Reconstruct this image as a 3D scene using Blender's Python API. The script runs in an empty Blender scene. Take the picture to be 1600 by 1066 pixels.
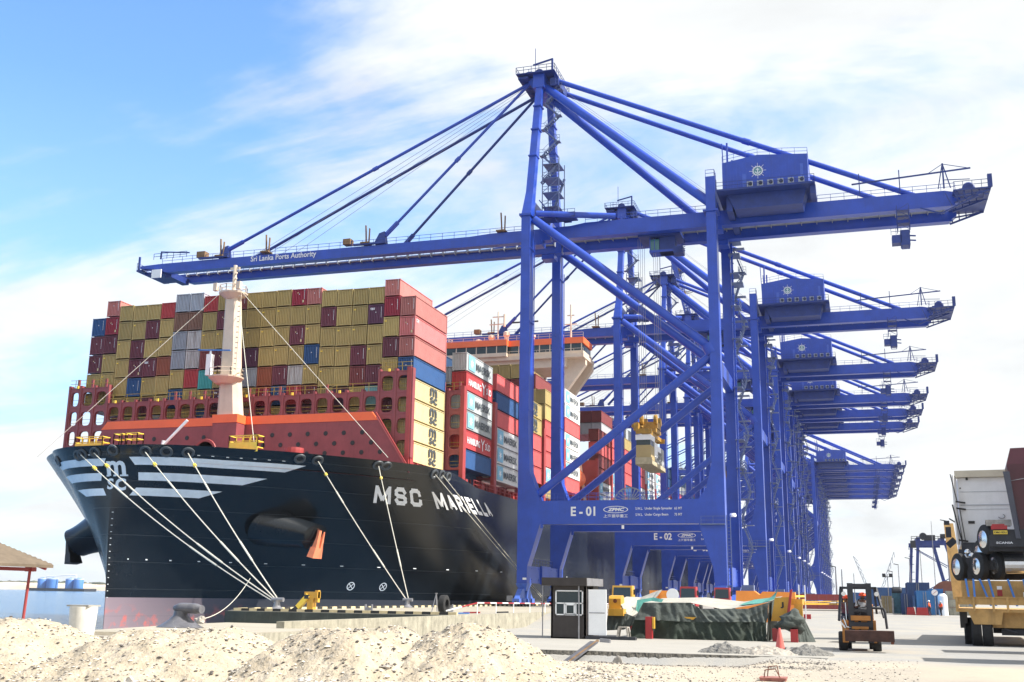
import bpy, math, random
from mathutils import Vector, Matrix, noise
R_ = random.Random(7)
C = bpy.context.scene.collection
sc = bpy.context.scene
rad = math.radians
# ------------------------------------------------------------------ camera (the camera is the origin, +Y runs along the quay)
cam = bpy.data.cameras.new("Camera"); camo = bpy.data.objects.new("Camera", cam); C.objects.link(camo); sc.camera = camo
def cam_axes(psi, th, ro):
    cp, sp, ct, st = math.cos(psi), math.sin(psi), math.cos(th), math.sin(th)
    F = Vector((sp*ct, cp*ct, st)); R0 = Vector((cp, -sp, 0)); U0 = R0.cross(F)
    cr, sr = math.cos(ro), math.sin(ro)
    return R0*cr + U0*sr, U0*cr - R0*sr, F
_R, _U, _F = cam_axes(rad(-17.65), rad(13.09), rad(.849))
m = Matrix.Identity(4)
for i in range(3): m[i][0] = _R[i]; m[i][1] = _U[i]; m[i][2] = -_F[i]
camo.matrix_world = m
cam.sensor_width = 36; cam.lens = 36*1705.82/1600; cam.clip_start = .3; cam.clip_end = 20000
sc.render.resolution_x = 1024; sc.render.resolution_y = 682
# ------------------------------------------------------------------ sky, sun, exposure
SUN_AZ, SUN_EL = rad(4), rad(46)            # azimuth measured from +X towards +Y
sd = Vector((math.cos(SUN_EL)*math.cos(SUN_AZ), math.cos(SUN_EL)*math.sin(SUN_AZ), math.sin(SUN_EL)))
w = bpy.data.worlds.new("World"); sc.world = w; w.use_nodes = True
nt = w.node_tree; N = nt.nodes; L = nt.links
bg = N["Background"]; bg.inputs[1].default_value = .085
sky = N.new("ShaderNodeTexSky"); sky.sky_type = 'NISHITA'; sky.sun_disc = False
sky.sun_elevation = SUN_EL; sky.sun_rotation = rad(90)-SUN_AZ; sky.air_density = 1.0; sky.dust_density = .6; sky.ozone_density = 2.2
tc = N.new("ShaderNodeTexCoord"); sep = N.new("ShaderNodeSeparateXYZ"); L.new(tc.outputs['Generated'], sep.inputs[0])
def mth(op, a, b=None, clamp=False):
    n = N.new("ShaderNodeMath"); n.operation = op; n.use_clamp = clamp
    for k, v in enumerate((a, b)):
        if v is None: continue
        if isinstance(v, (int, float)): n.inputs[k].default_value = v
        else: L.new(v, n.inputs[k])
    return n.outputs[0]
zz = mth('ADD', mth('MAXIMUM', sep.outputs[2], 0.0), .22)
cx_ = mth('DIVIDE', sep.outputs[0], zz); cy_ = mth('DIVIDE', sep.outputs[1], zz)
comb = N.new("ShaderNodeCombineXYZ"); L.new(cx_, comb.inputs[0]); L.new(cy_, comb.inputs[1])
def nz(scale, detail, off, rough=.55, dist=.4, sx=1, sy=1, rz=0.0):
    mp = N.new("ShaderNodeMapping"); mp.inputs['Location'].default_value = off; mp.inputs['Scale'].default_value = (sx, sy, 1); mp.inputs['Rotation'].default_value = (0, 0, rz)
    L.new(comb.outputs[0], mp.inputs[0])
    n = N.new("ShaderNodeTexNoise"); n.inputs['Scale'].default_value = scale; n.inputs['Detail'].default_value = detail
    n.inputs['Roughness'].default_value = rough; n.inputs['Distortion'].default_value = dist
    L.new(mp.outputs[0], n.inputs['Vector']); return n.outputs[0]
big = nz(.85, 7, (4.1, 8.7, 0)); wisp = nz(1.1, 9, (3.3, 7.2, 0), .62, .9, .45, 1.6, rad(25)); fine = nz(5, 5, (1, 2, 0), .6)
bias = mth('MULTIPLY', mth('ADD', mth('MULTIPLY', sep.outputs[0], .44), .225), 1.0)     # cloudier towards the right
lowb = mth('MULTIPLY', mth('SUBTRACT', .30, sep.outputs[2]), .55)
s1 = mth('ADD', mth('MULTIPLY', big, .95), mth('MULTIPLY', wisp, 1.05)); s1 = mth('ADD', s1, mth('MULTIPLY', fine, .20))
s1 = mth('ADD', mth('ADD', s1, bias), mth('MAXIMUM', lowb, -.02))
cm = N.new("ShaderNodeMapRange"); cm.interpolation_type = 'SMOOTHSTEP'; cm.inputs['From Min'].default_value = .95; cm.inputs['From Max'].default_value = 1.27
L.new(s1, cm.inputs['Value'])
shade = nz(2.2, 6, (7, 3, 0), .6)
cr = N.new("ShaderNodeMapRange"); cr.inputs['From Min'].default_value = .3; cr.inputs['From Max'].default_value = .7; cr.inputs['To Min'].default_value = 5.9; cr.inputs['To Max'].default_value = 7.6
L.new(shade, cr.inputs['Value'])
cc = N.new("ShaderNodeCombineColor"); L.new(mth('MULTIPLY', cr.outputs[0], .965), cc.inputs[0]); L.new(mth('MULTIPLY', cr.outputs[0], .99), cc.inputs[1]); L.new(cr.outputs[0], cc.inputs[2])
# air close to the horizon is pale
hz = N.new("ShaderNodeMapRange"); hz.inputs['From Min'].default_value = 0; hz.inputs['From Max'].default_value = .42; hz.inputs['To Min'].default_value = .62; hz.inputs['To Max'].default_value = 0.0
L.new(sep.outputs[2], hz.inputs['Value'])
sk2 = N.new("ShaderNodeMix"); sk2.data_type = 'RGBA'; L.new(hz.outputs[0], sk2.inputs['Factor']); 
skb = N.new("ShaderNodeMix"); skb.data_type = 'RGBA'; skb.blend_type = 'MULTIPLY'; skb.inputs['Factor'].default_value = 1; L.new(sky.outputs[0], skb.inputs['A']); skb.inputs['B'].default_value = (1.45, 1.85, 2.2, 1)
L.new(skb.outputs['Result'], sk2.inputs['A']); sk2.inputs['B'].default_value = (4.3, 6.0, 7.8, 1)
mx = N.new("ShaderNodeMix"); mx.data_type = 'RGBA'; L.new(cm.outputs[0], mx.inputs['Factor']); L.new(sk2.outputs['Result'], mx.inputs['A']); L.new(cc.outputs[0], mx.inputs['B'])
L.new(mx.outputs['Result'], bg.inputs[0])
sl = bpy.data.lights.new("Sun", 'SUN'); sl.energy = 5; sl.angle = rad(.5); sl.color = (1, .95, .87)
so = bpy.data.objects.new("Sun", sl); C.objects.link(so); so.rotation_euler = sd.to_track_quat('Z', 'Y').to_euler(); so.location = (60, 0, 120)
sc.view_settings.view_transform = 'Standard'; sc.view_settings.look = 'None'; sc.view_settings.gamma = 1; sc.view_settings.exposure = .85
# ------------------------------------------------------------------ materials
def lin(c): return tuple((x/12.92 if x <= .04045 else ((x+.055)/1.055)**2.4) for x in c)
MATS = {}
def mat(name, col, rough=.55, var=.12, scale=.6, streak=.0, bump=0, bscale=8, metal=0, dark=(.02, .015, .01), spec=.5, rand=0.0, coord='Object', thr=.53):
    """col is linear; var = soft brightness variation; streak = vertical weather streaks."""
    if name in MATS: return MATS[name]
    mt = bpy.data.materials.new(name); mt.use_nodes = True; t = mt.node_tree; n = t.nodes; l = t.links
    b = n['Principled BSDF']; b.inputs['Roughness'].default_value = rough; b.inputs['Metallic'].default_value = metal
    b.inputs['Specular IOR Level'].default_value = spec
    co = n.new('ShaderNodeTexCoord')
    src = co.outputs['Object']
    if coord == 'World':
        g = n.new('ShaderNodeNewGeometry'); src = g.outputs['Position']
    nn = n.new('ShaderNodeTexNoise'); nn.inputs['Scale'].default_value = scale; nn.inputs['Detail'].default_value = 6; nn.inputs['Roughness'].default_value = .65
    l.new(src, nn.inputs['Vector'])
    mr = n.new('ShaderNodeMapRange'); mr.inputs['From Min'].default_value = .3; mr.inputs['From Max'].default_value = .7
    mr.inputs['To Min'].default_value = 1-var; mr.inputs['To Max'].default_value = 1+var
    l.new(nn.outputs[0], mr.inputs['Value'])
    val = mr.outputs[0]
    if rand:
        oi = n.new('ShaderNodeObjectInfo'); r2 = n.new('ShaderNodeMapRange'); r2.inputs['To Min'].default_value = 1-rand; r2.inputs['To Max'].default_value = 1+rand
        l.new(oi.outputs['Random'], r2.inputs['Value']); mm = n.new('ShaderNodeMath'); mm.operation = 'MULTIPLY'; l.new(val, mm.inputs[0]); l.new(r2.outputs[0], mm.inputs[1]); val = mm.outputs[0]
    vm = n.new('ShaderNodeVectorMath'); vm.operation = 'SCALE'; vm.inputs[0].default_value = col; l.new(val, vm.inputs['Scale'])
    out = vm.outputs[0]
    if streak:
        mp = n.new('ShaderNodeMapping'); mp.inputs['Scale'].default_value = (2.2, 2.2, .16); l.new(src, mp.inputs[0])
        ns = n.new('ShaderNodeTexNoise'); ns.inputs['Scale'].default_value = 1.3; ns.inputs['Detail'].default_value = 5; ns.inputs['Roughness'].default_value = .7; l.new(mp.outputs[0], ns.inputs['Vector'])
        if rand:
            oi2 = n.new('ShaderNodeObjectInfo'); av = n.new('ShaderNodeVectorMath'); av.operation = 'ADD'
            cb = n.new('ShaderNodeMath'); cb.operation = 'MULTIPLY'; cb.inputs[1].default_value = 97; l.new(oi2.outputs['Random'], cb.inputs[0]); l.new(mp.outputs[0], av.inputs[0]); l.new(cb.outputs[0], av.inputs[1]); l.new(av.outputs[0], ns.inputs['Vector'])
        rm = n.new('ShaderNodeMapRange'); rm.inputs['From Min'].default_value = thr; rm.inputs['From Max'].default_value = .78; rm.inputs['To Max'].default_value = streak
        l.new(ns.outputs[0], rm.inputs['Value'])
        mi = n.new('ShaderNodeMix'); mi.data_type = 'RGBA'; l.new(rm.outputs[0], mi.inputs['Factor']); l.new(out, mi.inputs['A']); mi.inputs['B'].default_value = (*dark, 1)
        out = mi.outputs['Result']
    l.new(out, b.inputs['Base Color'])
    if bump:
        nb = n.new('ShaderNodeTexNoise'); nb.inputs['Scale'].default_value = bscale; nb.inputs['Detail'].default_value = 6; l.new(src, nb.inputs['Vector'])
        bp = n.new('ShaderNodeBump'); bp.inputs['Strength'].default_value = bump; bp.inputs['Distance'].default_value = .1; l.new(nb.outputs[0], bp.inputs['Height']); l.new(bp.outputs[0], b.inputs['Normal'])
    MATS[name] = mt; return mt
M = {}
M['blue'] = mat('crane_blue_paint', (.014, .060, .41), .36, .16, .35, .35, dark=(.02, .04, .16))
M['dblue'] = mat('crane_dark_blue_steel', (.013, .036, .20), .5, .25, .6)
M['stair'] = mat('galvanised_blue_grey_stair', (.13, .17, .30), .5, .2, 1.5)
M['dark'] = mat('dark_machinery', (.025, .027, .035), .6, .4, 2)
M['grate'] = mat('galvanised_grating', (.30, .33, .38), .5, .15, 2)
M['white'] = mat('white_paint', (.84, .85, .86), .45, .06, 1.2)
M['lett'] = mat('white_lettering_paint', (.72, .74, .78), .5, .05, 2)
M['black'] = mat('black_paint', (.012, .012, .014), .4, .2, 2)
M['glass'] = mat('dark_window_glass', (.02, .035, .04), .08, .1, 1)
M['glassg'] = mat('green_cab_glass', (.05, .18, .20), .08, .1, 1)
M['oxide'] = mat('red_oxide_ship_paint', (.25, .060, .068), .55, .16, .5, .25, dark=(.07, .02, .02))
M['oxide2'] = mat('red_deck_paint', (.33, .05, .05), .5, .14, .5)
M['orange'] = mat('orange_ship_paint', (.85, .16, .05), .45, .06, .6)
M['cream'] = mat('cream_ship_paint', (.64, .53, .42), .5, .10, .5, .1, dark=(.3, .15, .06))
M['crane_yel'] = mat('yellow_paint', (.60, .33, .04), .45, .15, 1.4, .3, dark=(.12, .05, .01))
M['yel'] = mat('yellow_rail_paint', (.85, .62, .08), .45, .1, 1.4)
M['dyel'] = mat('dull_yellow_rail', (.42, .30, .05), .6, .2, 1.4)
M['redp'] = mat('red_paint', (.36, .025, .03), .42, .15, 1.6)
M['rope'] = mat('pale_mooring_rope', (.62, .60, .52), .9, .15, 6, bump=.5, bscale=40)
M['conc'] = mat('concrete', (.34, .31, .25), .9, .16, .35, bump=.25, bscale=3, coord='World')
M['concw'] = mat('weathered_concrete_wall', (.30, .28, .22), .92, .3, 1.1, .7, dark=(.09, .09, .07), bump=.4, bscale=4, coord='World')
M['wet'] = mat('dark_wet_concrete', (.035, .045, .04), .7, .35, .9, .6, dark=(.10, .10, .09), coord='World')
M['kerbb'] = mat('kerb_black', (.02, .02, .02), .7, .2, 3)
M['kerby'] = mat('kerb_yellow', (.60, .50, .30), .75, .15, 3)
M['rubber'] = mat('tyre_rubber', (.018, .018, .019), .85, .3, 5, bump=.3, bscale=30)
M['steel'] = mat('worn_steel', (.28, .28, .30), .45, .25, 3, metal=.6)
M['chrome'] = mat('polished_aluminium', (.65, .66, .68), .22, .1, 3, metal=.9)
M['tarp'] = mat('green_grey_canvas', (.058, .070, .064), .85, .3, 1.8, bump=.35, bscale=9)
M['tarpl'] = mat('pale_canvas', (.34, .33, .29), .85, .12, 1.8, bump=.3, bscale=9)
M['tarpt'] = mat('teal_canvas', (.07, .26, .22), .85, .15, 1.8, bump=.3, bscale=9)
M['rust'] = mat('rusty_steel', (.16, .055, .03), .9, .45, 4, bump=.3, bscale=20)
M['skin'] = mat('skin', (.16, .08, .05), .6, .05, 5)
M['hivis'] = mat('orange_hi_vis_cloth', (.95, .16, .06), .8, .08, 5)
M['helmet'] = mat('orange_helmet', (.85, .09, .02), .35, .05, 5)
M['cloth'] = mat('light_grey_cloth', (.45, .46, .47), .85, .15, 8)
M['navy'] = mat('navy_cloth', (.03, .035, .06), .85, .15, 8)
M['wood'] = mat('brown_board', (.20, .12, .06), .8, .3, 4)
M['rock'] = mat('grey_rock', (.34, .31, .27), .9, .3, 5, bump=.5, bscale=9)
M['sil'] = mat('silo_blue', (.06, .20, .55), .6, .1, .1, .2)
# containers
CC = {'Y': (.42, .325, .125), 'M': (.15, .034, .055), 'D': (.21, .045, .045), 'P': (.30, .020, .045), 'R': (.42, .045, .05), 'B': (.022, .085, .24), 'N': (.016, .06, .15),
      'G': (.36, .40, .46), 'W': (.60, .60, .60), 'S': (.22, .12, .085), 'O': (.30, .085, .045), 'T': (.06, .36, .36), 'L': (.24, .50, .52), 'K': (.78, .78, .77), 'V': (.10, .03, .07), 'I': (.56, .10, .10), 'Q': (.40, .43, .44)}
CC.update(f=(.46, .17, .155), g=(.55, .17, .17), y=(.60, .50, .27))  # faded reds and yellow, with the sunlit sides' brightness put into the colour
CN = {'y': 'sunlit faded yellow', 'f': 'sunlit faded red', 'g': 'sunlit faded crimson', 'Y': 'mustard yellow', 'M': 'dark maroon', 'D': 'brownish red', 'P': 'crimson', 'R': 'bright red', 'B': 'blue', 'N': 'navy blue', 'G': 'pale grey', 'W': 'rust-streaked white', 'S': 'heavily rusted', 'O': 'orange-brown',
      'T': 'teal', 'L': 'light turquoise', 'K': 'white', 'V': 'purple maroon', 'I': 'pinkish red', 'Q': 'light grey'}
for k, c in CC.items():
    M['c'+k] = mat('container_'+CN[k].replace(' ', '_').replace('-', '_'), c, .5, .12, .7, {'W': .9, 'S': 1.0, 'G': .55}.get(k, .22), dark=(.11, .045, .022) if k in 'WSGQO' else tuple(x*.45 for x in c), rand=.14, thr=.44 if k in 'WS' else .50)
# ------------------------------------------------------------------ mesh helpers
class MB:
    def __init__(s): s.v = []; s.f = []; s.mi = []
    def add(s, vs, fs, k=0):
        o = len(s.v); s.v += [tuple(p) for p in vs]; s.f += [tuple(i+o for i in f) for f in fs]; s.mi += [k]*len(fs); return s
    def box(s, x0, x1, y0, y1, z0, z1, k=0):
        v = [(x0, y0, z0), (x1, y0, z0), (x1, y1, z0), (x0, y1, z0), (x0, y0, z1), (x1, y0, z1), (x1, y1, z1), (x0, y1, z1)]
        return s.add(v, [(0, 3, 2, 1), (4, 5, 6, 7), (0, 1, 5, 4), (1, 2, 6, 5), (2, 3, 7, 6), (3, 0, 4, 7)], k)
    def hexa(s, a, b, k=0):            # two quads (same winding), a bottom, b top
        return s.add(list(a)+list(b), [(0, 3, 2, 1), (4, 5, 6, 7), (0, 1, 5, 4), (1, 2, 6, 5), (2, 3, 7, 6), (3, 0, 4, 7)], k)
    def beam(s, p, q, w, h, up=(0, 0, 1), k=0):
        p, q = Vector(p), Vector(q); d = (q-p).normalized(); up = Vector(up)
        if abs(d.dot(up)) > .98: up = Vector((0, 1, 0))
        r = d.cross(up).normalized()*w/2; u = r.cross(d).normalized()*h/2
        return s.hexa([p-r-u, p+r-u, p+r+u, p-r+u], [q-r-u, q+r-u, q+r+u, q-r+u], k)
    def tube(s, p, q, r, n=8, r2=None, cap=True, k=0):
        p, q = Vector(p), Vector(q); r2 = r if r2 is None else r2; d = (q-p).normalized()
        a = d.orthogonal().normalized(); b = d.cross(a); v = []
        for c, rr in ((p, r), (q, r2)):
            for i in range(n):
                t = 2*math.pi*i/n; v.append(c+(a*math.cos(t)+b*math.sin(t))*rr)
        f = [(i, (i+1) % n, n+(i+1) % n, n+i) for i in range(n)]
        if cap: f += [tuple(range(n-1, -1, -1)), tuple(range(n, 2*n))]
        return s.add(v, f, k)
    def path(s, pts, r, n=6, k=0):
        for a, b in zip(pts, pts[1:]): s.tube(a, b, r, n, k=k)
        return s
    def prism(s, poly, axis, a0, a1, k=0):   # poly 2D; axis 'y': (x,z); 'x': (y,z); 'z': (x,y)
        n = len(poly)
        def P(p, a): return {'y': (p[0], a, p[1]), 'x': (a, p[0], p[1]), 'z': (p[0], p[1], a)}[axis]
        v = [P(p, a0) for p in poly]+[P(p, a1) for p in poly]
        return s.add(v, [tuple(range(n-1, -1, -1)), tuple(range(n, 2*n))]+[(i, (i+1) % n, n+(i+1) % n, n+i) for i in range(n)], k)
    def lathe(s, c, prof, n=16, axis='z', k=0):      # prof: (radius, height)
        c = Vector(c); v = []
        for r, h in prof:
            for i in range(n):
                t = 2*math.pi*i/n; a, b = r*math.cos(t), r*math.sin(t)
                v.append(c+Vector({'z': (a, b, h), 'x': (h, a, b), 'y': (a, h, b)}[axis]))
        f = []
        for j in range(len(prof)-1):
            for i in range(n): f.append((j*n+i, j*n+(i+1) % n, (j+1)*n+(i+1) % n, (j+1)*n+i))
        f += [tuple(range(n-1, -1, -1)), tuple(range((len(prof)-1)*n, len(prof)*n))]
        return s.add(v, f, k)
    def wheel(s, c, r, w, axis='x', n=18, k=0):
        return s.lathe(c, [(r*.45, -w*.5), (r*.9, -w/2), (r, -w*.35), (r, w*.35), (r*.9, w/2), (r*.45, w*.5)], n, axis, k)
    def rail(s, pts, h=1.1, post=2.0, t=.05, k=0, mid=True):
        for a, b in zip(pts, pts[1:]):
            a, b = Vector(a), Vector(b); Lh = (b-a).length; n = max(1, int(Lh/post))
            for z in ((h, h*.5) if mid else (h,)): s.beam(a+Vector((0, 0, z)), b+Vector((0, 0, z)), t, t, k=k)
            for i in range(n+1):
                p = a+(b-a)*i/n; s.beam(p, p+Vector((0, 0, h)), t, t, k=k)
        return s
    def blob(s, c, r, seed=0, n=10, m=7, amp=.25, sq=(1, 1, 1), k=0):
        v = []; c = Vector(c)
        for j in range(m+1):
            ph = math.pi*j/m
            for i in range(n):
                th = 2*math.pi*i/n; d = Vector((math.sin(ph)*math.cos(th), math.sin(ph)*math.sin(th), math.cos(ph)))
                q = r*(1+amp*noise.noise(d*1.7+Vector((seed*3.1, seed, 0)))*2)
                v.append(c+Vector((d.x*q*sq[0], d.y*q*sq[1], d.z*q*sq[2])))
        f = [(j*n+i, (j+1)*n+i, (j+1)*n+(i+1) % n, j*n+(i+1) % n) for j in range(m) for i in range(n)]
        return s.add(v, f, k)
    def mesh(s, name, mats, org=(0, 0, 0), smooth=False):
        me = bpy.data.meshes.new(name); o = Vector(org)
        me.from_pydata([(x-o.x, y-o.y, z-o.z) for x, y, z in s.v], [], s.f)
        for mm in (mats if isinstance(mats, (list, tuple)) else [mats]): me.materials.append(mm)
        if any(s.mi): me.polygons.foreach_set('material_index', s.mi)
        if smooth: me.polygons.foreach_set('use_smooth', [True]*len(s.f))
        me.update(); return me
    def build(s, name, mats, parent=None, org=None, smooth=False):
        if org is None: org = tuple(ORG)
        o = bpy.data.objects.new(name, s.mesh(name, mats, org, smooth)); C.objects.link(o)
        if parent is not None: o.parent = parent
        else: o.location = org
        return o
ORG = [0, 0, 0]
def setorg(*p): ORG[:] = p
def shade_auto(o, ang=35):
    me = o.data; me.polygons.foreach_set('use_smooth', [True]*len(me.polygons))
    try: me.set_sharp_from_angle(angle=rad(ang))
    except Exception: pass
    return o
def tag(o, label=None, cat=None, group=None, kind=None):
    if label: o['label'] = label
    if cat: o['category'] = cat
    if group: o['group'] = group
    if kind: o['kind'] = kind
    return o
def empty(name, loc, label, cat, group=None):
    o = bpy.data.objects.new(name, None); C.objects.link(o); o.location = loc; o.empty_display_size = .5; setorg(*loc); return tag(o, label, cat, group)
def kids(o): return [c for c in bpy.data.objects if c.parent is o]
def copy_tree(root, loc, label, group=None, only=None):
    r = root.copy(); C.objects.link(r); r.location = loc; r['label'] = label
    if group: r['group'] = group
    for ch in KID[root.name]:
        if only and not only(ch): continue
        c = ch.copy(); C.objects.link(c); c.parent = r
        for g in KID.get(ch.name, []):
            d = g.copy(); C.objects.link(d); d.parent = c
    return r
KID = {}
def index(root):
    KID[root.name] = kids(root)
    for c in KID[root.name]: KID[c.name] = kids(c)
_txt = {}
def text_geo(body, size=1.0, ext=0.0, bold=0.0, shear=0.0, align='LEFT', sx=1.0, cjk=False):
    key = (body, size, ext, bold, shear, align, sx)
    if key in _txt: return _txt[key]
    cu = bpy.data.curves.new('t', 'FONT'); cu.body = body; cu.size = size; cu.extrude = ext; cu.offset = bold; cu.shear = shear; cu.align_x = align; cu.resolution_u = 3
    o = bpy.data.objects.new('t', cu); C.objects.link(o); dg = bpy.context.evaluated_depsgraph_get(); dg.update()
    me = o.evaluated_get(dg).to_mesh(); v = [(p.co.x*sx, p.co.y, p.co.z) for p in me.vertices]; f = [tuple(p.vertices) for p in me.polygons]
    bpy.data.objects.remove(o); bpy.data.curves.remove(cu)
    _txt[key] = (v, f); return v, f
def put_text(mb, body, fn, **kw):
    v, f = text_geo(body, **kw)
    xs = [p[0] for p in v] or [0, 1]; ys = [p[1] for p in v] or [0, 1]
    x0, x1, y0, y1 = min(xs), max(xs), min(ys), max(ys)
    return mb.add([fn((p[0]-x0)/(x1-x0), (p[1]-y0)/(y1-y0), p[2]) for p in v], f)
def panel_xz(x0, x1, z0, z1, y):      # text mapped onto a wall facing -Y
    return lambda u, v, d: (x0+u*(x1-x0), y-.03-d, z0+v*(z1-z0))
def panel_yz(y0, y1, z0, z1, x):      # wall facing +X, reading away from camera
    return lambda u, v, d: (x+.03+d, y0+u*(y1-y0), z0+v*(z1-z0))
def ordn(n): return {1: 'first', 2: 'second', 3: 'third', 4: 'fourth', 5: 'fifth', 6: 'sixth', 7: 'seventh', 8: 'eighth', 9: 'ninth', 10: 'tenth', 11: 'eleventh', 12: 'twelfth'}.get(n, str(n)+('st' if n % 10 == 1 and n != 11 else 'nd' if n % 10 == 2 and n != 12 else 'rd' if n % 10 == 3 and n != 13 else 'th'))
for n_ in ('crane_blue_paint',):
    bs_ = MATS[n_].node_tree.nodes['Principled BSDF']; bs_.inputs['Coat Weight'].default_value = .12; bs_.inputs['Coat Roughness'].default_value = .22
# ================================================================== ground, water, far shore
GZ = -1.66
def smoothstep(a, b, x):
    t = min(1, max(0, (x-a)/(b-a))); return t*t*(3-2*t)
def ground_mat():
    mt = bpy.data.materials.new('dusty_gravel_ground'); mt.use_nodes = True; t = mt.node_tree; n = t.nodes; l = t.links; b = n['Principled BSDF']
    b.inputs['Roughness'].default_value = .95; b.inputs['Specular IOR Level'].default_value = .2
    g = n.new('ShaderNodeNewGeometry'); P = g.outputs['Position']
    def no(s, d=6, r=.6):
        x = n.new('ShaderNodeTexNoise'); x.inputs['Scale'].default_value = s; x.inputs['Detail'].default_value = d; x.inputs['Roughness'].default_value = r; l.new(P, x.inputs['Vector']); return x.outputs[0]
    def mr(v, a, c, lo, hi):
        x = n.new('ShaderNodeMapRange'); x.inputs['From Min'].default_value = a; x.inputs['From Max'].default_value = c; x.inputs['To Min'].default_value = lo; x.inputs['To Max'].default_value = hi; l.new(v, x.inputs['Value']); return x.outputs[0]
    def mixc(f, A, B):
        x = n.new('ShaderNodeMix'); x.data_type = 'RGBA'; l.new(f, x.inputs['Factor'])
        for k, v in (('A', A), ('B', B)):
            if isinstance(v, tuple): x.inputs[k].default_value = (*v, 1)
            else: l.new(v, x.inputs[k])
        return x.outputs['Result']
    sx = n.new('ShaderNodeSeparateXYZ'); l.new(P, sx.inputs[0])
    # sand near, gravelly grey road further right/away
    ad = n.new('ShaderNodeMath'); ad.operation = 'MULTIPLY_ADD'; ad.inputs[1].default_value = 9; l.new(no(.12, 4), ad.inputs[0]); l.new(sx.outputs[1], ad.inputs[2])
    base = mixc(mr(ad.outputs[0], 37.5, 41, 0, 1), (.42, .365, .29), (.30, .296, .285))
    base = mixc(mr(no(.35, 5), .45, .62, 0, .45), base, (.42, .375, .30))
    base = mixc(mr(no(.06, 5), .50, .60, 0, .35), base, (.24, .235, .225))
    base = mixc(mr(no(1.3, 5, .7), .55, .70, 0, .35), base, (.27, .25, .225))
    base = mixc(mr(no(26, 3, .8), .60, .70, 0, .55), base, (.13, .12, .11))
    base = mixc(mr(no(9, 4, .75), .62, .70, 0, .5), base, (.20, .185, .17))
    base = mixc(mr(no(13, 3, .8), .60, .72, 0, .45), base, (.52, .49, .43))
    l.new(base, b.inputs['Base Color'])
    bp = n.new('ShaderNodeBump'); bp.inputs['Strength'].default_value = .5; bp.inputs['Distance'].default_value = .05; l.new(no(14, 6, .75), bp.inputs['Height']); l.new(bp.outputs[0], b.inputs['Normal'])
    return mt
M['ground'] = ground_mat()
def gz(x, y):
    z = -1.80 + .14*smoothstep(60, 150, y)
    pit = smoothstep(-10, -15.5, x)*smoothstep(16, 27, y)*(1-smoothstep(101, 112, y))
    z -= 1.25*pit*(1-.35*smoothstep(85, 40, y))
    pad = smoothstep(-16.5, -15.5, x)*smoothstep(36.3, 36.9, y)*(1-smoothstep(-1.6, -1.2, x))*(1-smoothstep(62, 66, y))
    z = max(z, -1.93) if pad > .9 else z
    dip = smoothstep(-17, -15, x)*(1-smoothstep(-4.5, -2.5, x))*smoothstep(30.5, 35.6, y)*(1-smoothstep(36.4, 36.8, y))
    z -= .42*dip
    z += .05*noise.noise(Vector((x*.5, y*.5, 0)))*(1-smoothstep(36, 40, y))
    return z
def gridmesh(name, xs, ys, fz, mt, cut=None):
    v = [(x, y, fz(x, y)) for y in ys for x in xs]; nx = len(xs)
    f = [(j*nx+i, j*nx+i+1, (j+1)*nx+i+1, (j+1)*nx+i) for j in range(len(ys)-1) for i in range(nx-1) if not (cut and cut((xs[i]+xs[i+1])/2, (ys[j]+ys[j+1])/2))]
    me = bpy.data.meshes.new(name); me.from_pydata(v, [], f); me.materials.append(mt); me.polygons.foreach_set('use_smooth', [True]*len(f)); me.update()
    o = bpy.data.objects.new(name, me); C.objects.link(o); return o
def lsp(a, b, n): return [a+(b-a)*i/n for i in range(n+1)]
xs = lsp(-31, -17, 36)+lsp(-16.6, 12, 60)[0:]+[16, 24, 40, 70, 120, 250, 600, 2500, 7000]
ys = [-60, -20, -5]+lsp(2, 34, 50)+lsp(34.6, 40, 16)+lsp(41, 112, 60)+[120, 140, 160, 200, 260, 350, 500, 900, 2000, 7000]
tag(gridmesh('ground', xs, ys, gz, M['ground']), kind='structure')
# the terminal deck beyond the retaining wall
b = MB(); setorg(0, 0, 0)
b.box(-52.6, -31.0, 85.4, 900, -9, GZ); o = b.build('quay_deck', M['conc']); tag(o, kind='structure')
b = MB(); b.box(-52.75, -52.6, 85.4, 900, -9, GZ-.05); b.box(-52.75, -31.2, 85.2, 85.4, -9, GZ-.05)
o = b.build('quay_face', M['wet']); tag(o, kind='structure')
# retaining wall
b = MB(); b.box(-31.35, -30.85, 56, 112, -4.2, GZ+.03); o = b.build('retaining_wall', M['concw']); tag(o, 'long low weathered concrete retaining wall running from the sand piles to the black kiosk', 'wall')
# lower apron slab on the left
def az(x, y): return -1.75-.0226*(y-45)
b = MB(); poly = [(-24.4, 36), (-23.6, 38.6), (-31.36, 74), (-31.36, 85.2), (-52.4, 85.2), (-44, 66.6), (-29.5, 38.4), (-28.2, 34)]
top = [(x, y, az(x, y)) for x, y in poly]; bot = [(x, y, -7) for x, y in poly]; n = len(poly)
b.add(top+bot, [tuple(range(n))]+[(i, n+i, n+(i+1) % n, (i+1) % n) for i in range(n)]); o = b.build('lower_apron', M['conc']); tag(o, kind='structure')
b = MB(); e = [(-24.25, 35.9), (-23.35, 38.6), (-31.2, 74.5), (-31.2, 74.9), (-23.2, 38.4), (-24.1, 35.4)]
b.add([(x, y, az(x, y)-.02) for x, y in e[:3]]+[(x, y, -5) for x, y in e[:3]], [(0, 3, 4, 1), (1, 4, 5, 2)]); o = b.build('apron_side', M['concw']); tag(o, kind='structure')
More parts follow.
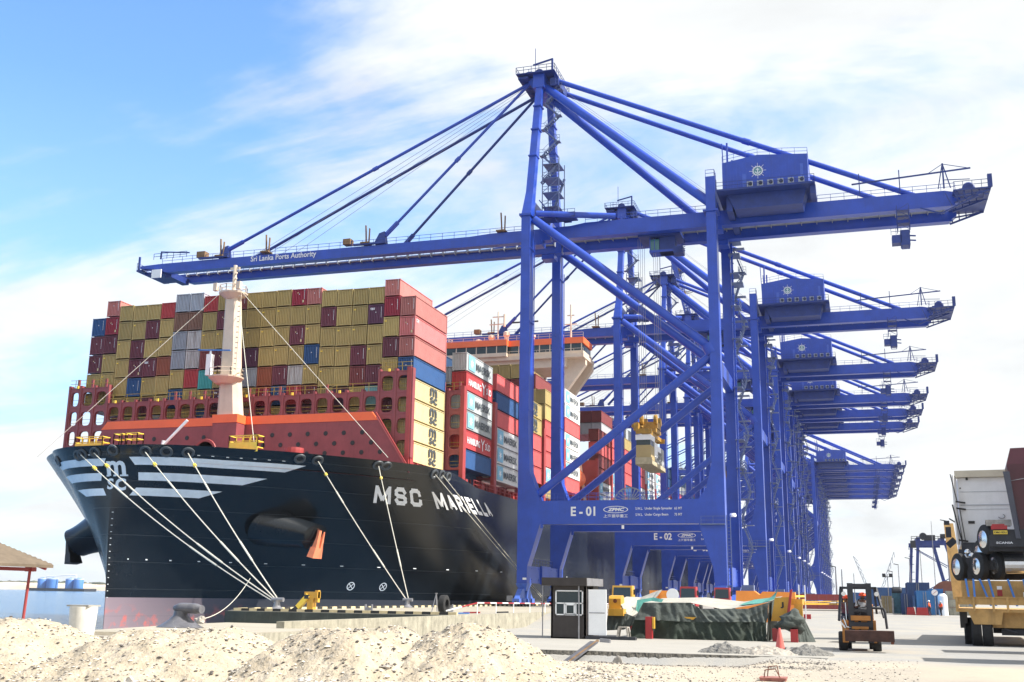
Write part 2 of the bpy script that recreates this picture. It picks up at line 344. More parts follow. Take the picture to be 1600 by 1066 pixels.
# striped kerbs
kb = MB()
def kerb(p, q, w=.35, h=.22, L=.75):
    p, q = Vector(p), Vector(q); n = int((q-p).length/L)
    for i in range(n):
        a = p+(q-p)*(i+.02)/n; c = p+(q-p)*(i+.98)/n
        kb.beam(a+Vector((0, 0, h/2)), c+Vector((0, 0, h/2)), w, h, k=i % 2)
kerb((-52.2, 85.8, GZ), (-31.6, 85.8, GZ)); kerb((-52.3, 86.8, GZ), (-52.3, 330, GZ), L=1.1)
tag(kb.build('striped_kerb', [M['kerby'], M['kerbb']], org=(-52.3, 85.6, GZ)), 'black and yellow striped kerb along the edge of the quay', 'kerb')
# sea
def water_mat():
    mt = bpy.data.materials.new('harbour_water'); mt.use_nodes = True; t = mt.node_tree; n = t.nodes; l = t.links; b = n['Principled BSDF']
    b.inputs['Base Color'].default_value = (.010, .10, .24, 1); b.inputs['Roughness'].default_value = .12
    g = n.new('ShaderNodeNewGeometry'); mp = n.new('ShaderNodeMapping'); mp.inputs['Scale'].default_value = (.5, 1.0, 1); l.new(g.outputs['Position'], mp.inputs[0])
    a = n.new('ShaderNodeTexNoise'); a.inputs['Scale'].default_value = .9; a.inputs['Detail'].default_value = 8; a.inputs['Roughness'].default_value = .65; l.new(mp.outputs[0], a.inputs['Vector'])
    bp = n.new('ShaderNodeBump'); bp.inputs['Strength'].default_value = 1; bp.inputs['Distance'].default_value = .9; l.new(a.outputs[0], bp.inputs['Height']); l.new(bp.outputs[0], b.inputs['Normal'])
    return mt
me = MB(); me.add([(-9000, -500, -4.6), (-31, -500, -4.6), (-31, 9000, -4.6), (-9000, 9000, -4.6)], [(0, 1, 2, 3)]); tag(me.build('harbour_water', water_mat()), kind='structure')
# far sandy shore
M['shore'] = mat('far_sandy_shore', (.60, .50, .38), .95, .25, .012, coord='World')
M['scrub'] = mat('far_scrub', (.09, .10, .06), .95, .3, .02, coord='World')
v = []; f = []; K = 90
for i in range(K+1):
    x = -4200+i*42
    h = 12+8*noise.noise(Vector((x*.002, 0, 3)))+3*noise.noise(Vector((x*.02, 1, 3)))
    v += [(x, 2350, -5), (x, 2362, h*.5), (x, 2440, h), (x, 2700, h+2), (x, 3400, -5)]
for i in range(K):
    for j in range(4): f.append((i*5+j, i*5+5+j, i*5+6+j, i*5+1+j))
b = MB(); b.add(v, f); tag(b.build('far_shore', M['shore']), kind='structure')
b = MB()
for i in range(260):
    x = R_.uniform(-3900, -500); h = 12+8*noise.noise(Vector((x*.002, 0, 3)))
    b.blob((x, 2470+R_.uniform(0, 90), h+1), R_.uniform(4, 9), i, 6, 4, .4, (2.6, 1, .55))
tag(b.build('far_scrub', M['scrub']), 'low dark scrub along the top of the far sandy shore', 'scrub', kind='stuff')
# barge with silos
def silo_barge():
    r = empty('silo_barge', (-1235, 1500, -4.6), 'distant dark barge carrying four blue silos on the water at far left', 'barge')
    MB().box(-1282, -1176, 1485, 1515, -4.6, -.2).build('hull', M['dark'], r)
    for x0, x1 in ((-1277, -1262), (-1259, -1241.5), (-1223, -1208.5), (-1207, -1192)):
        b = MB(); b.lathe(((x0+x1)/2, 1500, 0), [((x1-x0)/2, -.2), ((x1-x0)/2, 14), ((x1-x0)/2*.9, 15.2), (.6, 16.6)], 20); s_ = shade_auto(b.build('silo', M['sil'], r))
        MB().lathe(((x0+x1)/2, 1500, 0), [((x1-x0)/2*1.02, 14), ((x1-x0)/2*1.02, 15)], 20).build('roof_rim', M['white'], s_)
    MB().tube((-1262, 1500, 19), (-1205, 1500, 21), .8, 6).tube((-1262, 1500, 15), (-1262, 1500, 19), .6, 6).tube((-1205, 1500, 15), (-1205, 1500, 21), .6, 6).build('conveyor', M['white'], r)
silo_barge()
# ================================================================== the ship
XC = -84.0
DB = [0, 4, 6.5, 9.5, 12.5, 15.5, 18.5, 21.4, 24.1, 26.0, 27.6, 28.8, 29.6, 30.1, 30.2]
DY = [107.7, 108.3, 109.2, 110.7, 112.6, 114.9, 117.8, 121.4, 125.2, 128.0, 130.8, 133.2, 136.0, 141, 150]
ND = len(DB)
def crom(a, s):
    x = min(max(s, 0), 1)*(ND-1); i = int(min(x, ND-2)); t = x-i
    p0, p1, p2, p3 = a[max(i-1, 0)], a[i], a[i+1], a[min(i+2, ND-1)]
    return .5*((2*p1)+(-p0+p2)*t+(2*p0-5*p1+4*p2-p3)*t*t+(-p0+3*p1-3*p2+p3)*t**3)
ZW, ZD = -5., 16.5
def H(s, z, off=0.0):
    sg = 1 if s >= 0 else -1; a = abs(s)
    if a > 1:
        wb = min(1, max(0, (z-ZW)/(ZD-ZW)))**1.6
        return Vector((XC+sg*(30.2+off)*(1 if sg > 0 else .93), 180-30*wb+(a-1)*400, z))
    bd = 0 if a == 0 else crom(DB, a); yd = crom(DY, a)
    yw = 110+a*a*55+a*15; bw = 30.2*math.sin(math.pi/2*min(1, (yw-110)/70.))**1.3
    wb = min(1, max(0, (z-ZW)/(ZD-ZW)))**(1.6 if sg > 0 else 1.6-.35*min(1, a*5))
    b_ = bw+(bd-bw)*wb; y = yw+(yd-yw)*wb
    if a < .3:
        k = (1-a/.3)*wb**1.5; y = y*(1-k)+(110-2.3*min(1, max(0, (z-12)/4.5))**1.3)*k
    if sg < 0: b_ *= 1-.07*min(1, a*3)
    p = Vector((XC+sg*b_, y, z))
    if off:
        e = 1e-3; du = H(s+e, z)-H(s-e, z); dz = H(s, z+.01)-H(s, z-.01); nn = du.cross(dz).normalized()
        p = p+nn*off
    return p
def ztop(s):
    a = abs(s)
    return 16.5-1.25*smoothstep(.93, 1.015, a)
ship = empty('container_ship', (XC, 130, -4.6), 'huge black container ship moored at the quay under the blue cranes', 'ship')
def hull_mat():
    mt = mat('ship_hull_paint', (.0085, .0115, .0155), .26, .35, .25, .10, dark=(.035, .035, .038), coord='World', bump=.06, bscale=.6)
    t = mt.node_tree; n = t.nodes; l = t.links; b = n['Principled BSDF']; src = b.inputs['Base Color'].links[0].from_socket
    g = n.new('ShaderNodeNewGeometry'); sp = n.new('ShaderNodeSeparateXYZ'); l.new(g.outputs['Position'], sp.inputs[0])
    nn = n.new('ShaderNodeTexNoise'); nn.inputs['Scale'].default_value = .9; nn.inputs['Detail'].default_value = 6; l.new(g.outputs['Position'], nn.inputs['Vector'])
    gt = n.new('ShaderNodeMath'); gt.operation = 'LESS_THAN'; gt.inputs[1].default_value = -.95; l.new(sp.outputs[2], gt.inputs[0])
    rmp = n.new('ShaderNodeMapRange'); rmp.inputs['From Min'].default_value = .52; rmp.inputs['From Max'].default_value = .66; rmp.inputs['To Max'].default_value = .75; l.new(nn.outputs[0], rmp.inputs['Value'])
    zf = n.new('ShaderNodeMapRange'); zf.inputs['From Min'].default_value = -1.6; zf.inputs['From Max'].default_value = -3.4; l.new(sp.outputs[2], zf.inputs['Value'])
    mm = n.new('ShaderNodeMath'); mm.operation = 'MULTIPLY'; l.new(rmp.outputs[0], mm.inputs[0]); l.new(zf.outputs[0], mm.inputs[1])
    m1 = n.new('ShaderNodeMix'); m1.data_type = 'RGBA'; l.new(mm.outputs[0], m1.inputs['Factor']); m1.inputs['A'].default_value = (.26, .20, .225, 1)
    yf = n.new('ShaderNodeMapRange'); yf.inputs['From Min'].default_value = 112; yf.inputs['From Max'].default_value = 128; l.new(sp.outputs[1], yf.inputs['Value'])  # lower band: sunlit pink at the stem put into the colour, greyer aft
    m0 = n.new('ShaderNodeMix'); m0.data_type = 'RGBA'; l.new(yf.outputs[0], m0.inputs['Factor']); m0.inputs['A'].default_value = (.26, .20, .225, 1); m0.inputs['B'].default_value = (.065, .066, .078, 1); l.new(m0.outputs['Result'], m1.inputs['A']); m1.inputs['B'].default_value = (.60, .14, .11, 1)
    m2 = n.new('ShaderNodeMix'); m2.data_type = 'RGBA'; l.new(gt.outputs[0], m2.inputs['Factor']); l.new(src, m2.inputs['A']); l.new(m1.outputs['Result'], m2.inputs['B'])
    # weld seams of the plating
    fr = n.new('ShaderNodeMath'); fr.operation = 'FRACT'; dv = n.new('ShaderNodeMath'); dv.operation = 'DIVIDE'; dv.inputs[1].default_value = 3.1; l.new(sp.outputs[2], dv.inputs[0]); l.new(dv.outputs[0], fr.inputs[0])
    ls = n.new('ShaderNodeMath'); ls.operation = 'LESS_THAN'; ls.inputs[1].default_value = .018; l.new(fr.outputs[0], ls.inputs[0])
    ms = n.new('ShaderNodeMath'); ms.operation = 'MULTIPLY'; ms.inputs[1].default_value = .35; l.new(ls.outputs[0], ms.inputs[0])
    m3 = n.new('ShaderNodeMix'); m3.data_type = 'RGBA'; l.new(ms.outputs[0], m3.inputs['Factor']); l.new(m2.outputs['Result'], m3.inputs['A']); m3.inputs['B'].default_value = (.09, .095, .10, 1)
    l.new(m3.outputs['Result'], b.inputs['Base Color']); return mt
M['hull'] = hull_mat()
sv = sorted(set([round(-1+i/90, 4) for i in range(181)]+[round(x*.001, 4) for x in (930, 950, 965, 980, 990, 1005, 1015)]+[1.05, 1.12, 1.2, 1.4, 1.7, 1.9, -1.2, -1.9]))
v = []; f = []; nz_ = 26
for s in sv:
    for j in range(nz_): v.append(tuple(H(s, -6+(ztop(s)+6)*j/(nz_-1))))
for i in range(len(sv)-1):
    for j in range(nz_-1): f.append((i*nz_+j, (i+1)*nz_+j, (i+1)*nz_+j+1, i*nz_+j+1))
hb = MB(); hb.add(v, f)
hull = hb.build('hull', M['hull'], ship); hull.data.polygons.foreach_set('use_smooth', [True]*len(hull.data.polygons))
# inner face of bulwark, deck and stern block
b = MB()
dk = [H(s, 15.2) for s in sv]; zr = [(p.x*.985+XC*.015, p.y+.35, 15.2) for p in dk]
nd = len(dk); half = sv.index(0) if 0 in sv else nd//2
for i in range(nd-1):
    p, q = zr[i], zr[i+1]; b.add([p, q, (q[0], q[1], ztop(sv[i+1])-.02), (p[0], p[1], ztop(sv[i])-.02)], [(0, 3, 2, 1)])
    a1, a2 = H(sv[i], ztop(sv[i])), H(sv[i+1], ztop(sv[i+1])); b.add([a1, a2, (q[0], q[1], a2.z), (p[0], p[1], a1.z)], [(0, 1, 2, 3)])
b.add([(p[0], p[1], 14.6) for p in zr], [tuple(range(nd))])
b.build('deck', M['oxide2'], ship)
# white stripes either side of the stem
def band(s0t, s1t, s1b, s0b, zt, zb, off=.04, n=40):
    q = MB(); vv = []
    for i in range(n+1):
        t = i/n
        for (sa, sb, z) in ((s0t, s1t, zt), (s0b, s1b, zb)): vv.append(tuple(H(sa+(sb-sa)*t, z, off)))
    q.add(vv, [(2*i, 2*i+1, 2*i+3, 2*i+2) for i in range(n)]); return q
M['stripe'] = mat('pale_hull_stripe_paint', (.80, .85, .88), .4, .10, .6, .10, dark=(.35, .30, .22), coord='World')
for a in ((.050, .470, .433, .065, 15.15, 14.25), (.078, .403, .357, .083, 13.4, 12.5), (.080, .318, .272, .062, 11.65, 10.75),
          (-.018, -.30, -.265, -.030, 15.05, 14.2), (-.037, -.26, -.22, -.042, 13.4, 12.5), (-.037, -.19, -.14, -.026, 11.6, 10.75)):
    band(*a).build('bow_stripe', M['stripe'], hull)
# emblem and ship's name wrapped on the plating
def s_at_x(X, z):
    lo, hi = -.3, .5
    for _ in range(30):
        md = (lo+hi)/2
        if H(md, z).x < X: lo = md
        else: hi = md
    return (lo+hi)/2
def on_bow(x0, x1, z0, z1): return lambda u, v, d: tuple(H(s_at_x(x0+u*(x1-x0), z0+v*(z1-z0)), z0+v*(z1-z0), .05))
b = MB()
M['em'] = M['stripe']
put_text(b, 'm', on_bow(-84.75, -82.15, 13.05, 14.75), size=1, bold=.03)
for x0, x1 in ((-84.85, -84.45), (-83.9, -83.5), (-83.0, -81.9)): put_text(b, 'I', on_bow(x0, x1, 12.98, 13.16), size=1)
put_text(b, 'S', on_bow(-84.75, -83.85, 11.45, 12.75), size=1, bold=.035); put_text(b, 'C', on_bow(-83.65, -82.2, 11.3, 12.75), size=1, bold=.045)
b.build('bow_emblem', M['stripe'], hull)
# arclength table at z=12.6
tab = []; acc = 0; last = H(.5, 12.6); k = 0
while True:
    s = .5+k*.002; p = H(s, 12.6); acc += (p-last).length; tab.append((acc, s)); last = p; k += 1
    if s > 1.08: break
def arc_of_y(Y): return min(tab, key=lambda t: abs(H(t[1], 12.6).y-Y))[0]
def s_of_arc(a):
    lo, hi = 0, len(tab)-1
    while hi-lo > 1:
        md = (lo+hi)//2
        if tab[md][0] < a: lo = md
        else: hi = md
    t = (a-tab[lo][0])/max(1e-6, tab[hi][0]-tab[lo][0]); return tab[lo][1]+t*(tab[hi][1]-tab[lo][1])
def name_on_side(b, word, y0, y1, z0, z1):
    a0, a1 = arc_of_y(y0), arc_of_y(y1)
    put_text(b, word, lambda u, v, d: tuple(H(s_of_arc(a0+u*(a1-a0)), z0+v*(z1-z0), .06)), size=1, bold=.035)
STROKES = {'M': ['0,0 0,1', '1,0 1,1', '.06,.96 .5,.12', '.94,.96 .5,.12'], 'A': ['0,0 .5,1', '1,0 .5,1', '.2,.32 .8,.32'], 'I': ['.5,0 .5,1'], 'L': ['0,1 0,0', '0,0 1,0'], 'E': ['0,0 0,1', '0,0 1,0', '0,1 1,1', '0,.5 .88,.5'],
           'R': ['0,0 0,1', '0,1 .7,1 .97,.88 .97,.62 .7,.48 0,.48', '.5,.48 1,0'], 'S': ['.98,.80 .80,1 .2,1 0,.84 0,.66 .2,.52 .8,.48 1,.34 1,.16 .8,0 .2,0 .02,.2'], 'C': ['1,.74 .97,.88 .78,1 .22,1 0,.84 0,.16 .22,0 .78,0 .97,.12 1,.26']}
def block_word(b, word, y0, y1, z0, z1, gap=.28, th=.235):
    a0, a1 = arc_of_y(y0), arc_of_y(y1); ws = [{'I': .28, 'M': 1.15}.get(c, .86) for c in word]; tot = sum(ws)+gap*(len(word)-1); k = (a1-a0)/tot; Hh = z1-z0; x = a0
    T = th*Hh
    for c, w_ in zip(word, ws):
        W_ = w_*k
        for st in STROKES[c]:
            P = [tuple(map(float, p.split(','))) for p in st.split()]; Q = [(x+T/2+p[0]*(W_-T) if c != 'I' else x+W_/2, z0+T/2+p[1]*(Hh-T)) for p in P]
            for (p, q) in zip(Q, Q[1:]):
                d = Vector((q[0]-p[0], q[1]-p[1])); Ln = d.length; d /= Ln; nn = Vector((-d.y, d.x))*T/2; p = Vector(p)-d*T*.45*(1 if c != 'A' and not (c == 'M' and abs(d.x) > .1) else .1); q = Vector(q)+d*T*.45*(1 if c != 'A' and not (c == 'M' and abs(d.x) > .1) else .1); n = max(2, int(Ln/.3)); vv = []
                for i in range(n+1):
                    c_ = p.lerp(q, i/n)
                    for e in (-1, 1):
                        r_ = c_+nn*e; zc = min(z1, max(z0, r_.y)); vv.append(tuple(H(s_of_arc(r_.x), zc, .07)))
                b.add(vv, [(2*i, 2*i+1, 2*i+3, 2*i+2) for i in range(n)])
        x += W_+gap*k
name_on_side = block_word
b = MB(); name_on_side(b, 'MSC', 131.6, 138.5, 11.55, 13.7); name_on_side(b, 'MARIELLA', 140.9, 158.8, 11.5, 13.6)
b.build('ship_name', M['white'], hull)
# fairleads (chocks), small marks, draught circles
def fairlead(s, z, r=.62, up=1.25):
    p = H(s, z, .02); e = 1e-3; nn = (H(s+e, z)-H(s-e, z)).cross(H(s, z+.01)-H(s, z-.01)).normalized()
    t1 = Vector((0, 0, 1)).cross(nn).normalized(); t2 = nn.cross(t1); q = MB(); vv = []; n = 18
    for rr, o in ((r*1.25, 0), (r*1.2, .16), (r*.85, .2), (r*.62, -.05)):
        for i in range(n):
            a = 2*math.pi*i/n; vv.append(p+t1*math.cos(a)*rr+t2*math.sin(a)*rr*.92+nn*(o+.02))
    ff = [(j*n+i, j*n+(i+1) % n, (j+1)*n+(i+1) % n, (j+1)*n+i) for j in range(3) for i in range(n)]
    q.add(vv, ff); o_ = q.build('fairlead', M['hulltrim'], hull); shade_auto(o_)
    q = MB(); q.add([p+t1*math.cos(2*math.pi*i/n)*r*.62+t2*math.sin(2*math.pi*i/n)*r*.57-nn*.01+nn*.03 for i in range(n)], [tuple(range(n))]); q.build('fairlead_opening', M['black'], hull)
    return p+nn*.25
M['hulltrim'] = mat('dark_grey_fairlead', (.07, .08, .09), .4, .2, 2)
FL = {k: fairlead(*a) for k, a in dict(a=(.100, 15.75), b=(.218, 15.75), c=(.488, 15.9), d=(.633, 16.0), e=(.857, 15.75), f=(.890, 15.85), l1=(-.098, 15.5), l2=(-.078, 15.6), l3=(-.040, 15.75), g=(.166, 15.75), h=(.452, 15.9), i=(.66, 16.0), j=(.915, 15.75), l4=(-.25, 15.3), l5=(-.262, 15.3), k=(.015, 15.95)).items()}
b = MB()
for i in range(46):
    s = .10+i*.035
    if s > 1.3: break
    p = H(s, 3.4, .05); q = H(s+.006 if s < 1 else s+.001, 3.4, .05)
    if i % 2 == 0: b.add([p, q, q+Vector((0, 0, .13)), p+Vector((0, 0, .13))], [(0, 1, 2, 3)])
for s in (.24, .27, .30, .33, .36, .39, .42, -.06, -.09, -.12): 
    p = H(s, 15.45, .05); q = H(s+.006, 15.45, .05); b.add([p, q, q+Vector((0, 0, .2)), p+Vector((0, 0, .2))], [(0, 1, 2, 3)])
for j in range(14):
    p = H(.012, -1+j*.75, .05); q = H(.020, -1+j*.75, .05); b.add([p, q, q+Vector((0, 0, .07)), p+Vector((0, 0, .07))], [(0, 1, 2, 3)])
b.build('hull_mark', M['stripe'], hull)
for s in (.615, .673):
    p = H(s, .85, .05); e = 1e-3; nn = (H(s+e, .85)-H(s-e, .85)).cross(H(s, .86)-H(s, .84)).normalized(); t1 = Vector((0, 0, 1)).cross(nn).normalized(); t2 = nn.cross(t1)
    q = MB(); n = 20
    for i in range(n):
        a, c = 2*math.pi*i/n, 2*math.pi*(i+1)/n
        q.add([p+(t1*math.cos(x)+t2*math.sin(x))*rr for x, rr in ((a, .62), (c, .62), (c, .5), (a, .5))], [(0, 1, 2, 3)])
    for d in (t1+t2, t1-t2):
        d = d.normalized(); o_ = d.cross(nn)*.05; q.add([p-d*.55-o_, p+d*.55-o_, p+d*.55+o_, p-d*.55+o_], [(0, 1, 2, 3)])
    q.build('thruster_mark', M['stripe'], hull)
# anchor bolsters and anchors
def bolster(s, z, out, tipoff, r0, r1, backoff):
    base = H(s, z); q = MB(); n = 32; vv = []
    tip = base+Vector(tipoff); back = base+Vector(backoff); ax = (tip-back).normalized()
    fx = Vector((out*.85, -.15, -.5)).normalized(); a_ = Vector((0, 1, 0)); a_ = (a_-fx*a_.dot(fx)).normalized(); c_ = fx.cross(a_)
    for j in range(13):
        t = j/12; ctr = back.lerp(tip, t); rr = r0+(r1-r0)*smoothstep(0, 1, t)
        for i in range(n):
            th = 2*math.pi*i/n; vv.append(ctr+(a_*math.cos(th)*1.35+c_*math.sin(th))*rr)
    q.add(vv, [(j*n+i, j*n+(i+1) % n, (j+1)*n+(i+1) % n, (j+1)*n+i) for j in range(12) for i in range(n)]+[tuple(range(12*n, 13*n))])
    shade_auto(q.build('anchor_bolster', M['hull'], hull), 60); return tip, ax
def anchor(tip, ax, out, mt):
    # stockless anchor: crown block at the bottom, two flukes pointing up, flat against the bolster face
    c = tip+Vector((out*.25, 0, -1.9)); q = MB(); X = Vector((0, 1, 0)); Z = Vector((out*.25, 0, 1)).normalized(); Yv = Vector((out, 0, -.25)).normalized()
    def P(u, v, w_): return c+(X*u+Z*v+Yv*w_)*.8
    q.hexa([P(-1.5, -.9, -.5), P(1.5, -.9, -.5), P(1.5, -.9, .6), P(-1.5, -.9, .6)], [P(-1.2, .7, -.4), P(1.2, .7, -.4), P(1.2, .7, .5), P(-1.2, .7, .5)])
    q.hexa([P(-.35, 0, -.3), P(.35, 0, -.3), P(.35, 0, .3), P(-.35, 0, .3)], [P(-.25, 3.4, -.5), P(.25, 3.4, -.5), P(.25, 3.4, 0), P(-.25, 3.4, 0)])
    for sg in (-1, 1):
        q.hexa([P(sg*1.2, .2, -.3), P(sg*.35, .2, -.3), P(sg*.35, .2, .55), P(sg*1.2, .2, .55)], [P(sg*.95, 3.3, .1), P(sg*.75, 3.3, .1), P(sg*.75, 3.3, .25), P(sg*.95, 3.3, .25)])
    q.build('anchor', mt, ship)
M['anch'] = mat('orange_anchor_paint', (.80, .24, .12), .55, .12, 1.5, .2, dark=(.25, .06, .03))
t_, a_ = bolster(.497, 7.5, 1, (2.8, -.8, -.7), 2.5, 1.75, (-2.6, -3.2, .3)); anchor(t_, a_, 1, M['anch'])
t_, a_ = bolster(-.36, 6.6, -1, (-2.6, 0, -.9), 2.9, 1.9, (2.6, 1, 1.2)); anchor(t_, a_, -1, M['black'])  # starboard anchor's shade put into the colour: black instead of orange
# breakwater with orange top band
b = MB(); yb = 133.0
b.prism([(-108.2, 15.5), (-56.2, 15.5), (-61.2, 23.0), (-104.6, 23.0)], 'y', yb-.15, yb+.15)
bwb = b
b = MB(); b.prism([(-105.0, 22.6), (-61.0, 22.6), (-61.9, 23.75), (-104.0, 23.75)], 'y', yb-.22, yb+.22); band_b = b
b = bwb
for i in range(27):
    for j, zq in enumerate((21.0, 19.6, 18.3)):
        x = -104+i*1.7*1.6+(j % 2)*1.36
        if -106+(zq-15)*.4 < x < -57-(zq-14.5)*.9 and abs(x+82.7) > 2.6: b.lathe((x, yb-.16, zq), [(.30, 0), (.33, -.02), (.30, -.06)], 12, 'y', 1)
bw = b.build('breakwater', [M['oxide'], M['black']], ship); band_b.build('orange_band', M['orange'], bw)
b = MB()
for x in (-70.5,): b.beam((-61.3, yb-.3, 23.6), (-56.4, yb-.3, 16.2), .25, .25)
b.build('edge_stiffener', M['oxide2'], bw)
# foremast
mst = MB(); my = 132.0
mst.box(-84.9, -81.1, my-1.5, my+.6, 14.6, 23.2)
mast = mst.build('foremast_foot', M['oxide'], ship)
b = MB(); b.box(-84.98, -81.02, my-1.58, my+.68, 22.6, 23.75); b.build('orange_band', M['orange'], mast)
b = MB(); n = 8
prof = [(23.7, -84.75, -81.25, .9), (29.0, -84.65, -81.95, .85), (41.6, -84.75, -82.85, .7)]
vv = []
for z, x0, x1, hy in prof:
    cx0 = (x0+x1)/2; hw = (x1-x0)/2; c = hw*.35
    vv += [(cx0-hw, my-.5-hy+c, z), (cx0-hw+c, my-.5-hy, z), (cx0+hw-c, my-.5-hy, z), (cx0+hw, my-.5-hy+c, z), (cx0+hw, my-.5+hy, z), (cx0-hw, my-.5+hy, z)]
b.add(vv, [(j*6+i, j*6+(i+1) % 6, (j+1)*6+(i+1) % 6, (j+1)*6+i) for j in range(2) for i in range(6)]+[(12, 13, 14, 15, 16, 17)])
b.build('foremast', M['cream'], ship)
b = MB(); b.lathe((-83.75, my-.5, 41.2), [(1.0, -.7), (2.0, 0), (2.05, .2)], 14); b.rail([(-83.75+1.95*math.cos(a*.7854), my-.5+1.95*math.sin(a*.7854), 41.4) for a in range(9)], 1.0, 1.5, .07)
b.tube((-83.75, my-.5, 41.4), (-83.75, my-.5, 45.6), .28, 8); b.box(-84.5, -83.0, my-.6, my-.4, 45.0, 45.3)
for dx in (-1.9, 1.8): b.box(-83.75+dx-.3, -83.75+dx+.3, my-2.4, my-1.8, 41.5, 42.6)
for z in (42.6, 43.4, 44.2): b.tube((-83.75, my-.5, z), (-83.1, my-1.0, z+.1), .12, 6)
b.build('mast_top_platform', M['white' if 0 else 'cream'], ship)
b = MB(); b.lathe((-83.6, my-1.0, 28.9), [(1.4, -.8), (2.4, 0), (2.45, .2)], 14); b.rail([(-83.6+2.3*math.cos(a*.7854), my-1.0+2.3*math.sin(a*.7854), 29.1) for a in range(9)], 1.1, 1.3, .08)
b.build('mast_lower_platform', M['cream'], ship)
b = MB(); b.box(-86.0, -85.2, my-2.6, my-1.9, 29.2, 32.2); b.tube((-85.6, my-2.2, 32.2), (-85.6, my-2.2, 32.8), .15, 6); b.build('radar_pedestal', M['white'], ship)
b = MB(); b.beam((-87.5, my-2.4, 32.9), (-82.6, my-2.0, 32.7), .35, .16); b.build('radar_scanner', M['sil'], ship)
b = MB()
for sx_ in (-81.95,):
    b.beam((sx_+.3, my-1.8, 29.8), (sx_+.3, my-1.8, 41), .06, .06)
    for i in range(15): b.box(sx_-.05, sx_+.35, my-1.9, my-1.75, 30+i*.75, 30.12+i*.75)
b.build('mast_ladder', M['cream'], ship)
b = MB()
for p, q in (((-85.9, my-1, 41.2), (-105.5, 121, 17.2)), ((-82.1, my-1, 41.4), (-56.9, 127.5, 16.8)), ((-82.1, my-1, 38.3), (-68.8, 115.0, 16.9))): b.tube(p, q, .045, 5)
b.build('mast_stay', M['rope'], ship)
b = MB(); b.tube((-78.2, 110.2, 16.6), (-75.4, 110.6, 19.6), .17, 8); b.tube((-78.3, 110.2, 16.2), (-78.1, 110.2, 17.2), .24, 6); b.build('jackstaff', M['white'], ship)
# yellow mooring platforms on the bulwark
def yplat(x0, x1, y0, y1, z, panel):
    q = MB(); q.rail([(x0, y0, z), (x1, y0, z), (x1, y1, z), (x0, y1, z), (x0, y0, z)], 1.35, .85, .09)
    if panel: q.box(x0, x1, y0-.04, y0+.04, z-.6, z+.55)
    q.box(x0, x1, y0, y1, z-.1, z); q.build('yellow_platform', M['yel'], ship)
yplat(-92.2, -88.2, 112.0, 113.4, 16.9, True); yplat(-84.4, -83.3, 109.2, 110.2, 16.7, False); yplat(-82.6, -81.0, 109.0, 110.2, 16.7, False); yplat(-72.3, -68.4, 115.0, 116.4, 16.9, True)
b = MB(); b.lathe((-75.3, 114.5, 16.4), [(1.5, 0), (1.55, .15), (1.2, .16), (1.2, 0)], 20, 'y'); b.build('winch_drum', M['oxide2'], ship)
b = MB(); b.lathe((-66.0, 119.6, 16.2), [(1.1, 0), (1.2, .7), (1.2, 1.0), (.9, 1.05)], 14); b.build('vent_head', M['oxide2'], ship)
# lashing bridges
def lash(y, cols, t=.5, name='lashing_bridge'):
    """cols: list of (x0, x1, ztop, zbase)"""
    q = MB(); yr = MB()
    posts = {}
    for x0, x1, zt, zb in cols:
        for xx in (round(x0, 2), round(x1, 2)): a = posts.get(xx, (-99, 99)); posts[xx] = (max(a[0], zt), min(a[1], zb))
    for xx, (zt, zb) in posts.items(): q.box(xx-.15, xx+.15, y-.42, y+.47, zb-.03, zt+.35)
    for x0, x1, zt, zb in cols:
        z = zt; w_ = x1-x0
        while z > zb+.5:
            z0, z1 = max(z-2.95, zb), z
            hx0, hx1, hz0, hz1 = x0+.36, x1-.36, z0+.22, z1-.62
            cxh, czh, a_, c_ = (hx0+hx1)/2, (hz0+hz1)/2, (hx1-hx0)/2, (hz1-hz0)/2
            n = 24; inn = []; out = []
            for i in range(n):
                th = 2*math.pi*i/n; cs, sn = math.cos(th), math.sin(th)
                inn.append((cxh+a_*math.copysign(abs(cs)**(.62), cs), czh+c_*math.copysign(abs(sn)**(.55), sn)))
                k = 1/max(abs(cs), abs(sn)); out.append(((x0+x1)/2+w_/2*cs*k, (z0+z1)/2+(z1-z0)/2*sn*k))
            vv = [(p[0], y-.3, p[1]) for p in out]+[(p[0], y-.3, p[1]) for p in inn]+[(p[0], y+.15, p[1]) for p in inn]
            q.add(vv, [(i, (i+1) % n, n+(i+1) % n, n+i) for i in range(n)]+[(n+i, n+(i+1) % n, 2*n+(i+1) % n, 2*n+i) for i in range(n)])
            q.box(x0, x1, y-.34, y+.44, z0-.07, z0+.07)
            for zz_ in (z0+.62, z0+1.15): yr.box(x0, x1, y+.0, y+.05, zz_, zz_+.05)
            z -= 2.95
        q.box(x0, x1, y-.36, y+.6, zt-.1, zt+.01)
        for zz_ in (zt+.6, zt+1.15): yr.box(x0, x1, y-.34, y-.28, zz_, zz_+.06)
        yr.box(x0+.9, x0+.97, y-.34, y-.28, zt, zt+1.15)
        if R_.random() < .6: q.box(x1-.75, x1-.45, y-.3, y, zt, zt+1.3)
    o_ = q.build(name, M['oxide'], ship); yr.build('yellow_handrail', M['dyel'], o_)
    y2 = MB()
    for x0, x1, zt, zb in cols:
        if (x0*7+y) % 3 < .9: y2.box(x0+1.35, x0+1.65, y-.6, y-.35, zt-.1, zt+.3)
    if y2.v: y2.build('yellow_light_box', M['yel'], o_)
PW = 2.4295; X0F = -110.45
cols = []
for c in range(-1, 22):
    x0 = X0F+PW*c+.35
    if c < 0: x0 = -112.1
    zt = 29.2 if c <= 1 else (29.45 if c >= 20 else 26.75)
    cols.append((x0, X0F+PW*(c+1)+.35, zt, 17.6 if c >= 19 or c <= 1 else 23.8))
lash(134.2, cols)
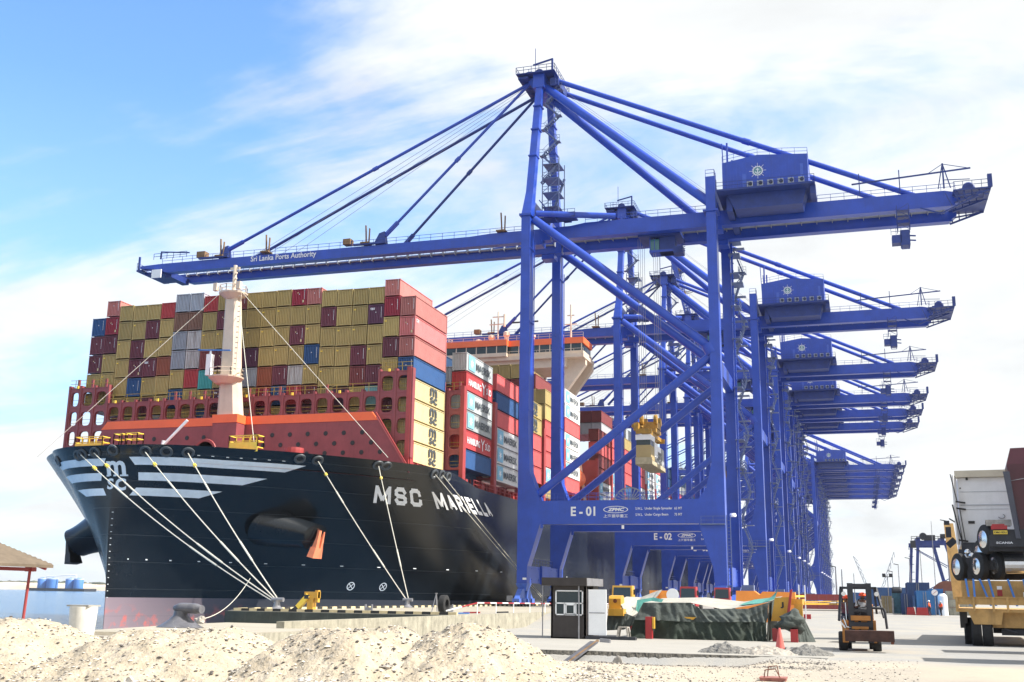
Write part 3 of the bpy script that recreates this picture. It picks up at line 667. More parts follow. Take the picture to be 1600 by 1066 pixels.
b = MB(); b.box(-57.35, -56.75, 133.7, 134.9, 14.8, 29.9); b.box(-57.3, -56.6, 134.0, 135.1, 14.8, 20); b.build('bridge_post', M['oxide2'], ship)
PITCH = 14.3
for k in range(1, 6):
    yb_ = 134.2+PITCH*k; xe = -54.5
    zt = 29.2
    lash(yb_, [(xe-PW*(i+1), xe-PW*i, zt, 17.6) for i in range(4)])
    b = MB(); b.box(xe-.35, xe+.25, yb_-.6, yb_+.6, 14.8, zt+.6); b.build('bridge_post', M['oxide2'], ship)
for k in range(0, 18):
    yb_ = 234.6+PITCH*k; xe = -54.5
    b = MB(); b.box(xe-.35, xe+.25, yb_-.6, yb_+.6, 14.8, 29.5); b.box(xe-7.5, xe-.35, yb_-.2, yb_+.2, 14.8, 29.2); b.build('bridge_post', M['oxide2'], ship)
# hatch coaming and deck clutter along the ship's side
b = MB()
b.box(-60.5, -57.2, 134.8, 500, 14.6, 17.3)
for i in range(120):
    y = 137+i*2.4
    b.box(-57.2, -56.8, y, y+.25, 14.7, 17.2)
    if i % 3 == 0: b.box(-55.6, -55.0, y, y+R_.uniform(.5, 1.2), 15.2, 15.2+R_.uniform(.5, 1.6))
b.build('hatch_coaming', M['oxide2'], ship)
b = MB(); b.rail([(-53.95, 152, 15.25), (-53.95, 330, 15.25)], 1.15, 2.4, .07); b.build('side_railing', M['oxide2'], ship)
# superstructure
b = MB(); ys0, ys1 = 219.8, 231.5
b.box(-106, -66, ys0+1.5, ys1, 15, 47.6); b.box(-66, -60, ys0+3, ys1-1, 15, 33.5); b.box(-110, -58, ys0+1, ys1, 47.6, 49.6)
def arch(sg):
    poly = [(-54.2, 49.4), (-54.2, 48.2), (-60.8, 39.4), (-66.0, 33.5), (-66.0, 40.2), (-62.6, 41.6), (-60.0, 44.2), (-58.7, 46.2), (-59.2, 47.3), (-61.0, 47.7), (-66.0, 47.7), (-66.0, 49.4)]
    return poly if sg > 0 else [(-168-x-.0, z) for x, z in poly]
for sg in (1, -1):
    q = arch(sg)
    # split polygon in convex-ish strips: drawn as prism from one n-gon
    b.prism(q, 'y', ys0+2.5, ys0+4.0); b.prism(q, 'y', ys1-3.0, ys1-1.5)
b.box(-114, -54.0, ys0, ys1-2, 49.4, 50.2)
sup = b.build('superstructure', M['cream'], ship)
b = MB(); b.box(-113.8, -54.3, ys0+.8, ys1-3, 50.2, 51.0); b.box(-96, -71, ys0-.6, ys0+1, 50.2, 51.0); b.build('wheelhouse_sill', M['cream'], sup)
b = MB(); b.box(-113.6, -54.5, ys0+.9, ys1-3.2, 51.0, 52.6); b.box(-95.8, -71.2, ys0-.4, ys0+1, 51.0, 52.6); b.build('wheelhouse_window', M['glass'], sup)
b = MB(); b.box(-113.9, -54.2, ys0+.7, ys1-2.9, 52.6, 53.9); b.box(-96.1, -70.9, ys0-.7, ys0+.8, 52.6, 53.9); b.build('orange_band', M['orange'], sup)
b = MB()
for i in range(26):
    x = -113+i*2.33; y = ys0-.45 if -96 < x < -71 else ys0+.85
    b.box(x, x+.2, y, y+.1, 51.0, 52.6)
b.rail([(-113.8, ys0+.1, 50.2), (-54.1, ys0+.1, 50.2)], 1.1, 2, .07); b.rail([(-113.8, ys0+1, 53.9), (-54.3, ys0+1, 53.9)], 1.1, 2.4, .07)
for x, h in ((-76, 2.4), (-72.5, 3), (-66.5, 2.0), (-60, 1.6), (-79, 1.5)): b.lathe((x, ys0+4, 53.9), [(.5, 0), (.5, h*.55), (.75, h*.65), (.7, h*.9), (.3, h)], 10)
b.tube((-74.5, ys0+4, 53.9), (-74.5, ys0+4, 61.5), .16, 6); b.box(-76.5, -72.7, ys0+3.9, ys0+4.1, 58.5, 58.7); b.box(-75.8, -73.3, ys0+3.9, ys0+4.1, 60.2, 60.4); b.tube((-73, ys0+4, 58), (-73, ys0+4, 60.8), .3, 6)
b.tube((-57.8, ys0+4, 53.9), (-57.8, ys0+4, 62), .22, 6); b.box(-59.2, -56.4, ys0+3.9, ys0+4.1, 57.5, 57.7); b.box(-58.6, -57.0, ys0+3.9, ys0+4.1, 59.5, 59.7)
b.build('wheelhouse_mullion', M['cream'], sup)
b = MB(); b.tube((-68.2, ys0+4, 53.9), (-68.2, ys0+4, 58.2), .35, 8); b.box(-71.2, -65.2, ys0+3.8, ys0+4.1, 58.6, 58.9); b.build('radar_scanner', M['dark'], sup)
b = MB(); b.box(-84, -75.2, ys0+1.38, ys0+1.48, 43.5, 46.3); b.box(-60.5, -59.2, ys0+2.3, ys0+2.5, 44.2, 45.0)
for zz_ in range(6):
    for xx in range(9): b.box(-103+xx*4, -102.2+xx*4, ys0+1.38, ys0+1.49, 20+zz_*4, 21.2+zz_*4)
b.build('cabin_window', M['glass'], sup)
b = MB(); b.lathe((-57.5, 226, 24.4), [(.3, -5), (1.5, -4), (2.0, -1.5), (2.0, 1.5), (1.5, 4), (.3, 5)], 14, 'y'); b.box(-58.3, -56.9, 224, 228, 25.6, 27); shade_auto(b.build('lifeboat', M['orange'], ship))
b = MB(); b.beam((-56, 221, 17), (-57.5, 221, 28), .5, .5); b.beam((-56, 231, 17), (-57.5, 231, 28), .5, .5); b.beam((-56.2, 221, 21.5), (-56.2, 231, 17), .3, .3); b.build('davit', M['cream'], ship)
# ================================================================== containers
def cont_mesh(h, w=2.29, Ln=12.19):
    q = MB(); t = .16; d = .05
    hw = w/2
    def corr_x(x, sg, y0, y1, n):
        ys_ = []; p = (y1-y0)/n
        for i in range(n): ys_ += [(y0+i*p, 0), (y0+i*p+p*.34, 0), (y0+i*p+p*.5, d), (y0+i*p+p*.84, d)]
        ys_.append((y1, 0)); vv = []
        for yy, dd in ys_: vv += [(x-sg*dd, yy, t), (x-sg*dd, yy, h-t)]
        q.add(vv, [(2*i, 2*i+2, 2*i+3, 2*i+1) if sg > 0 else (2*i, 2*i+1, 2*i+3, 2*i+2) for i in range(len(ys_)-1)])
    corr_x(hw-.03, 1, .1, Ln-.1, 30); corr_x(-hw+.03, -1, .1, Ln-.1, 30)
    n = 8; p = (w-.24)/n; xs_ = []
    for i in range(n): xs_ += [(-hw+.12+i*p, 0), (-hw+.12+i*p+p*.46, 0), (-hw+.12+i*p+p*.58, .13), (-hw+.12+i*p+p*.88, .13)]
    xs_.append((hw-.12, 0)); vv = []
    for xx, dd in xs_: vv += [(xx, .04+dd, t), (xx, .04+dd, h-t)]
    q.add(vv, [(2*i, 2*i+1, 2*i+3, 2*i+2) for i in range(len(xs_)-1)])
    q.add([(-hw+.1, Ln-.04, t), (hw-.1, Ln-.04, t), (hw-.1, Ln-.04, h-t), (-hw+.1, Ln-.04, h-t)], [(0, 1, 2, 3)])
    q.add([(-hw+.05, .05, h-.05), (hw-.05, .05, h-.05), (hw-.05, Ln-.05, h-.05), (-hw+.05, Ln-.05, h-.05)], [(0, 1, 2, 3)])
    q.add([(-hw+.05, .05, t*.6), (hw-.05, .05, t*.6), (hw-.05, Ln-.05, t*.6), (-hw+.05, Ln-.05, t*.6)], [(0, 3, 2, 1)])
    for x in (-hw, hw-.12):
        for y in (0, Ln-.14): q.box(x, x+.12, y, y+.14, t, h-t)
    for z0, z1 in ((.06, t), (h-t*.7, h)):
        q.box(-hw+.12, hw-.12, 0, .1, z0, z1); q.box(-hw+.12, hw-.12, Ln-.1, Ln, z0, z1); q.box(-hw, -hw+.08, .14, Ln-.14, z0, z1); q.box(hw-.08, hw, .14, Ln-.14, z0, z1)
    for x in (-hw-.01, hw-.17):
        for y in (-.01, Ln-.18):
            for z in (-.02, h-.12): q.box(x, x+.18, y, y+.19, z, z+.14)
    return q
CMESH = {}
for h in (2.46, 2.80): CMESH[h] = cont_mesh(h-.08).mesh('shipping_container', M['cY'])
mk = MB()
for i in range(11): mk.box(.78, .86, -.035, -.02, 2.25-i*.14, 2.33-i*.14)
mk.box(-.05, .06, -.035, -.02, 1.55, 1.68)
MARK = mk.mesh('marking', M['lett'])
mk = MB(); mk.box(.55, .78, -.035, -.02, .35, .72); mk.box(-.3, -.15, -.035, -.02, 1.75, 1.9); STK = mk.mesh('sticker', M['kerby'])
mk = MB(); mk.box(-.95, -.65, -.035, -.02, 2.1, 2.25); STK2 = mk.mesh('sticker', M['yel'])
mk = MB(); put_text(mk, 'tex', panel_xz(-.85, -.15, 1.95, 2.35, 0), size=1, bold=.02); TEX = mk.mesh('lettering', M['lett'])
def side_text(lines, m_, y0=0, x=1.19):
    q = MB()
    for body, a, c, z0, z1, bd in lines: put_text(q, body, panel_yz(a, c, z0, z1, x), size=1, bold=bd)
    return q.mesh('lettering', m_)
M['grl'] = mat('dark_grey_lettering_paint', (.06, .075, .085), .5, .1, 2)
MSCL = side_text([('m', 6.3, 9.0, 1.35, 2.5, .03), ('sc', 6.4, 9.1, .3, 1.25, .03)], M['grl'])
MAEL = side_text([('MAERSK', 4.2, 11.2, .75, 1.9, .02)], M['grl'])
q = MB()
pts = [(1.0*math.cos(math.pi/2+i*math.pi/7)*(1 if i % 2 == 0 else .38), 1.0*math.sin(math.pi/2+i*math.pi/7)*(1 if i % 2 == 0 else .38)) for i in range(14)]
q.add([(1.225, 2.3+p[0]*.85, 1.35+p[1]*.8) for p in pts]+[(1.225, 2.3, 1.35)], [(i, (i+1) % 14, 14) for i in range(14)]); STAR = q.mesh('star_emblem', M['stripe'])
q = MB(); q.box(1.2, 1.215, .9, 3.7, .3, 2.5); SKYB = q.mesh('emblem_panel', mat('sky_blue_panel', (.22, .50, .68), .5, .05, 2))
HAM = side_text([('HAMBURG', .9, 6.6, .8, 1.8, .02), ('SÜD', 9.0, 11.4, .8, 2.0, .02), ('Y', 6.9, 8.7, .45, 2.2, .0)], M['lett'])
VT = side_text([('CAI', .3, 1.2, 1.9, 2.4, .01)], M['lett'])
NCONT = 0
def container(x, y, z, h, col, label, group, marks=()):
    """x = centre, y = front end, z = bottom"""
    global NCONT; NCONT += 1
    o = bpy.data.objects.new('shipping_container', CMESH[h]); C.objects.link(o); o.location = (x+R_.uniform(-.02, .02), y+R_.uniform(-.05, .05), z)
    o.material_slots[0].link = 'OBJECT'; o.material_slots[0].material = M['c'+col]
    tag(o, label, 'container', group)
    for mm in marks:
        c = bpy.data.objects.new(mm.name.split('.')[0], mm); C.objects.link(c); c.parent = o
    return o
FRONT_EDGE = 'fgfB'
FRONT = ['BMMYY', 'DPMYYY', 'YYYYYYM', 'YYMMBYY', 'YMYMYMY', 'RYYOYYG', 'GSGGYBY', 'GSWWRYY', 'RYYDTYB', 'YMYMYVM', 'DYYMMMV', 'YYYVGYQ', 'YYYYOPM', 'YYYYMBY', 'PYMYWRV', 'DYYBYDM', 'YMYYYYY', 'YYYYYVD', 'YYYMDYY', 'YVYYMLY', 'DPYMYYMYY', 'MPMBYYYY']
TOP = [40.4, 43.0, 42.1, 42.0, 42.0, 42.1, 43.25, 43.25, 42.65, 42.7, 42.65, 42.65, 42.65, 42.7, 42.65, 42.65, 42.15, 42.1, 42.1, 42.1, 43.05, 40.45]
for c, st in enumerate(FRONT):
    z = TOP[c]; xcn = X0F+PW*(c+.5)
    for k, ch in enumerate(st):
        th = 2.90
        if k == 0 and 1 <= c <= 20 and c not in (6, 7): th = 2.56
        h = 2.46 if th < 2.8 else 2.80
        z -= th
        marks = []
        if ch in 'MVDPN' or (ch == 'B'): marks.append(MARK)
        if ch in 'MP' and (c*3+k) % 2 == 0: marks.append(STK)
        if ch == 'Y' and (c+k) % 3 != 0 and k > 0: marks.append(STK2)
        if (c, k) in ((4, 3), (9, 5), (19, 1)): marks.append(TEX)
        if c == 21 and ch == 'Y': marks.append(MSCL)
        if c == 21 and ch == 'P': marks.append(VT)
        tier = 'top tier' if k == 0 else f'{ordn(k+1)} tier down'
        pos = f'{ordn(c+1)} column from the left' if c < 11 else f'{ordn(22-c)} column from the right'
        if c in (0, 21): pos = 'far left column' if c == 0 else 'right-hand edge column'
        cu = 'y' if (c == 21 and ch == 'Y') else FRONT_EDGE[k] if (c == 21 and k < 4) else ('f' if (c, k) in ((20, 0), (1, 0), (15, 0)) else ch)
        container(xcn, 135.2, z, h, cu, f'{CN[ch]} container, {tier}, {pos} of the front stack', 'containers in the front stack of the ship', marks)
# the stacks behind, right-hand side in view
SIDE = {1: (35.35, 'KRKKRB', {0: MAEL, 1: HAM, 2: MAEL, 3: MAEL, 4: HAM}), 2: (34.9, 'IBIKKK', {3: MAEL, 4: MAEL, 5: MAEL}), 3: (34.0, 'YYIII', {0: MSCL, 1: MSCL}), 4: (37.6, 'YYIIIKY', {5: MAEL}), 5: (40.3, 'KKIKKKI', {0: MAEL, 1: MAEL, 3: MAEL, 4: MAEL, 5: MAEL})}
def side_stack(y, top, st, marks, place, xe=-54.5, grp='containers stacked along the quay side'):
    for k, ch in enumerate(st):
        z = top-2.9*(k+1); mk_ = []
        if k in marks:
            mk_.append(marks[k])
            if marks[k] is MAEL: mk_ += [SKYB, STAR]
        tier = 'top tier' if k == 0 else f'{ordn(k+1)} tier down'
        cc_ = 'Q' if (ch == 'K' and y < 160) else ch
        container(xe-1.22, y, z, 2.80, cc_, f'{CN[cc_]} container, {tier}, quay edge of {place}', grp, mk_)
for k, (top, st, mk_) in SIDE.items(): side_stack(135.2+PITCH*k, top, st, mk_, f'ship stack {ordn(k+1)} from the bow')
# inner columns that rise above or show beside the edge columns
def inner(y, x, ztop_, st, place):
    for k, ch in enumerate(st):
        container(x, y, ztop_-2.9*(k+1), 2.80, ch, f'{CN[ch]} container, {"top" if k == 0 else ordn(k+1)+" down"} of {place}', 'inner container columns behind the front stack')
inner(149.5, -58.15, 33.3, 'GMQQMN', 'inner column of the second stack')
inner(149.5, -60.6, 35.9, 'NDD', 'the narrow strip beside the second stack')
inner(163.8, -58.15, 34.9, 'MNDM', 'inner column of the third stack')
for i in range(6): inner(192.4, -60.2-PW*i, 42.6, 'YD', f'{ordn(i+1)} high column before the bridge from quay')
inner(192.4, -57.6, 40.6, 'DYY', 'the dark-topped column before the bridge')
inner(178.1, -58.0, 34.0, 'MMD', 'inner column of the fourth stack')
# behind the bridge
rr = random.Random(5)
BACK = [(36.6, 'DIDDKK'), (37.0, 'IIIKK'), (38.5, 'YIIIBI'), (36.8, 'QIIKKI'), (40, 'KKKKKI'), (40, 'KIKKKI'), (38, 'NBIKIQ'), (39, 'BNQIKK'), (38, 'NQIKKI'), (39.5, 'QKIIKB'), (37, 'DNKIIK'), (38.6, 'QKIKIB'), (37, 'IIKKBI'), (38, 'YYIIKI'), (37.5, 'KIIBKI'), (38.5, 'IIKKII')]
for k, (top, st) in enumerate(BACK):
    side_stack(236.0+PITCH*k, top, st, {j: MAEL for j, ch in enumerate(st) if ch == 'K' and k < 6}, f'the {ordn(k+1)} stack behind the bridge', grp='containers stacked behind the bridge')
for i in range(4): inner(250.3, -58.3-PW*i, 43.1, 'DQ', f'{ordn(i+1)} tall column behind the bridge from quay')
for i in range(3): inner(278.9, -58.3-PW*i, 43.0, 'Q', f'{ordn(i+1)} grey column over third stack behind the bridge')
# ================================================================== mooring lines and bollards
def bollard(x, y, z, label, s=1.0, mt='steel', group=None):
    r = empty('mooring_bollard', (x, y, z), label, 'bollard', group)
    b = MB(); b.lathe((x, y, z), [(.62*s, 0), (.62*s, .12*s), (.34*s, .3*s), (.26*s, .7*s), (.3*s, .85*s)], 16); shade_auto(b.build('base', M[mt], r))
    b = MB(); b.tube((x-.55*s, y, z+.92*s), (x+.65*s, y, z+.92*s), .2*s, 12); shade_auto(b.build('horn', M[mt], r)); return Vector((x, y, z+.75*s))
B1 = bollard(-51.9, 92.6, GZ, 'steel mooring bollard on the quay edge where four ropes meet'); B2 = bollard(-51.9, 123.6, GZ, 'steel mooring bollard on the quay edge where two ropes meet'); B3 = bollard(-51.5, 182, GZ, 'steel mooring bollard beside the waterside leg of the nearest crane')
def rope(p, q, label, sag=.35, r=.06, splice=True, grp='mooring ropes of the ship'):
    p, q = Vector(p), Vector(q); pts = []
    for i in range(25):
        t = i/24; a = p.lerp(q, t); a.z -= sag*4*t*(1-t); pts.append(a)
    b = MB(); b.path(pts, r, 6)
    o = b.build('mooring_rope', M['rope'], org=tuple(q)); tag(o, label, 'rope', grp)
    if splice:
        b = MB(); setorg(*q)
        for i in (5, 6, 15, 16, 17): b.tube(pts[i], pts[i+1], r*1.7, 6)
        b.build('splice', M['rope'], o, org=tuple(q))
        b = MB(); b.tube(pts[2], pts[2]+(pts[3]-pts[2])*.35, .2, 6); b.build('chafe_sleeve', M['yel'], o, org=tuple(q))
rope(FL['a'], B1+Vector((.1, 0, 0)), 'pale mooring rope from the first fairlead right of the bow emblem', .5); rope(FL['b'], B1+Vector((.2, .1, 0)), 'pale mooring rope from the second fairlead right of the bow emblem', .4)
rope(FL['l3'], B1, 'upper of the two mooring ropes crossing in front of the bow emblem', .7); rope(FL['l2'], B1+Vector((-.2, 0, -.1)), 'lower of the two mooring ropes crossing in front of the bow emblem', .9)
rope(FL['c'], B2, 'mooring rope running down past the right of the orange anchor', .3); rope(FL['d'], B2+Vector((.2, 0, 0)), "steep mooring rope crossing the first letter of the ship's name", .2)
rope(FL['e'], B3, "left of the two thin ropes crossing the ship's name", .2, .05, False); rope(FL['f'], B3+Vector((.3, 0, 0)), "right of the two thin ropes crossing the ship's name", .2, .05, False)
rope((-57.2, 96.5, 1.2), (-44.6, 68.5, -2.0), 'thin knotted line sagging from the hull down to a stone on the lower apron', .9, .03, False, None)
# ================================================================== ship-to-shore cranes
D0 = 158.0
CR = empty('ship_to_shore_crane', (-34, D0, GZ), 'nearest and largest blue quay crane, marked E - 01', 'crane', 'blue ship-to-shore cranes along the quay')
BL = M['blue']; Y = lambda y: D0+y
XW, XL = -48.1, -18.95        # waterside and landside leg lines
def part(b, name, mt=None, parent=None, auto=None):
    o = b.build(name, mt or BL, parent or CR)
    if auto: shade_auto(o, auto)
    return o
# legs
for y0, y1 in ((0, 2.2), (18.45, 20.65)):
    b = MB()   # waterside leg with the knee above and the raked foot below the sill
    b.prism([(-49.0, 1.7), (-47.45, 1.7), (-47.4, 4.2), (-45.5, 10.3), (-45.5, 13.7), (-46.4, 16.2), (-47.15, 18.2), (-47.45, 24), (-47.55, 59.4), (-49.0, 59.4)], 'y', Y(y0), Y(y1))
    for z in (14.0, 27.5, 41.5, 53.5): b.box(-49.03, -47.36, Y(y0)-.03, Y(y1)+.03, z, z+.16)
    b.box(-48.5, -48.2, Y(y0)-.12, Y(y0), 43.6, 43.75); b.beam((-47.3, Y(y1)-.3, 19), (-47.3, Y(y1)-.3, 55), .12, .12)
    part(b, 'leg')
    b = MB()
    b.prism([(-18.2, 1.7), (-19.9, 1.7), (-20.1, 4.2), (-21.95, 10.2), (-21.95, 13.75), (-20.8, 15.3), (-19.9, 19), (-19.75, 30), (-19.75, 62.6), (-18.3, 62.6)], 'y', Y(y0), Y(y1))
    for z in (31.0, 44.0, 56.2): b.box(-19.8, -18.2, Y(y0)-.03, Y(y1)+.03, z, z+.16)
    b.rail([(-19.7, Y(y0)+.1, 62.6), (-18.4, Y(y0)+.1, 62.6), (-18.4, Y(y1)-.1, 62.6)], 1.1, .9, .06); b.box(-20.2, -17.9, Y(y0)-.3, Y(y1)+.3, 57.0, 57.25)
    part(b, 'leg')
    b = MB(); b.box(-45.5, -21.95, Y(y0)+.02, Y(y1)-.02, 10.3, 13.75)
    b.rail([(-45, Y(y0)+.1, 13.75), (-22.4, Y(y0)+.1, 13.75)], 1.1, 1.6, .06); b.rail([(-45, Y(y1)-.1, 13.75), (-22.4, Y(y1)-.1, 13.75)], 1.1, 1.6, .06)
    b.box(-45.4, -45.0, Y(y0)-.12, Y(y0), 9.7, 10.5)
    part(b, 'sill_beam')
for xa, xb in ((-48.9, -47.6), (-20.0, -18.6)):
    b = MB(); b.box(xa+.1, xb-.05, Y(2.2), Y(18.45), 1.75, 4.25)
    b.box(xb-.05, xb+.25, Y(8.0), Y(13.0), 1.6, 4.4)
    for yy in (3, 7, 14, 17.5):
        for z in (2.2, 3.8): b.box(xb-.05, xb+.03, Y(yy), Y(yy)+.25, z, z+.2)
    part(b, 'equaliser_beam')
    b = MB(); b.rail([((xa+xb)/2, Y(4), 4.25), ((xa+xb)/2, Y(17), 4.25)], 1.1, 1.6, .07); part(b, 'handrail', M['dblue'])
# bogies
for x in (-48.2, -19.2):
    for y in (1.0, 19.6):
        b = MB(); yc = Y(y)
        b.hexa([(x-.5, yc-.7, .6), (x+.5, yc-.7, .6), (x+.5, yc+.7, .6), (x-.5, yc+.7, .6)], [(x-.9, yc-1.2, 1.7), (x+.9, yc-1.2, 1.7), (x+.9, yc+1.2, 1.7), (x-.9, yc+1.2, 1.7)])
        for dy in (-2.2, 2.2):
            b.hexa([(x-.35, yc+dy-1.6, -.6), (x+.35, yc+dy-1.6, -.6), (x+.35, yc+dy+1.6, -.6), (x-.35, yc+dy+1.6, -.6)], [(x-.4, yc+dy*.6-.5, .9), (x+.4, yc+dy*.6-.5, .9), (x+.4, yc+dy*.6+.5, .9), (x-.4, yc+dy*.6+.5, .9)])
            for e in (-1, 1): b.box(x-.55, x+.55, yc+dy+e*1.0-.7, yc+dy+e*1.0+.7, -1.25, -.5)
        bo = part(b, 'bogie', mat('crane_bogie_paint', (.07, .15, .55), .45, .2, 1.5, .3, dark=(.03, .05, .15)))
        b = MB()
        for dy in (-3.8, -2.4, -.9, .9, 2.4, 3.8): b.wheel((x, yc+dy, -1.25), .4, .3, 'x', 14)
        part(b, 'wheel', M['dark'], bo)
        b = MB(); b.tube((x-1.0, yc-1.5, -.6), (x-.2, yc-1.5, -.6), .35, 10); b.box(x-1.9, x-.9, yc-2.3, yc-1.3, -.9, -.1); part(b, 'travel_motor', M['steel'], bo)
# diagonal braces (pipes) in both leg frames, plus ties
for yy in (1.1, 19.55):
    b = MB(); b.tube((-47.2, Y(yy), 58.6), (-19.6, Y(yy), 36.0), .68, 16); b.tube((-20.0, Y(yy), 36.6), (-19.3, Y(yy), 35.2), 1.2, 12); part(b, 'diagonal_brace', auto=40)
    b = MB(); b.tube((-19.6, Y(yy), 35.0), (-46.9, Y(yy), 14.2), .62, 16); part(b, 'diagonal_brace', auto=40)
b = MB(); b.box(-19.6, -18.5, Y(2.2), Y(18.45), 32.5, 34.6); part(b, 'tie_beam')
b = MB(); b.box(-48.8, -47.7, Y(2.2), Y(18.45), 60.0, 62.4); b.box(-49.3, -47.3, Y(-.3), Y(2.5), 59.0, 59.35); b.box(-49.3, -47.3, Y(18.1), Y(20.9), 59.0, 59.35); part(b, 'tie_beam')
b = MB(); b.box(-19.7, -18.4, Y(2.2), Y(18.45), 59.6, 61.8); part(b, 'tie_beam')
for yy in (1.4, 19.2):
    b = MB(); b.tube((-47.0, Y(yy), 59.7), (-35.0, Y(yy+(4.5 if yy < 5 else -4.5)), 59.7), .5, 14); part(b, 'upper_strut', auto=40)
# landside portal haunch where the boom girders are carried
for yy in (5.4, 13.2):
    b = MB(); b.box(-49.4, -47.2, Y(yy), Y(yy+2.4), 55.8, 56.6); b.box(-20.2, -18.0, Y(yy), Y(yy+2.4), 55.8, 56.6); part(b, 'girder_seat')
# girders: landside (fixed) and the hinged boom
GB, GT = 56.65, 59.1
FIX = []; BOOM = []
for y0, y1 in ((6.0, 7.5), (13.1, 14.6)):
    b = MB(); b.prism([(-45.6, GB), (15.5, GB), (16.6, GB+.9), (16.6, GT-.5), (14.5, GT), (-40, GT), (-42.5, GT-.35), (-45.6, GT-.35)], 'y', Y(y0), Y(y1)); b.box(-45.5, 16.0, Y(y0)-.12, Y(y0), GB-.02, GB+.1)
    b.rail([(-40, Y(y0)+.1, GT), (-20.2, Y(y0)+.1, GT)], 1.1, 1.9, .06); b.rail([(-3.6, Y(y0)+.1, GT), (16, Y(y0)+.1, GT)], 1.1, 1.9, .06)
    part(b, 'main_girder')
    b = MB(); b.prism([(-45.9, GB), (-118.6, GB), (-121.6, GB+.9), (-124.6, GT-1.3), (-124.6, GT-.85), (-120.5, GT-.7), (-60, GT-.7), (-56, GT-.45), (-45.9, GT-.45)], 'y', Y(y0), Y(y1))
    b.rail([(-120, Y(y0)+.1, GT-.7), (-50, Y(y0)+.1, GT-.7)], 1.1, 2.1, .06)
    BOOM.append(part(b, 'boom_girder'))
b = MB()
for i in range(26):
    x = -44+i*2.35; b.box(x, x+.12, Y(11.7), Y(13.1), 57.9, 59.0)
b.box(-45, 15, Y(11.8), Y(13.05), 58.2, 58.42); b.rail([(-45, Y(11.8), 58.4), (15, Y(11.8), 58.4)], .7, 2.35, .08, mid=False); part(b, 'trolley_walkway', M['grate'])
b = MB()
for i in range(34):
    x = -47-i*2.25; b.box(x, x+.12, Y(12.2), Y(13.1), 57.7, 58.9)
b.box(-119, -47, Y(12.4), Y(13.05), 57.95, 58.08); BOOM.append(part(b, 'trolley_walkway', M['grate']))
b = MB(); b.box(-125.4, -124.2, Y(6), Y(14.6), 57.3, 57.6); b.rail([(-125.3, Y(6), 57.6), (-125.3, Y(14.6), 57.6)], 1.3, 1.4, .07); b.box(-125.3, -125.0, Y(6.2), Y(6.5), 57.6, 60.2)
b.box(-124.5, -119, Y(7.4), Y(13.2), 56.9, 57.4); b.box(-120.2, -118.8, Y(7.5), Y(13.1), 56.2, 57.3); b.rail([(-122, Y(6.2), 59.4), (-115, Y(6.2), 59.4)], 1.1, 1.2, .07)
b.beam((-120.5, Y(6.3), 59.4), (-120.5, Y(6.3), 60.9), .2, .2); b.beam((-120.5, Y(6.3), 60.8), (-114.5, Y(6.3), 60.2), .2, .2)
BOOM.append(part(b, 'boom_tip_platform', M['dblue']))
b = MB(); b.box(-121.6, -119.6, Y(5.4), Y(5.6), 55.6, 57.2); BOOM.append(part(b, 'boom_tip_box', M['white']))
b = MB()
for x in (-98.5, -107.8, -54.3, -79.0):
    b.box(x-.8, x+.8, Y(5.4), Y(7), 58.75, 59.0); b.beam((x, Y(6.2), 59), (x-.2, Y(6.2), 62.2), .18, .3); b.beam((x+.5, Y(6.2), 59), (x+.55, Y(6.2), 61.6), .16, .3)
b.box(-112.5, -110.8, Y(5.6), Y(7.0), 58.9, 60.0); b.box(-83.2, -81.8, Y(5.6), Y(7.0), 58.9, 59.9)
BOOM.append(part(b, 'boom_fitting', M['wood']))
b = MB()
for x in (-107.0, -76.2):
    b.hexa([(x-1.3, Y(6.0), 58.7), (x+.8, Y(6.0), 58.7), (x+.8, Y(7.4), 58.7), (x-1.3, Y(7.4), 58.7)], [(x-.5, Y(6.3), 60.6), (x+.5, Y(6.3), 60.9), (x+.5, Y(7.1), 60.9), (x-.5, Y(7.1), 60.6)])
    b.box(x-5, x+1, Y(5.5), Y(6.0), 58.5, 58.8)
BOOM.append(part(b, 'stay_anchorage', M['dblue']))
b = MB(); put_text(b, 'Sri Lanka Ports Authority', panel_xz(-101.4, -88.4, 57.0, 58.3, Y(5.96)), size=1, bold=.02); BOOM.append(part(b, 'boom_lettering', M['lett']))
# pylon
for y0, y1 in ((1.1, 7.3), (19.55, 13.6)):
    b = MB()
    b.hexa([(-49.0, Y(y0)-1.1, 59.4), (-47.5, Y(y0)-1.1, 59.4), (-47.5, Y(y0)+1.1, 59.4), (-49.0, Y(y0)+1.1, 59.4)], [(-48.7, Y(y0+(y1-y0)*.16)-.8, 63.5), (-47.5, Y(y0+(y1-y0)*.16)-.8, 63.5), (-47.5, Y(y0+(y1-y0)*.16)+.8, 63.5), (-48.7, Y(y0+(y1-y0)*.16)+.8, 63.5)])
    b.hexa([(-48.7, Y(y0+(y1-y0)*.16)-.8, 63.5), (-47.5, Y(y0+(y1-y0)*.16)-.8, 63.5), (-47.5, Y(y0+(y1-y0)*.16)+.8, 63.5), (-48.7, Y(y0+(y1-y0)*.16)+.8, 63.5)], [(-48.7, Y(y1)-.7, 85.5), (-47.6, Y(y1)-.7, 85.5), (-47.6, Y(y1)+.7, 85.5), (-48.7, Y(y1)+.7, 85.5)])
    for t in (.42, .62, .8):
        yc = y0+(y1-y0)*t; zc = 59.4+26.1*t; b.box(-48.85, -47.4, Y(yc)-.95, Y(yc)+.95, zc, zc+.2)
    part(b, 'pylon_leg')
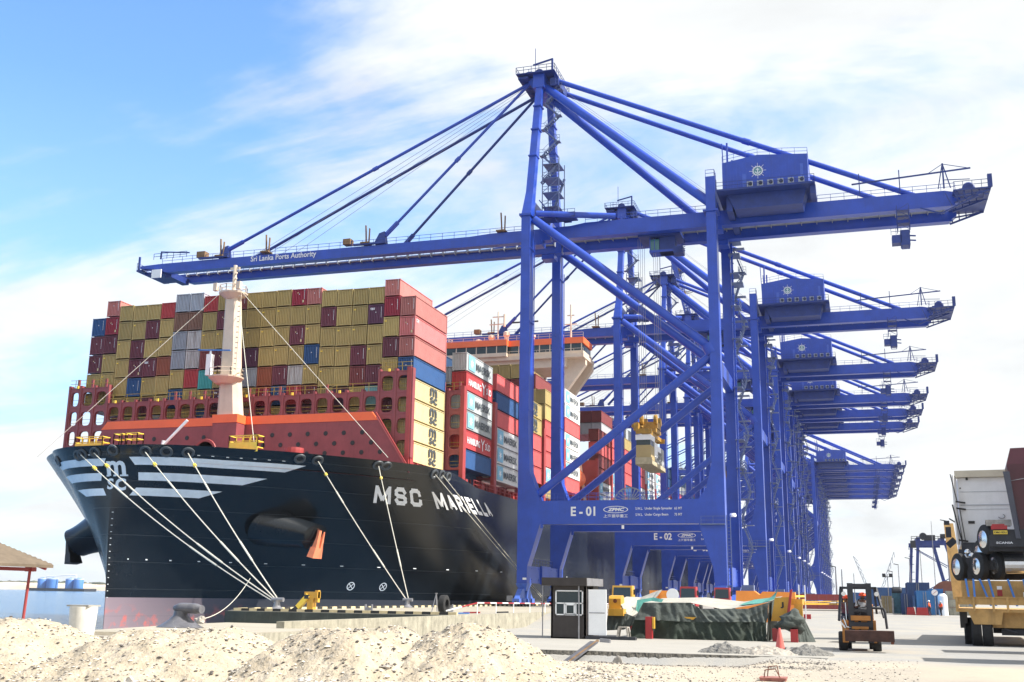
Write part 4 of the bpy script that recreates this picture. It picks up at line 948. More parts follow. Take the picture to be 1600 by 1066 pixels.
b = MB(); b.box(-49.2, -47.2, Y(6.2), Y(14.6), 84.2, 86.6); b.hexa([(-49.2, Y(8), 84.0), (-47.4, Y(8), 84.0), (-47.4, Y(13), 84.0), (-49.2, Y(13), 84.0)], [(-50.6, Y(7), 86.4), (-47.4, Y(7), 86.4), (-47.4, Y(14), 86.4), (-50.6, Y(14), 86.4)]); part(b, 'pylon_head')
b = MB()
b.box(-52.0, -45.2, Y(5.4), Y(15.4), 86.6, 86.75); b.rail([(-52, Y(5.4), 86.75), (-45.2, Y(5.4), 86.75), (-45.2, Y(15.4), 86.75), (-52, Y(15.4), 86.75), (-52, Y(5.4), 86.75)], 1.1, 1.3, .07)
b.beam((-46.0, Y(7), 86.7), (-46.0, Y(7), 89.6), .3, .3); b.beam((-46.0, Y(7), 89.5), (-49.4, Y(7), 88.8), .22, .25); b.beam((-46.0, Y(7), 87.2), (-45.4, Y(7), 86.0), .3, .3)
for yy in (8, 10, 12): b.lathe((-48.6, Y(yy), 87.6), [(.8, -.25), (.9, 0), (.8, .25)], 12, 'y'); b.lathe((-50.8, Y(yy), 86.4), [(.6, -.2), (.7, 0), (.6, .2)], 12, 'y')
b.box(-51.8, -50.0, Y(6), Y(14), 86.0, 86.4); b.tube((-49.6, Y(9), 87), (-49.6, Y(9), 93), .06, 5); b.tube((-50.8, Y(9), 87), (-50.8, Y(9), 89.3), .05, 5); b.box(-51.2, -50.2, Y(9), Y(9.1), 88.6, 88.75)
b.box(-46.4, -44.9, Y(7), Y(13), 84.6, 86.0); b.rail([(-45.2, Y(6), 84.2), (-45.2, Y(14), 84.2)], 1.1, 1.1, .07)
part(b, 'pylon_head_platform', M['dblue'])
# stairs up the pylon
def zigzag(b, x0, x1, y, z0, z1, w=.9, rise=3.0, yslope=0.0, zref=0):
    n = max(1, int((z1-z0)/rise)); h = (z1-z0)/n
    for i in range(n):
        za, zb_ = z0+i*h, z0+(i+1)*h; xa, xb = (x0, x1) if i % 2 == 0 else (x1, x0); ya = y+yslope*(za-zref); yb_ = y+yslope*(zb_-zref)
        for dy in (0, w): 
            b.beam((xa, ya+dy, za), (xb, yb_+dy, zb_), .06, .2); b.beam((xa, ya+dy, za+1), (xb, yb_+dy, zb_+1), .05, .05)
        k = 8
        for j in range(k+1):
            t = j/k; x = xa+(xb-xa)*t; z = za+(zb_-za)*t; yj = ya+(yb_-ya)*t; b.box(x-.14, x+.14, yj, yj+w, z-.02, z+.03)
        b.box(min(xb-.5, xb+.5), max(xb-.5, xb+.5), yb_-.1, yb_+w+.1, zb_-.06, zb_); b.rail([(xb-.5, yb_-.1, zb_), (xb+.5, yb_-.1, zb_)], 1.05, 1, .05)
    return b
b = MB(); zigzag(b, -47.3, -44.9, Y(5.2), 66.5, 84, 1.0, 2.5, .13, 66.5); part(b, 'pylon_stair', M['stair'])
b = MB()
for x in (-47.0, -44.2):
    for y in (5, 8.6): b.beam((x, Y(y), 59.4), (x, Y(y), 70.5), .14, .14)
for z in (62, 64.5, 67, 69.5):
    b.box(-47, -44.2, Y(5), Y(8.6), z, z+.1); b.rail([(-47, Y(5), z+.1), (-44.2, Y(5), z+.1)], 1, 1.2, .06)
    b.beam((-47, Y(5), z-2.4), (-44.2, Y(5), z), .08, .08)
b.beam((-46.9, Y(8.6), 60), (-44.2, Y(8.6), 68), .3, .4); part(b, 'stair_tower', M['stair'])
b = MB(); b.box(-47.4, -41.0, Y(3.0), Y(5.4), 59.3, 59.5); b.rail([(-47, Y(3), 59.5), (-41, Y(3), 59.5)], 1.1, 1.1, .06); b.box(-46.4, -45.2, Y(4), Y(5), 59.5, 61.2); b.box(-43.4, -42.2, Y(5), Y(6), 59.3, 60.4)
b.beam((-46.9, Y(3.2), 62.5), (-43.8, Y(3.2), 58.6), .9, .16); part(b, 'hinge_platform', M['dblue'])
# stays
for yy, yt in ((6.7, 8.0), (13.9, 13.0)):
    for xe in (-106.6, -75.7):
        b = MB(); p, q = Vector((xe, Y(yy), 60.2)), Vector((-50.2, Y(yt), 86.0)); b.tube(p, q, .27 if xe < -100 else .24, 10); mdl = p.lerp(q, .5); dd = (q-p).normalized(); b.tube(mdl-dd*.5, mdl+dd*.5, .36, 10); b.tube(p, p+dd*3.2, .4, 6); BOOM.append(part(b, 'forestay', M['dblue'] if yy > 10 else BL, auto=40))
    b = MB(); p, q = Vector((10.3, Y(yy), 59.0)), Vector((-46.2, Y(yt), 86.2)); b.tube(p, q, .42, 12); mdl = p.lerp(q, .43); dd = (q-p).normalized(); b.tube(mdl-dd*.6, mdl+dd*.6, .52, 10); part(b, 'backstay', auto=40)
    b = MB(); b.tube((-47.6, Y(yt), 85.0), (-19.4, Y(1.2 if yy < 10 else 12.5+6.4), 58.9 if yy < 10 else 58.9), .72, 16); part(b, 'pylon_diagonal', auto=40)
b = MB()
for yy in (9.2, 9.9, 10.6, 11.3):
    b.tube((-51, Y(yy), 86.6), (-104.0+(yy-9)*3, Y(yy), 59.2), .035, 4, cap=False); 
for yy in (9.4, 11.0): b.tube((-46, Y(yy), 85.8), (-19.2, Y(yy), 62.5), .035, 4, cap=False)
BOOM.append(part(b, 'hoist_rope', M['steel']))
b = MB()
for yy in (6.6, 13.9): b.beam((-17.0, Y(yy), 59), (-17.0, Y(yy), 70.5), .28, .28); b.beam((-17.4, Y(yy), 59), (-17.8, Y(yy), 70.5), .14, .14)
part(b, 'stay_support_post')
# machinery house
HX0, HX1, HY0, HY1 = -17.2, -4.6, .5, 17.5
b = MB(); b.prism([(HX0, 60.0), (HX1, 60.0), (HX1, 64.9), (-11.9, 65.5), (HX0, 64.7)], 'y', Y(HY0), Y(HY1))
for i in range(26): b.box(HX0+.2+i*.48, HX0+.26+i*.48, Y(HY0)-.03, Y(HY0), 60.2, 64.5)
house = part(b, 'machinery_house')
b = MB(); b.rail([(HX0, Y(HY0)+.3, 64.8), (-11.9, Y(HY0)+.3, 65.5), (HX1, Y(HY0)+.3, 64.9), (HX1-.1, Y(HY1)-.3, 64.9)], 1.1, 1.6, .05); part(b, 'roof_railing', BL, house)
b = MB()
for i in range(6):
    x = -13.0+i*1.5; b.box(x-.42, x+.42, Y(HY0)-.75, Y(HY0)-.05, 60.25, 61.1)
b = MB()
for i in range(6):
    q = MB(); x = -13.1+i*1.5; q.box(x-.42, x+.42, Y(HY0)-.75, Y(HY0)-.05, 60.25, 61.1, 0); q.lathe((x+.1, Y(HY0)-.78, 60.67), [(.3, 0), (.3, .02)], 12, 'y', 1); q.build('air_conditioner', [M['grate'], M['dark']], house)
b = MB(); xe, ze, ye = -11.9, 62.9, Y(HY0)-.08
n = 20
for i in range(n):
    a, c = 2*math.pi*i/n, 2*math.pi*(i+1)/n
    for r0, r1 in ((.62, .76),): b.add([(xe+rr*math.cos(x), ye, ze+rr*math.sin(x)) for rr, x in ((r1, a), (r0, a), (r0, c), (r1, c))], [(0, 1, 2, 3)])
for i in range(8):
    a = math.pi*i/4; d = Vector((math.cos(a), 0, math.sin(a))); b.beam(Vector((xe, ye, ze))+d*.76, Vector((xe, ye, ze))+d*1.25, .05, .05)
    d2 = Vector((math.cos(a+.39), 0, math.sin(a+.39))); b.beam(Vector((xe, ye, ze))+d2*.76, Vector((xe, ye, ze))+d2*.9, .05, .05)
b.beam((xe, ye, ze+.45), (xe, ye, ze-.35), .12, .12); b.beam((xe-.4, ye, ze-.12), (xe-.1, ye, ze-.42), .1, .12); b.beam((xe+.4, ye, ze-.12), (xe+.1, ye, ze-.42), .1, .12); b.beam((xe-.25, ye, ze+.22), (xe+.25, ye, ze+.22), .08, .1); b.beam((xe-.12, ye, ze-.42), (xe+.12, ye, ze-.42), .1, .14)
part(b, 'wheel_and_anchor_emblem', M['lett'], house)
b = MB(); b.lathe((xe, ye+.03, ze), [(.6, 0), (.6, .03)], 20, 'y'); part(b, 'emblem_disc', mat('emblem_green', (.10, .25, .28), .5, .1, 3), house)
b = MB(); b.box(-14.2, -13.7, Y(HY0)-.06, Y(HY0), 60.2, 62.6); b.box(-5.7, -5.3, Y(HY0)-.06, Y(HY0), 61.3, 63.4); part(b, 'service_door', mat('crane_lighter_blue', (.05, .11, .48), .45, .1, 1), house)
b = MB(); b.box(-18.0, -3.7, Y(-.9), Y(HY1+.6), 59.72, 60.0); b.rail([(-18.0, Y(-.85), 60), (-3.75, Y(-.85), 60), (-3.75, Y(HY1), 60)], 1.1, 1.5, .06); b.prism([(-16.6, 59.7), (-5.0, 59.7), (-5.6, 57.4), (-15.6, 57.4)], 'y', Y(1.2), Y(5.4))
b.box(-16.8, -15.9, Y(1.5), Y(16), 57.2, 59.7); b.box(-5.9, -5.0, Y(5.6), Y(15), 59.1, 59.7); b.box(-4.4, -3.6, Y(0), Y(3), 58.4, 59.7); part(b, 'machinery_deck', M['dblue'])
# tail end
b = MB(); b.box(15.5, 20.6, Y(3.6), Y(14.4), 58.1, 58.3); b.lathe((17.8, Y(6.5), 59.1), [(.7, -1.0), (.9, -.8), (.9, .8), (.7, 1.0)], 14, 'y'); b.box(16.4, 18.6, Y(4.8), Y(8), 58.3, 58.8)
for yy in (4.0, 8.0, 13.8):
    b.beam((15.6, Y(yy), 56.4), (20.5, Y(yy), 58.0), .25, .25); b.beam((15.6, Y(yy), 57.3), (20.5, Y(yy), 57.9), .2, .2)
    for i in range(5): b.beam((16+i, Y(yy), 56.5+i*.33), (16+i, Y(yy), 58.1), .15, .15)
b.rail([(15.6, Y(3.7), 58.3), (20.6, Y(3.7), 58.3), (20.6, Y(14.2), 58.3)], 1.2, 1.1, .07); b.box(20.2, 20.8, Y(3.5), Y(4.1), 58.3, 60.2)
for i in range(5): b.beam((14.4+i*1.2, Y(3.8), 57.9), (15.2+i*1.0, Y(3.8), 55.9+i*.35), .14, .14)
b.beam((13.6, Y(4), 54.9), (18.8, Y(4), 57.2), .2, .2); b.beam((11, Y(5.4), 56.5), (13.7, Y(4), 54.9), .2, .2); b.box(19.6, 20.2, Y(4), Y(6), 57.3, 57.5)
part(b, 'tail_platform', M['dblue'])
b = MB(); b.beam((14.4, Y(5), 59.1), (14.4, Y(5), 63.0), .22, .22); b.beam((13.6, Y(5), 59.1), (14.4, Y(5), 63.0), .14, .14); b.beam((15.3, Y(5), 59.1), (14.4, Y(5), 63.0), .14, .14)
b.beam((1.5, Y(5), 61.0), (18.2, Y(5), 61.9), .16, .22); b.beam((14.4, Y(5), 62.9), (18.0, Y(5), 61.9), .08, .08); b.beam((14.4, Y(5), 62.9), (12.3, Y(5), 61.6), .08, .08); b.beam((14.4, Y(5), 60.4), (18, Y(5), 60.2), .1, .1)
for x in (2.6, 8.3): b.beam((x, Y(5), 59.1), (x, Y(5), 62.6), .14, .14)
part(b, 'maintenance_jib', M['dblue'])
b = MB()
for x in (7.6, 9.3):
    for yy in (4.2, 5.6): b.beam((x, Y(yy), 56.8), (x, Y(yy), 52.9), .1, .1)
for z in (56.0, 55.0, 54.0): b.box(7.6, 9.3, Y(4.2), Y(5.6), z, z+.08)
for i in range(4): b.beam((7.6 if i % 2 else 9.3, Y(4.2), 53+i), (9.3 if i % 2 else 7.6, Y(4.2), 54+i), .07, .07)
b.box(7.9, 9.2, Y(4.0), Y(5.8), 50.6, 52.9); b.box(6.7, 8.0, Y(4.0), Y(5.8), 51.0, 52.2); b.rail([(6.6, Y(3.9), 52.2), (8, Y(3.9), 52.2)], 1, .6, .06); b.box(8.0, 9.1, Y(4.2), Y(4.3), 50.0, 50.1)
for x in (8.0, 9.0): b.beam((x, Y(4.2), 50.0), (x, Y(4.2), 50.7), .1, .1)
b.beam((9.2, Y(4.2), 52.0), (10.0, Y(4.2), 51.9), .12, .2); b.beam((9.2, Y(4.2), 51.3), (10.0, Y(4.2), 51.2), .12, .2)
part(b, 'hanging_service_cage', M['dblue'])
# stairs, lift shaft and clutter on the landside legs
b = MB(); zigzag(b, -17.9, -16.3, Y(19.0), 3.0, 57.0, 1.0, 4.2); 
for i in range(13): b.box(-18.2, -16.0, Y(18.9), Y(20.1), 7.0+i*4.15, 7.1+i*4.15)
part(b, 'leg_stair', M['stair'])
b = MB()
for z in (20, 24.5, 33, 41, 46.5, 52): b.box(-18.3, -16.9, Y(17.2), Y(20.6), z, z+.12); b.rail([(-16.9, Y(17.2), z+.12), (-16.9, Y(20.6), z+.12)], 1.1, 1.1, .06); b.beam((-18.3, Y(20.4), z-1.4), (-16.9, Y(20.4), z), .1, .1)
for x, z in ((-17.8, 55), (-17.6, 57.3), (-17.4, 50)): b.box(x-.6, x+1.2, Y(16.8), Y(19), z, z+.4)
part(b, 'leg_platform', M['stair'])
b = MB(); b.beam((-17.9, Y(17.6), 2), (-17.9, Y(17.6), 58), .3, .5); b.beam((-17.6, Y(15.0), 2), (-17.6, Y(15.0), 32), .08, .08)
for i in range(40): b.box(-17.8, -17.5, Y(15.8), Y(16.4), 4+i*1.3, 4.06+i*1.3)
part(b, 'lift_track', M['blue'])
b = MB(); b.box(-18.0, -16.2, Y(17.4), Y(19.4), -1.0, 2.0); b.beam((-18.1, Y(.8), 1.0), (-18.1, Y(.8), 11.5), .1, .1); b.beam((-17.6, Y(.8), 1.0), (-17.6, Y(.8), 11.5), .1, .1)
for i in range(20): b.box(-18.1, -17.6, Y(.75), Y(.85), 1.2+i*.5, 1.26+i*.5)
b.rail([(-21.6, Y(-.3), 10.2), (-18.2, Y(-.3), 10.2)], 1.1, 1.2, .05); b.box(-21.7, -18.2, Y(-.7), Y(0), 10.1, 10.25); part(b, 'access_ladder', M['stair'])
b = MB(); b.lathe((-17.3, Y(1.6), 11.5), [(.45, -.2), (.5, 0), (.4, .3)], 10); b.lathe((-33, Y(.2), 9.9), [(.2, -.3), (.2, .2)], 8); b.box(-48.0, -47.5, Y(-.3), Y(0), 2.2, 2.5); part(b, 'flood_lamp', M['white'])
# cable reel behind the front sill
b = MB(); n = 26
for i in range(n):
    a = 2*math.pi*i/n; b.beam((-34.3, Y(12), 14.4), (-34.3+2.5*math.cos(a), Y(12), 14.4+2.3*math.sin(a)), .1, .16)
for i in range(n):
    a, c = 2*math.pi*i/n, 2*math.pi*(i+1)/n; b.beam((-34.3+2.5*math.cos(a), Y(12), 14.4+2.3*math.sin(a)), (-34.3+2.5*math.cos(c), Y(12), 14.4+2.3*math.sin(c)), .12, .2)
b.box(-34.6, -34.0, Y(12), Y(18.4), 12.8, 13.2); part(b, 'cable_reel', M['grate'])
# trolley and driver's cab
TX = -27.5
b = MB(); b.box(TX-4.2, TX+2.6, Y(7.6), Y(13.0), 56.4, 57.1); b.box(TX-.9, TX+1.6, Y(8.6), Y(10.8), 53.9, 56.4); b.box(TX+1.4, TX+2.9, Y(8.2), Y(10.4), 53.5, 54.6); b.rail([(TX-1.6, Y(8.3), 56.4), (TX+1.7, Y(8.3), 56.4)], .9, .9, .06)
for i in range(5): b.beam((TX+1.9+i*.2, Y(8.2), 53.6+i*.3), (TX+3.3, Y(8.2), 53.7+i*.35), .1, .1)
tro = part(b, 'trolley', M['dblue'])
b = MB(); b.box(TX-2.4, TX-.92, Y(8.5), Y(10.9), 54.3, 56.1); part(b, 'cab_glazing', M['glassg'], tro)
b = MB(); b.box(TX-2.5, TX+1.7, Y(8.4), Y(11.0), 53.9, 54.28); b.box(TX-2.45, TX-2.3, Y(8.4), Y(8.5), 54.3, 56.4); b.box(TX-1.7, TX-1.6, Y(8.4), Y(8.5), 54.3, 56.2); part(b, 'cab_floor', BL, tro)
b = MB(); 
for i in range(9): b.tube((TX-6.5+i*.3, Y(7.4), 57.0+math.sin(i)*.2), (TX-6.3+i*.3, Y(7.4), 57.5), .07, 5)
part(b, 'orange_cable_loop', M['orange'], tro)
# number plates painted on the front sill
def sill_number(num, root, D, full=True):
    setorg(-34, D, GZ)
    q = MB(); yy = D+.02
    put_text(q, 'E - '+num, panel_xz(-40.75, -37.05, 11.45, 12.85, yy), size=1, bold=.03)
    o = q.build('crane_number', M['lett'], root)
    q = MB(); put_text(q, 'ZPMC', panel_xz(-35.2, -32.7, 12.12, 12.62, yy), size=1, bold=.045, shear=.25)
    n = 28; ex, ez = -34.0, 12.36
    for i in range(n):
        a, c = 2*math.pi*i/n, 2*math.pi*(i+1)/n
        q.add([(ex+r1*math.cos(x), yy-.04, ez+r2*math.sin(x)) for r1, r2, x in ((1.85, .52, a), (1.72, .44, a), (1.72, .44, c), (1.85, .52, c))], [(0, 1, 2, 3)])
    put_text(q, '上海振华重工', panel_xz(-35.82, -32.2, 11.2, 11.68, yy), size=1, bold=.01)
    q.build('maker_plate', M['lett'], root)
    q = MB()
    for txt, x0, x1, z0, z1 in (('S.W.L.', -31.06, -30.0, 12.3, 12.66), ('Under Single Spreader', -29.7, -25.7, 12.22, 12.68), ('65 MT', -25.4, -24.3, 12.3, 12.66), ('S.W.L.', -31.06, -30.0, 11.42, 11.78), ('Under Cargo Beam', -29.7, -26.3, 11.34, 11.80), ('75 MT', -25.4, -24.3, 11.42, 11.78)):
        put_text(q, txt, panel_xz(x0, x1, z0, z1, yy), size=1, bold=.01)
    q.build('load_lettering', M['lett'], root)
index(CR)
KNAME = {o.name for o in BOOM}
DS = [226.6, 282.7, 327.3, 355.0, 382.5, 506.4, 534.3, 564.7, 593.8, 621.6, 651.5]
LBL = ['second blue quay crane, marked E - 02, just behind the nearest one', 'third blue quay crane, marked E - 03, its sill half hidden behind the second', 'fourth blue quay crane, fourth machinery house down from the top right', 'fifth blue quay crane in the row, counted from the nearest',
       'sixth blue quay crane, the only one with its boom raised', 'seventh blue quay crane, nearest of the far group, its machinery house in full view', 'eighth blue quay crane, second of the far group of six', 'ninth blue quay crane, third of the far group of six', 'tenth blue quay crane, fourth of the far group of six',
       'eleventh blue quay crane, last but one of the far group', 'farthest blue quay crane, lowest tail in the far group']
crs = [CR]
for i, (d, lb) in enumerate(zip(DS, LBL)):
    r = copy_tree(CR, (-34, d, GZ), lb); crs.append(r)
    if i == 4:      # boom raised about its hinge
        hinge = Vector((-46, d+10, 58)); Rm = Matrix.Translation(hinge) @ Matrix.Rotation(rad(77), 4, 'Y') @ Matrix.Translation(-hinge)
        bpy.context.view_layer.update()
        for c in [c for c in C.objects if c.parent is r]:
            base = c.name.split('.')[0]
            if base in ('forestay', 'hoist_rope'): bpy.data.objects.remove(c); continue
            if c.data in [bo.data for bo in BOOM]:
                Wm = r.matrix_world.copy(); c.matrix_basis = Wm.inverted() @ Rm @ Wm @ c.matrix_basis
sill_number('01', CR, 158); sill_number('02', crs[1], 226.6); sill_number('03', crs[2], 282.7)
# spreader and hoisted load under the first crane
M['dyl'] = mat('oily_yellow_paint', (.38, .21, .03), .5, .4, 1.6, .6, dark=(.05, .03, .015))
sp = empty('container_spreader', (-30.6, 168.5, 24.6), 'yellow container spreader hanging on ropes under the trolley of the nearest crane', 'spreader')
b = MB(); b.box(-31.3, -29.9, 162.6, 174.6, 24.3, 24.9); b.box(-31.8, -29.4, 162.5, 163.0, 24.1, 24.8); b.box(-31.8, -29.4, 174.2, 174.7, 24.1, 24.8); b.box(-31.8, -29.4, 166.5, 171, 24.9, 25.5); b.build('spreader_frame', M['dyl'], sp)
b = MB(); b.box(-31.9, -29.3, 167.2, 170.4, 25.6, 26.6); 
for x in (-31.7, -29.5):
    for y in (167, 170.3): b.lathe((x, y, 26.9), [(.7, -.25), (.75, 0), (.7, .25)], 12, 'x')
b.box(-32.6, -31.9, 165.0, 166.5, 25.0, 26.2); b.blob((-32.4, 167.2, 25.9), .8, 3, 8, 6, .5, (1.2, 1, .6)); b.build('headblock', M['dyl'], sp)
b = MB()
for x in (-31.9, -29.4):
    for y in (166.8, 170.5): b.tube((x, y, 27.3), (x, y, 56.5), .04, 4, cap=False); b.tube((x+.35, y, 27.3), (x+.35, y, 56.5), .04, 4, cap=False)
b.build('hoist_rope', M['steel'], sp)
ld = empty('hoisted_load', (-30.6, 168.5, 19.6), 'tan and white machine unit on a flat rack, hoisted in mid-air beneath the yellow spreader', 'cargo')
b = MB(); b.box(-31.9, -29.4, 162.6, 174.8, 19.5, 20.1)
for i in range(10): b.box(-31.95, -29.35, 163+i*1.25, 163.3+i*1.25, 19.42, 19.6)
b.box(-31.9, -29.4, 162.6, 162.8, 20.1, 20.5); b.build('flat_rack', mat('pale_timber', (.42, .36, .24), .8, .2, 2), ld)
b = MB(); b.box(-31.85, -29.6, 162.9, 166.2, 20.3, 22.4); b.build('cabin_lower', mat('tan_panel', (.40, .30, .14), .6, .08, 1), ld)
b = MB(); b.box(-31.8, -29.65, 162.95, 166.1, 22.4, 23.2); b.build('windscreen', M['glass'], ld)
b = MB(); b.box(-31.9, -29.55, 162.8, 166.3, 23.2, 24.0); b.box(-31.7, -29.6, 167, 173.8, 22.2, 23.0); b.box(-29.7, -29.5, 165.9, 168.5, 21.0, 23.2); b.build('roof_cover', M['white'], ld)
b = MB(); b.box(-31.6, -29.9, 166.2, 174.2, 20.1, 22.0)
for i in range(14): b.tube((-29.6, 166.6+i*.55, 20.4+R_.random()*1.6), (-29.6, 167.2+i*.5, 20.4+R_.random()*1.6), .12, 6)
b.box(-30.2, -29.5, 172, 174.2, 20.2, 22.9); b.build('machinery', mat('grey_machinery', (.3, .31, .32), .6, .4, 2.5), ld)
s2 = empty('container_spreader', (-31, 240, 24), 'small dark blue and brown spreader hanging far down the quay, right of the hoisted load', 'spreader')
b = MB(); b.box(-28.2, -25.8, 232, 244, 24.5, 25.2); b.box(-28.3, -25.7, 235.5, 239, 25.2, 26.4); b.build('spreader_frame', M['wood'], s2)
b = MB(); b.box(-28.4, -25.6, 235.8, 238.6, 26.4, 27.4); b.lathe((-28.0, 237, 27.9), [(.6, -.2), (.65, 0), (.6, .2)], 10, 'x'); b.build('headblock', M['dblue'], s2)
b = MB()
for x in (-28, -26):
    for y in (236, 238.6): b.tube((x, y, 27.8), (x, y, 56.5), .04, 4, cap=False)
b.build('hoist_rope', M['steel'], s2)
# ================================================================== foreground
M['sand'] = mat('pale_sand', (.40, .34, .255), .95, .2, 1.2, 0, .6, 10, coord='World', spec=.15)
def sand_mat():
    mt = M['sand']; t = mt.node_tree; n = t.nodes; l = t.links; b = n['Principled BSDF']; src = b.inputs['Base Color'].links[0].from_socket
    g = n.new('ShaderNodeNewGeometry')
    for sc_, lo, hi, f, c in ((34, .60, .68, .7, (.17, .15, .14)), (16, .64, .70, .75, (.30, .25, .21)), (22, .63, .72, .6, (.62, .58, .52)), (3, .48, .64, .6, (.42, .38, .32)), (1.1, .55, .68, .45, (.30, .27, .23))):
        nn = n.new('ShaderNodeTexNoise'); nn.inputs['Scale'].default_value = sc_; nn.inputs['Detail'].default_value = 3; nn.inputs['Roughness'].default_value = .8; l.new(g.outputs['Position'], nn.inputs['Vector'])
        mr = n.new('ShaderNodeMapRange'); mr.inputs['From Min'].default_value = lo; mr.inputs['From Max'].default_value = hi; mr.inputs['To Max'].default_value = f; l.new(nn.outputs[0], mr.inputs['Value'])
        m_ = n.new('ShaderNodeMix'); m_.data_type = 'RGBA'; l.new(mr.outputs[0], m_.inputs['Factor']); l.new(src, m_.inputs['A']); m_.inputs['B'].default_value = (*c, 1); src = m_.outputs['Result']
    l.new(src, b.inputs['Base Color'])
sand_mat()
PILES = []
def pile_h(x, y, P):
    cx0, cy0, top, rx, ry, flat, seed = P
    dx, dy = (x-cx0)/rx, (y-cy0)/ry; d = math.sqrt(dx*dx+dy*dy)
    d = math.sqrt(max(0, d-flat)**2+.02)-.14+.0
    z = top-max(0, d)*(top+2.6)*.95
    z += .22*noise.noise(Vector((x*.8, y*.8, 1)))+.11*noise.noise(Vector((x*2.3, y*2.3, 2)))+.10*abs(noise.noise(Vector((x*4.5, y*4.5, 3))))+.05*noise.noise(Vector((x*10, y*10, 4)))-.07
    return z
def pile(label, *P):
    cx0, cy0, top, rx, ry, flat, seed = P; PILES.append(P)
    R1 = 1.35; nx = 130; v = []; f = []
    for j in range(nx+1):
        for i in range(nx+1):
            x = cx0+rx*(1+flat)*R1*(2*i/nx-1); y = cy0+ry*(1+flat)*R1*(2*j/nx-1)
            v.append((x, y, max(pile_h(x, y, P), gz(x, y)-.4)))
    f = [(j*(nx+1)+i, j*(nx+1)+i+1, (j+1)*(nx+1)+i+1, (j+1)*(nx+1)+i) for j in range(nx) for i in range(nx)]
    b = MB(); b.add(v, f); setorg(cx0, cy0, -1.85); o = b.build('sand_pile', M['sand'], smooth=True); tag(o, label, 'sand pile', 'sand piles in the foreground')
pile('sand pile in the left corner of the picture, beside the white cylinder', -23.0, 25.5, -.93, 3.3, 3.2, .45, 1)
pile('wide sand pile in front of the pink lower hull, right of the white cylinder', -16.2, 24.6, -1.02, 3.1, 3.4, .42, 2)
pile('rounded sand pile in the middle, left neighbour of the highest one', -11.5, 24.6, -.86, 2.8, 3.2, .32, 3)
pile('rightmost and highest sand pile, in front of the retaining wall', -8.95, 25.2, -.74, 2.5, 3.2, .22, 4)
def surf(x, y):
    z = gz(x, y)
    for P in PILES: z = max(z, pile_h(x, y, P))
    return z
# pebbles and rubble over the sand (nobody could count them)
b = MB(); rp = random.Random(11)
ico = [(0, 0, 1), (.9, 0, .3), (.28, .85, .3), (-.72, .53, .3), (-.72, -.53, .3), (.28, -.85, .3), (0, 0, -.4)]
icf = [(0, 1, 2), (0, 2, 3), (0, 3, 4), (0, 4, 5), (0, 5, 1), (6, 2, 1), (6, 3, 2), (6, 4, 3), (6, 5, 4), (6, 1, 5)]
def stone(b, x, y, r, k=0):
    z = surf(x, y); a = rp.random()*6.28; ca, sa = math.cos(a), math.sin(a); s3 = [rp.uniform(.6, 1.3) for _ in range(3)]
    b.add([(x+r*(p[0]*ca*s3[0]-p[1]*sa*s3[1])*rp.uniform(.8, 1.2), y+r*(p[0]*sa*s3[0]+p[1]*ca*s3[1])*rp.uniform(.8, 1.2), z+r*p[2]*s3[2]*.7) for p in ico], icf, k)
for i in range(9500):
    y = rp.uniform(19.5, 29); x = -y*rp.uniform(.18, .95)-rp.uniform(-1, 1); stone(b, x, y, rp.choice((.012, .018, .02, .028, .04, .05)), rp.choice((0, 0, 1, 2)))
for i in range(800):
    P = rp.choice(PILES); a = rp.random()*6.28; d = rp.uniform(0, 1.3); stone(b, P[0]+math.cos(a)*d*P[3], P[1]+math.sin(a)*d*P[4], rp.uniform(.03, .075), rp.choice((0, 1, 2)))
for i in range(2600):
    y = rp.uniform(24, 36.5); x = -y*.36+rp.uniform(0, 1)*y*.40; stone(b, x, y, rp.choice((.012, .02, .03)), rp.choice((0, 1, 1, 2)))
for i in range(900):   # two lines of loose gravel
    t = rp.random(); ln = rp.choice((0, 1)); x = -7.4+t*6.5; y = (30.8 if ln else 33.4)+rp.gauss(0, .28)+t*.5; stone(b, x, y, rp.uniform(.02, .05), rp.choice((0, 1)))
o = b.build('rubble', [M['rock'], mat('dark_stone', (.10, .09, .085), .95, .3, 6), mat('pale_stone', (.66, .62, .54), .9, .2, 6)], org=(-12, 26, -1.85)); tag(o, 'loose pebbles and small stones scattered over the sand', 'rubble', kind='stuff')
def rock(x, y, r, label, mt='rock', sq=(1.2, .9, .7), seed=0):
    b = MB(); z = surf(x, y); b.blob((x, y, z+r*.25), r, seed, 9, 6, .45, sq); o = b.build('rock', M[mt], org=(x, y, z)); tag(o, label, 'rock', 'larger rocks on the sand')
M['palerock'] = mat('pale_rock', (.55, .52, .47), .9, .25, 4, bump=.5, bscale=9)
for i, (px, py_, r, lb, mt) in enumerate(((-11.2, 21.4, .13, 'pale angular rock low on the front slope of the middle sand pile', 'palerock'), (-13.5, 22.4, .10, 'grey rock high in the dip between the wide and the middle pile', 'rock'), (-9.9, 22.6, .10, 'grey rock between the middle and the highest pile', 'rock'),
        (-14.9, 20.6, .15, 'large pale rock at the bottom edge of the picture, on the wide pile', 'palerock'), (-18.4, 22.3, .10, 'flat brown rock low between the two left sand piles', 'rock'), (-20.4, 22.7, .12, 'white flat rock on the left corner pile', 'palerock'), (-19.3, 23.0, .09, 'small grey rock on the right slope of the left corner pile', 'rock'),
        (-6.6, 27.6, .09, 'brown rock at the foot of the highest pile, farther right', 'rock'), (-7.1, 26.9, .07, 'small rock just right of the highest pile', 'rock'), (-4.0, 33.2, .08, 'small dark rock on the flat sand right of centre', 'rock'))):
    rock(px, py_, r, lb, mt, seed=i)
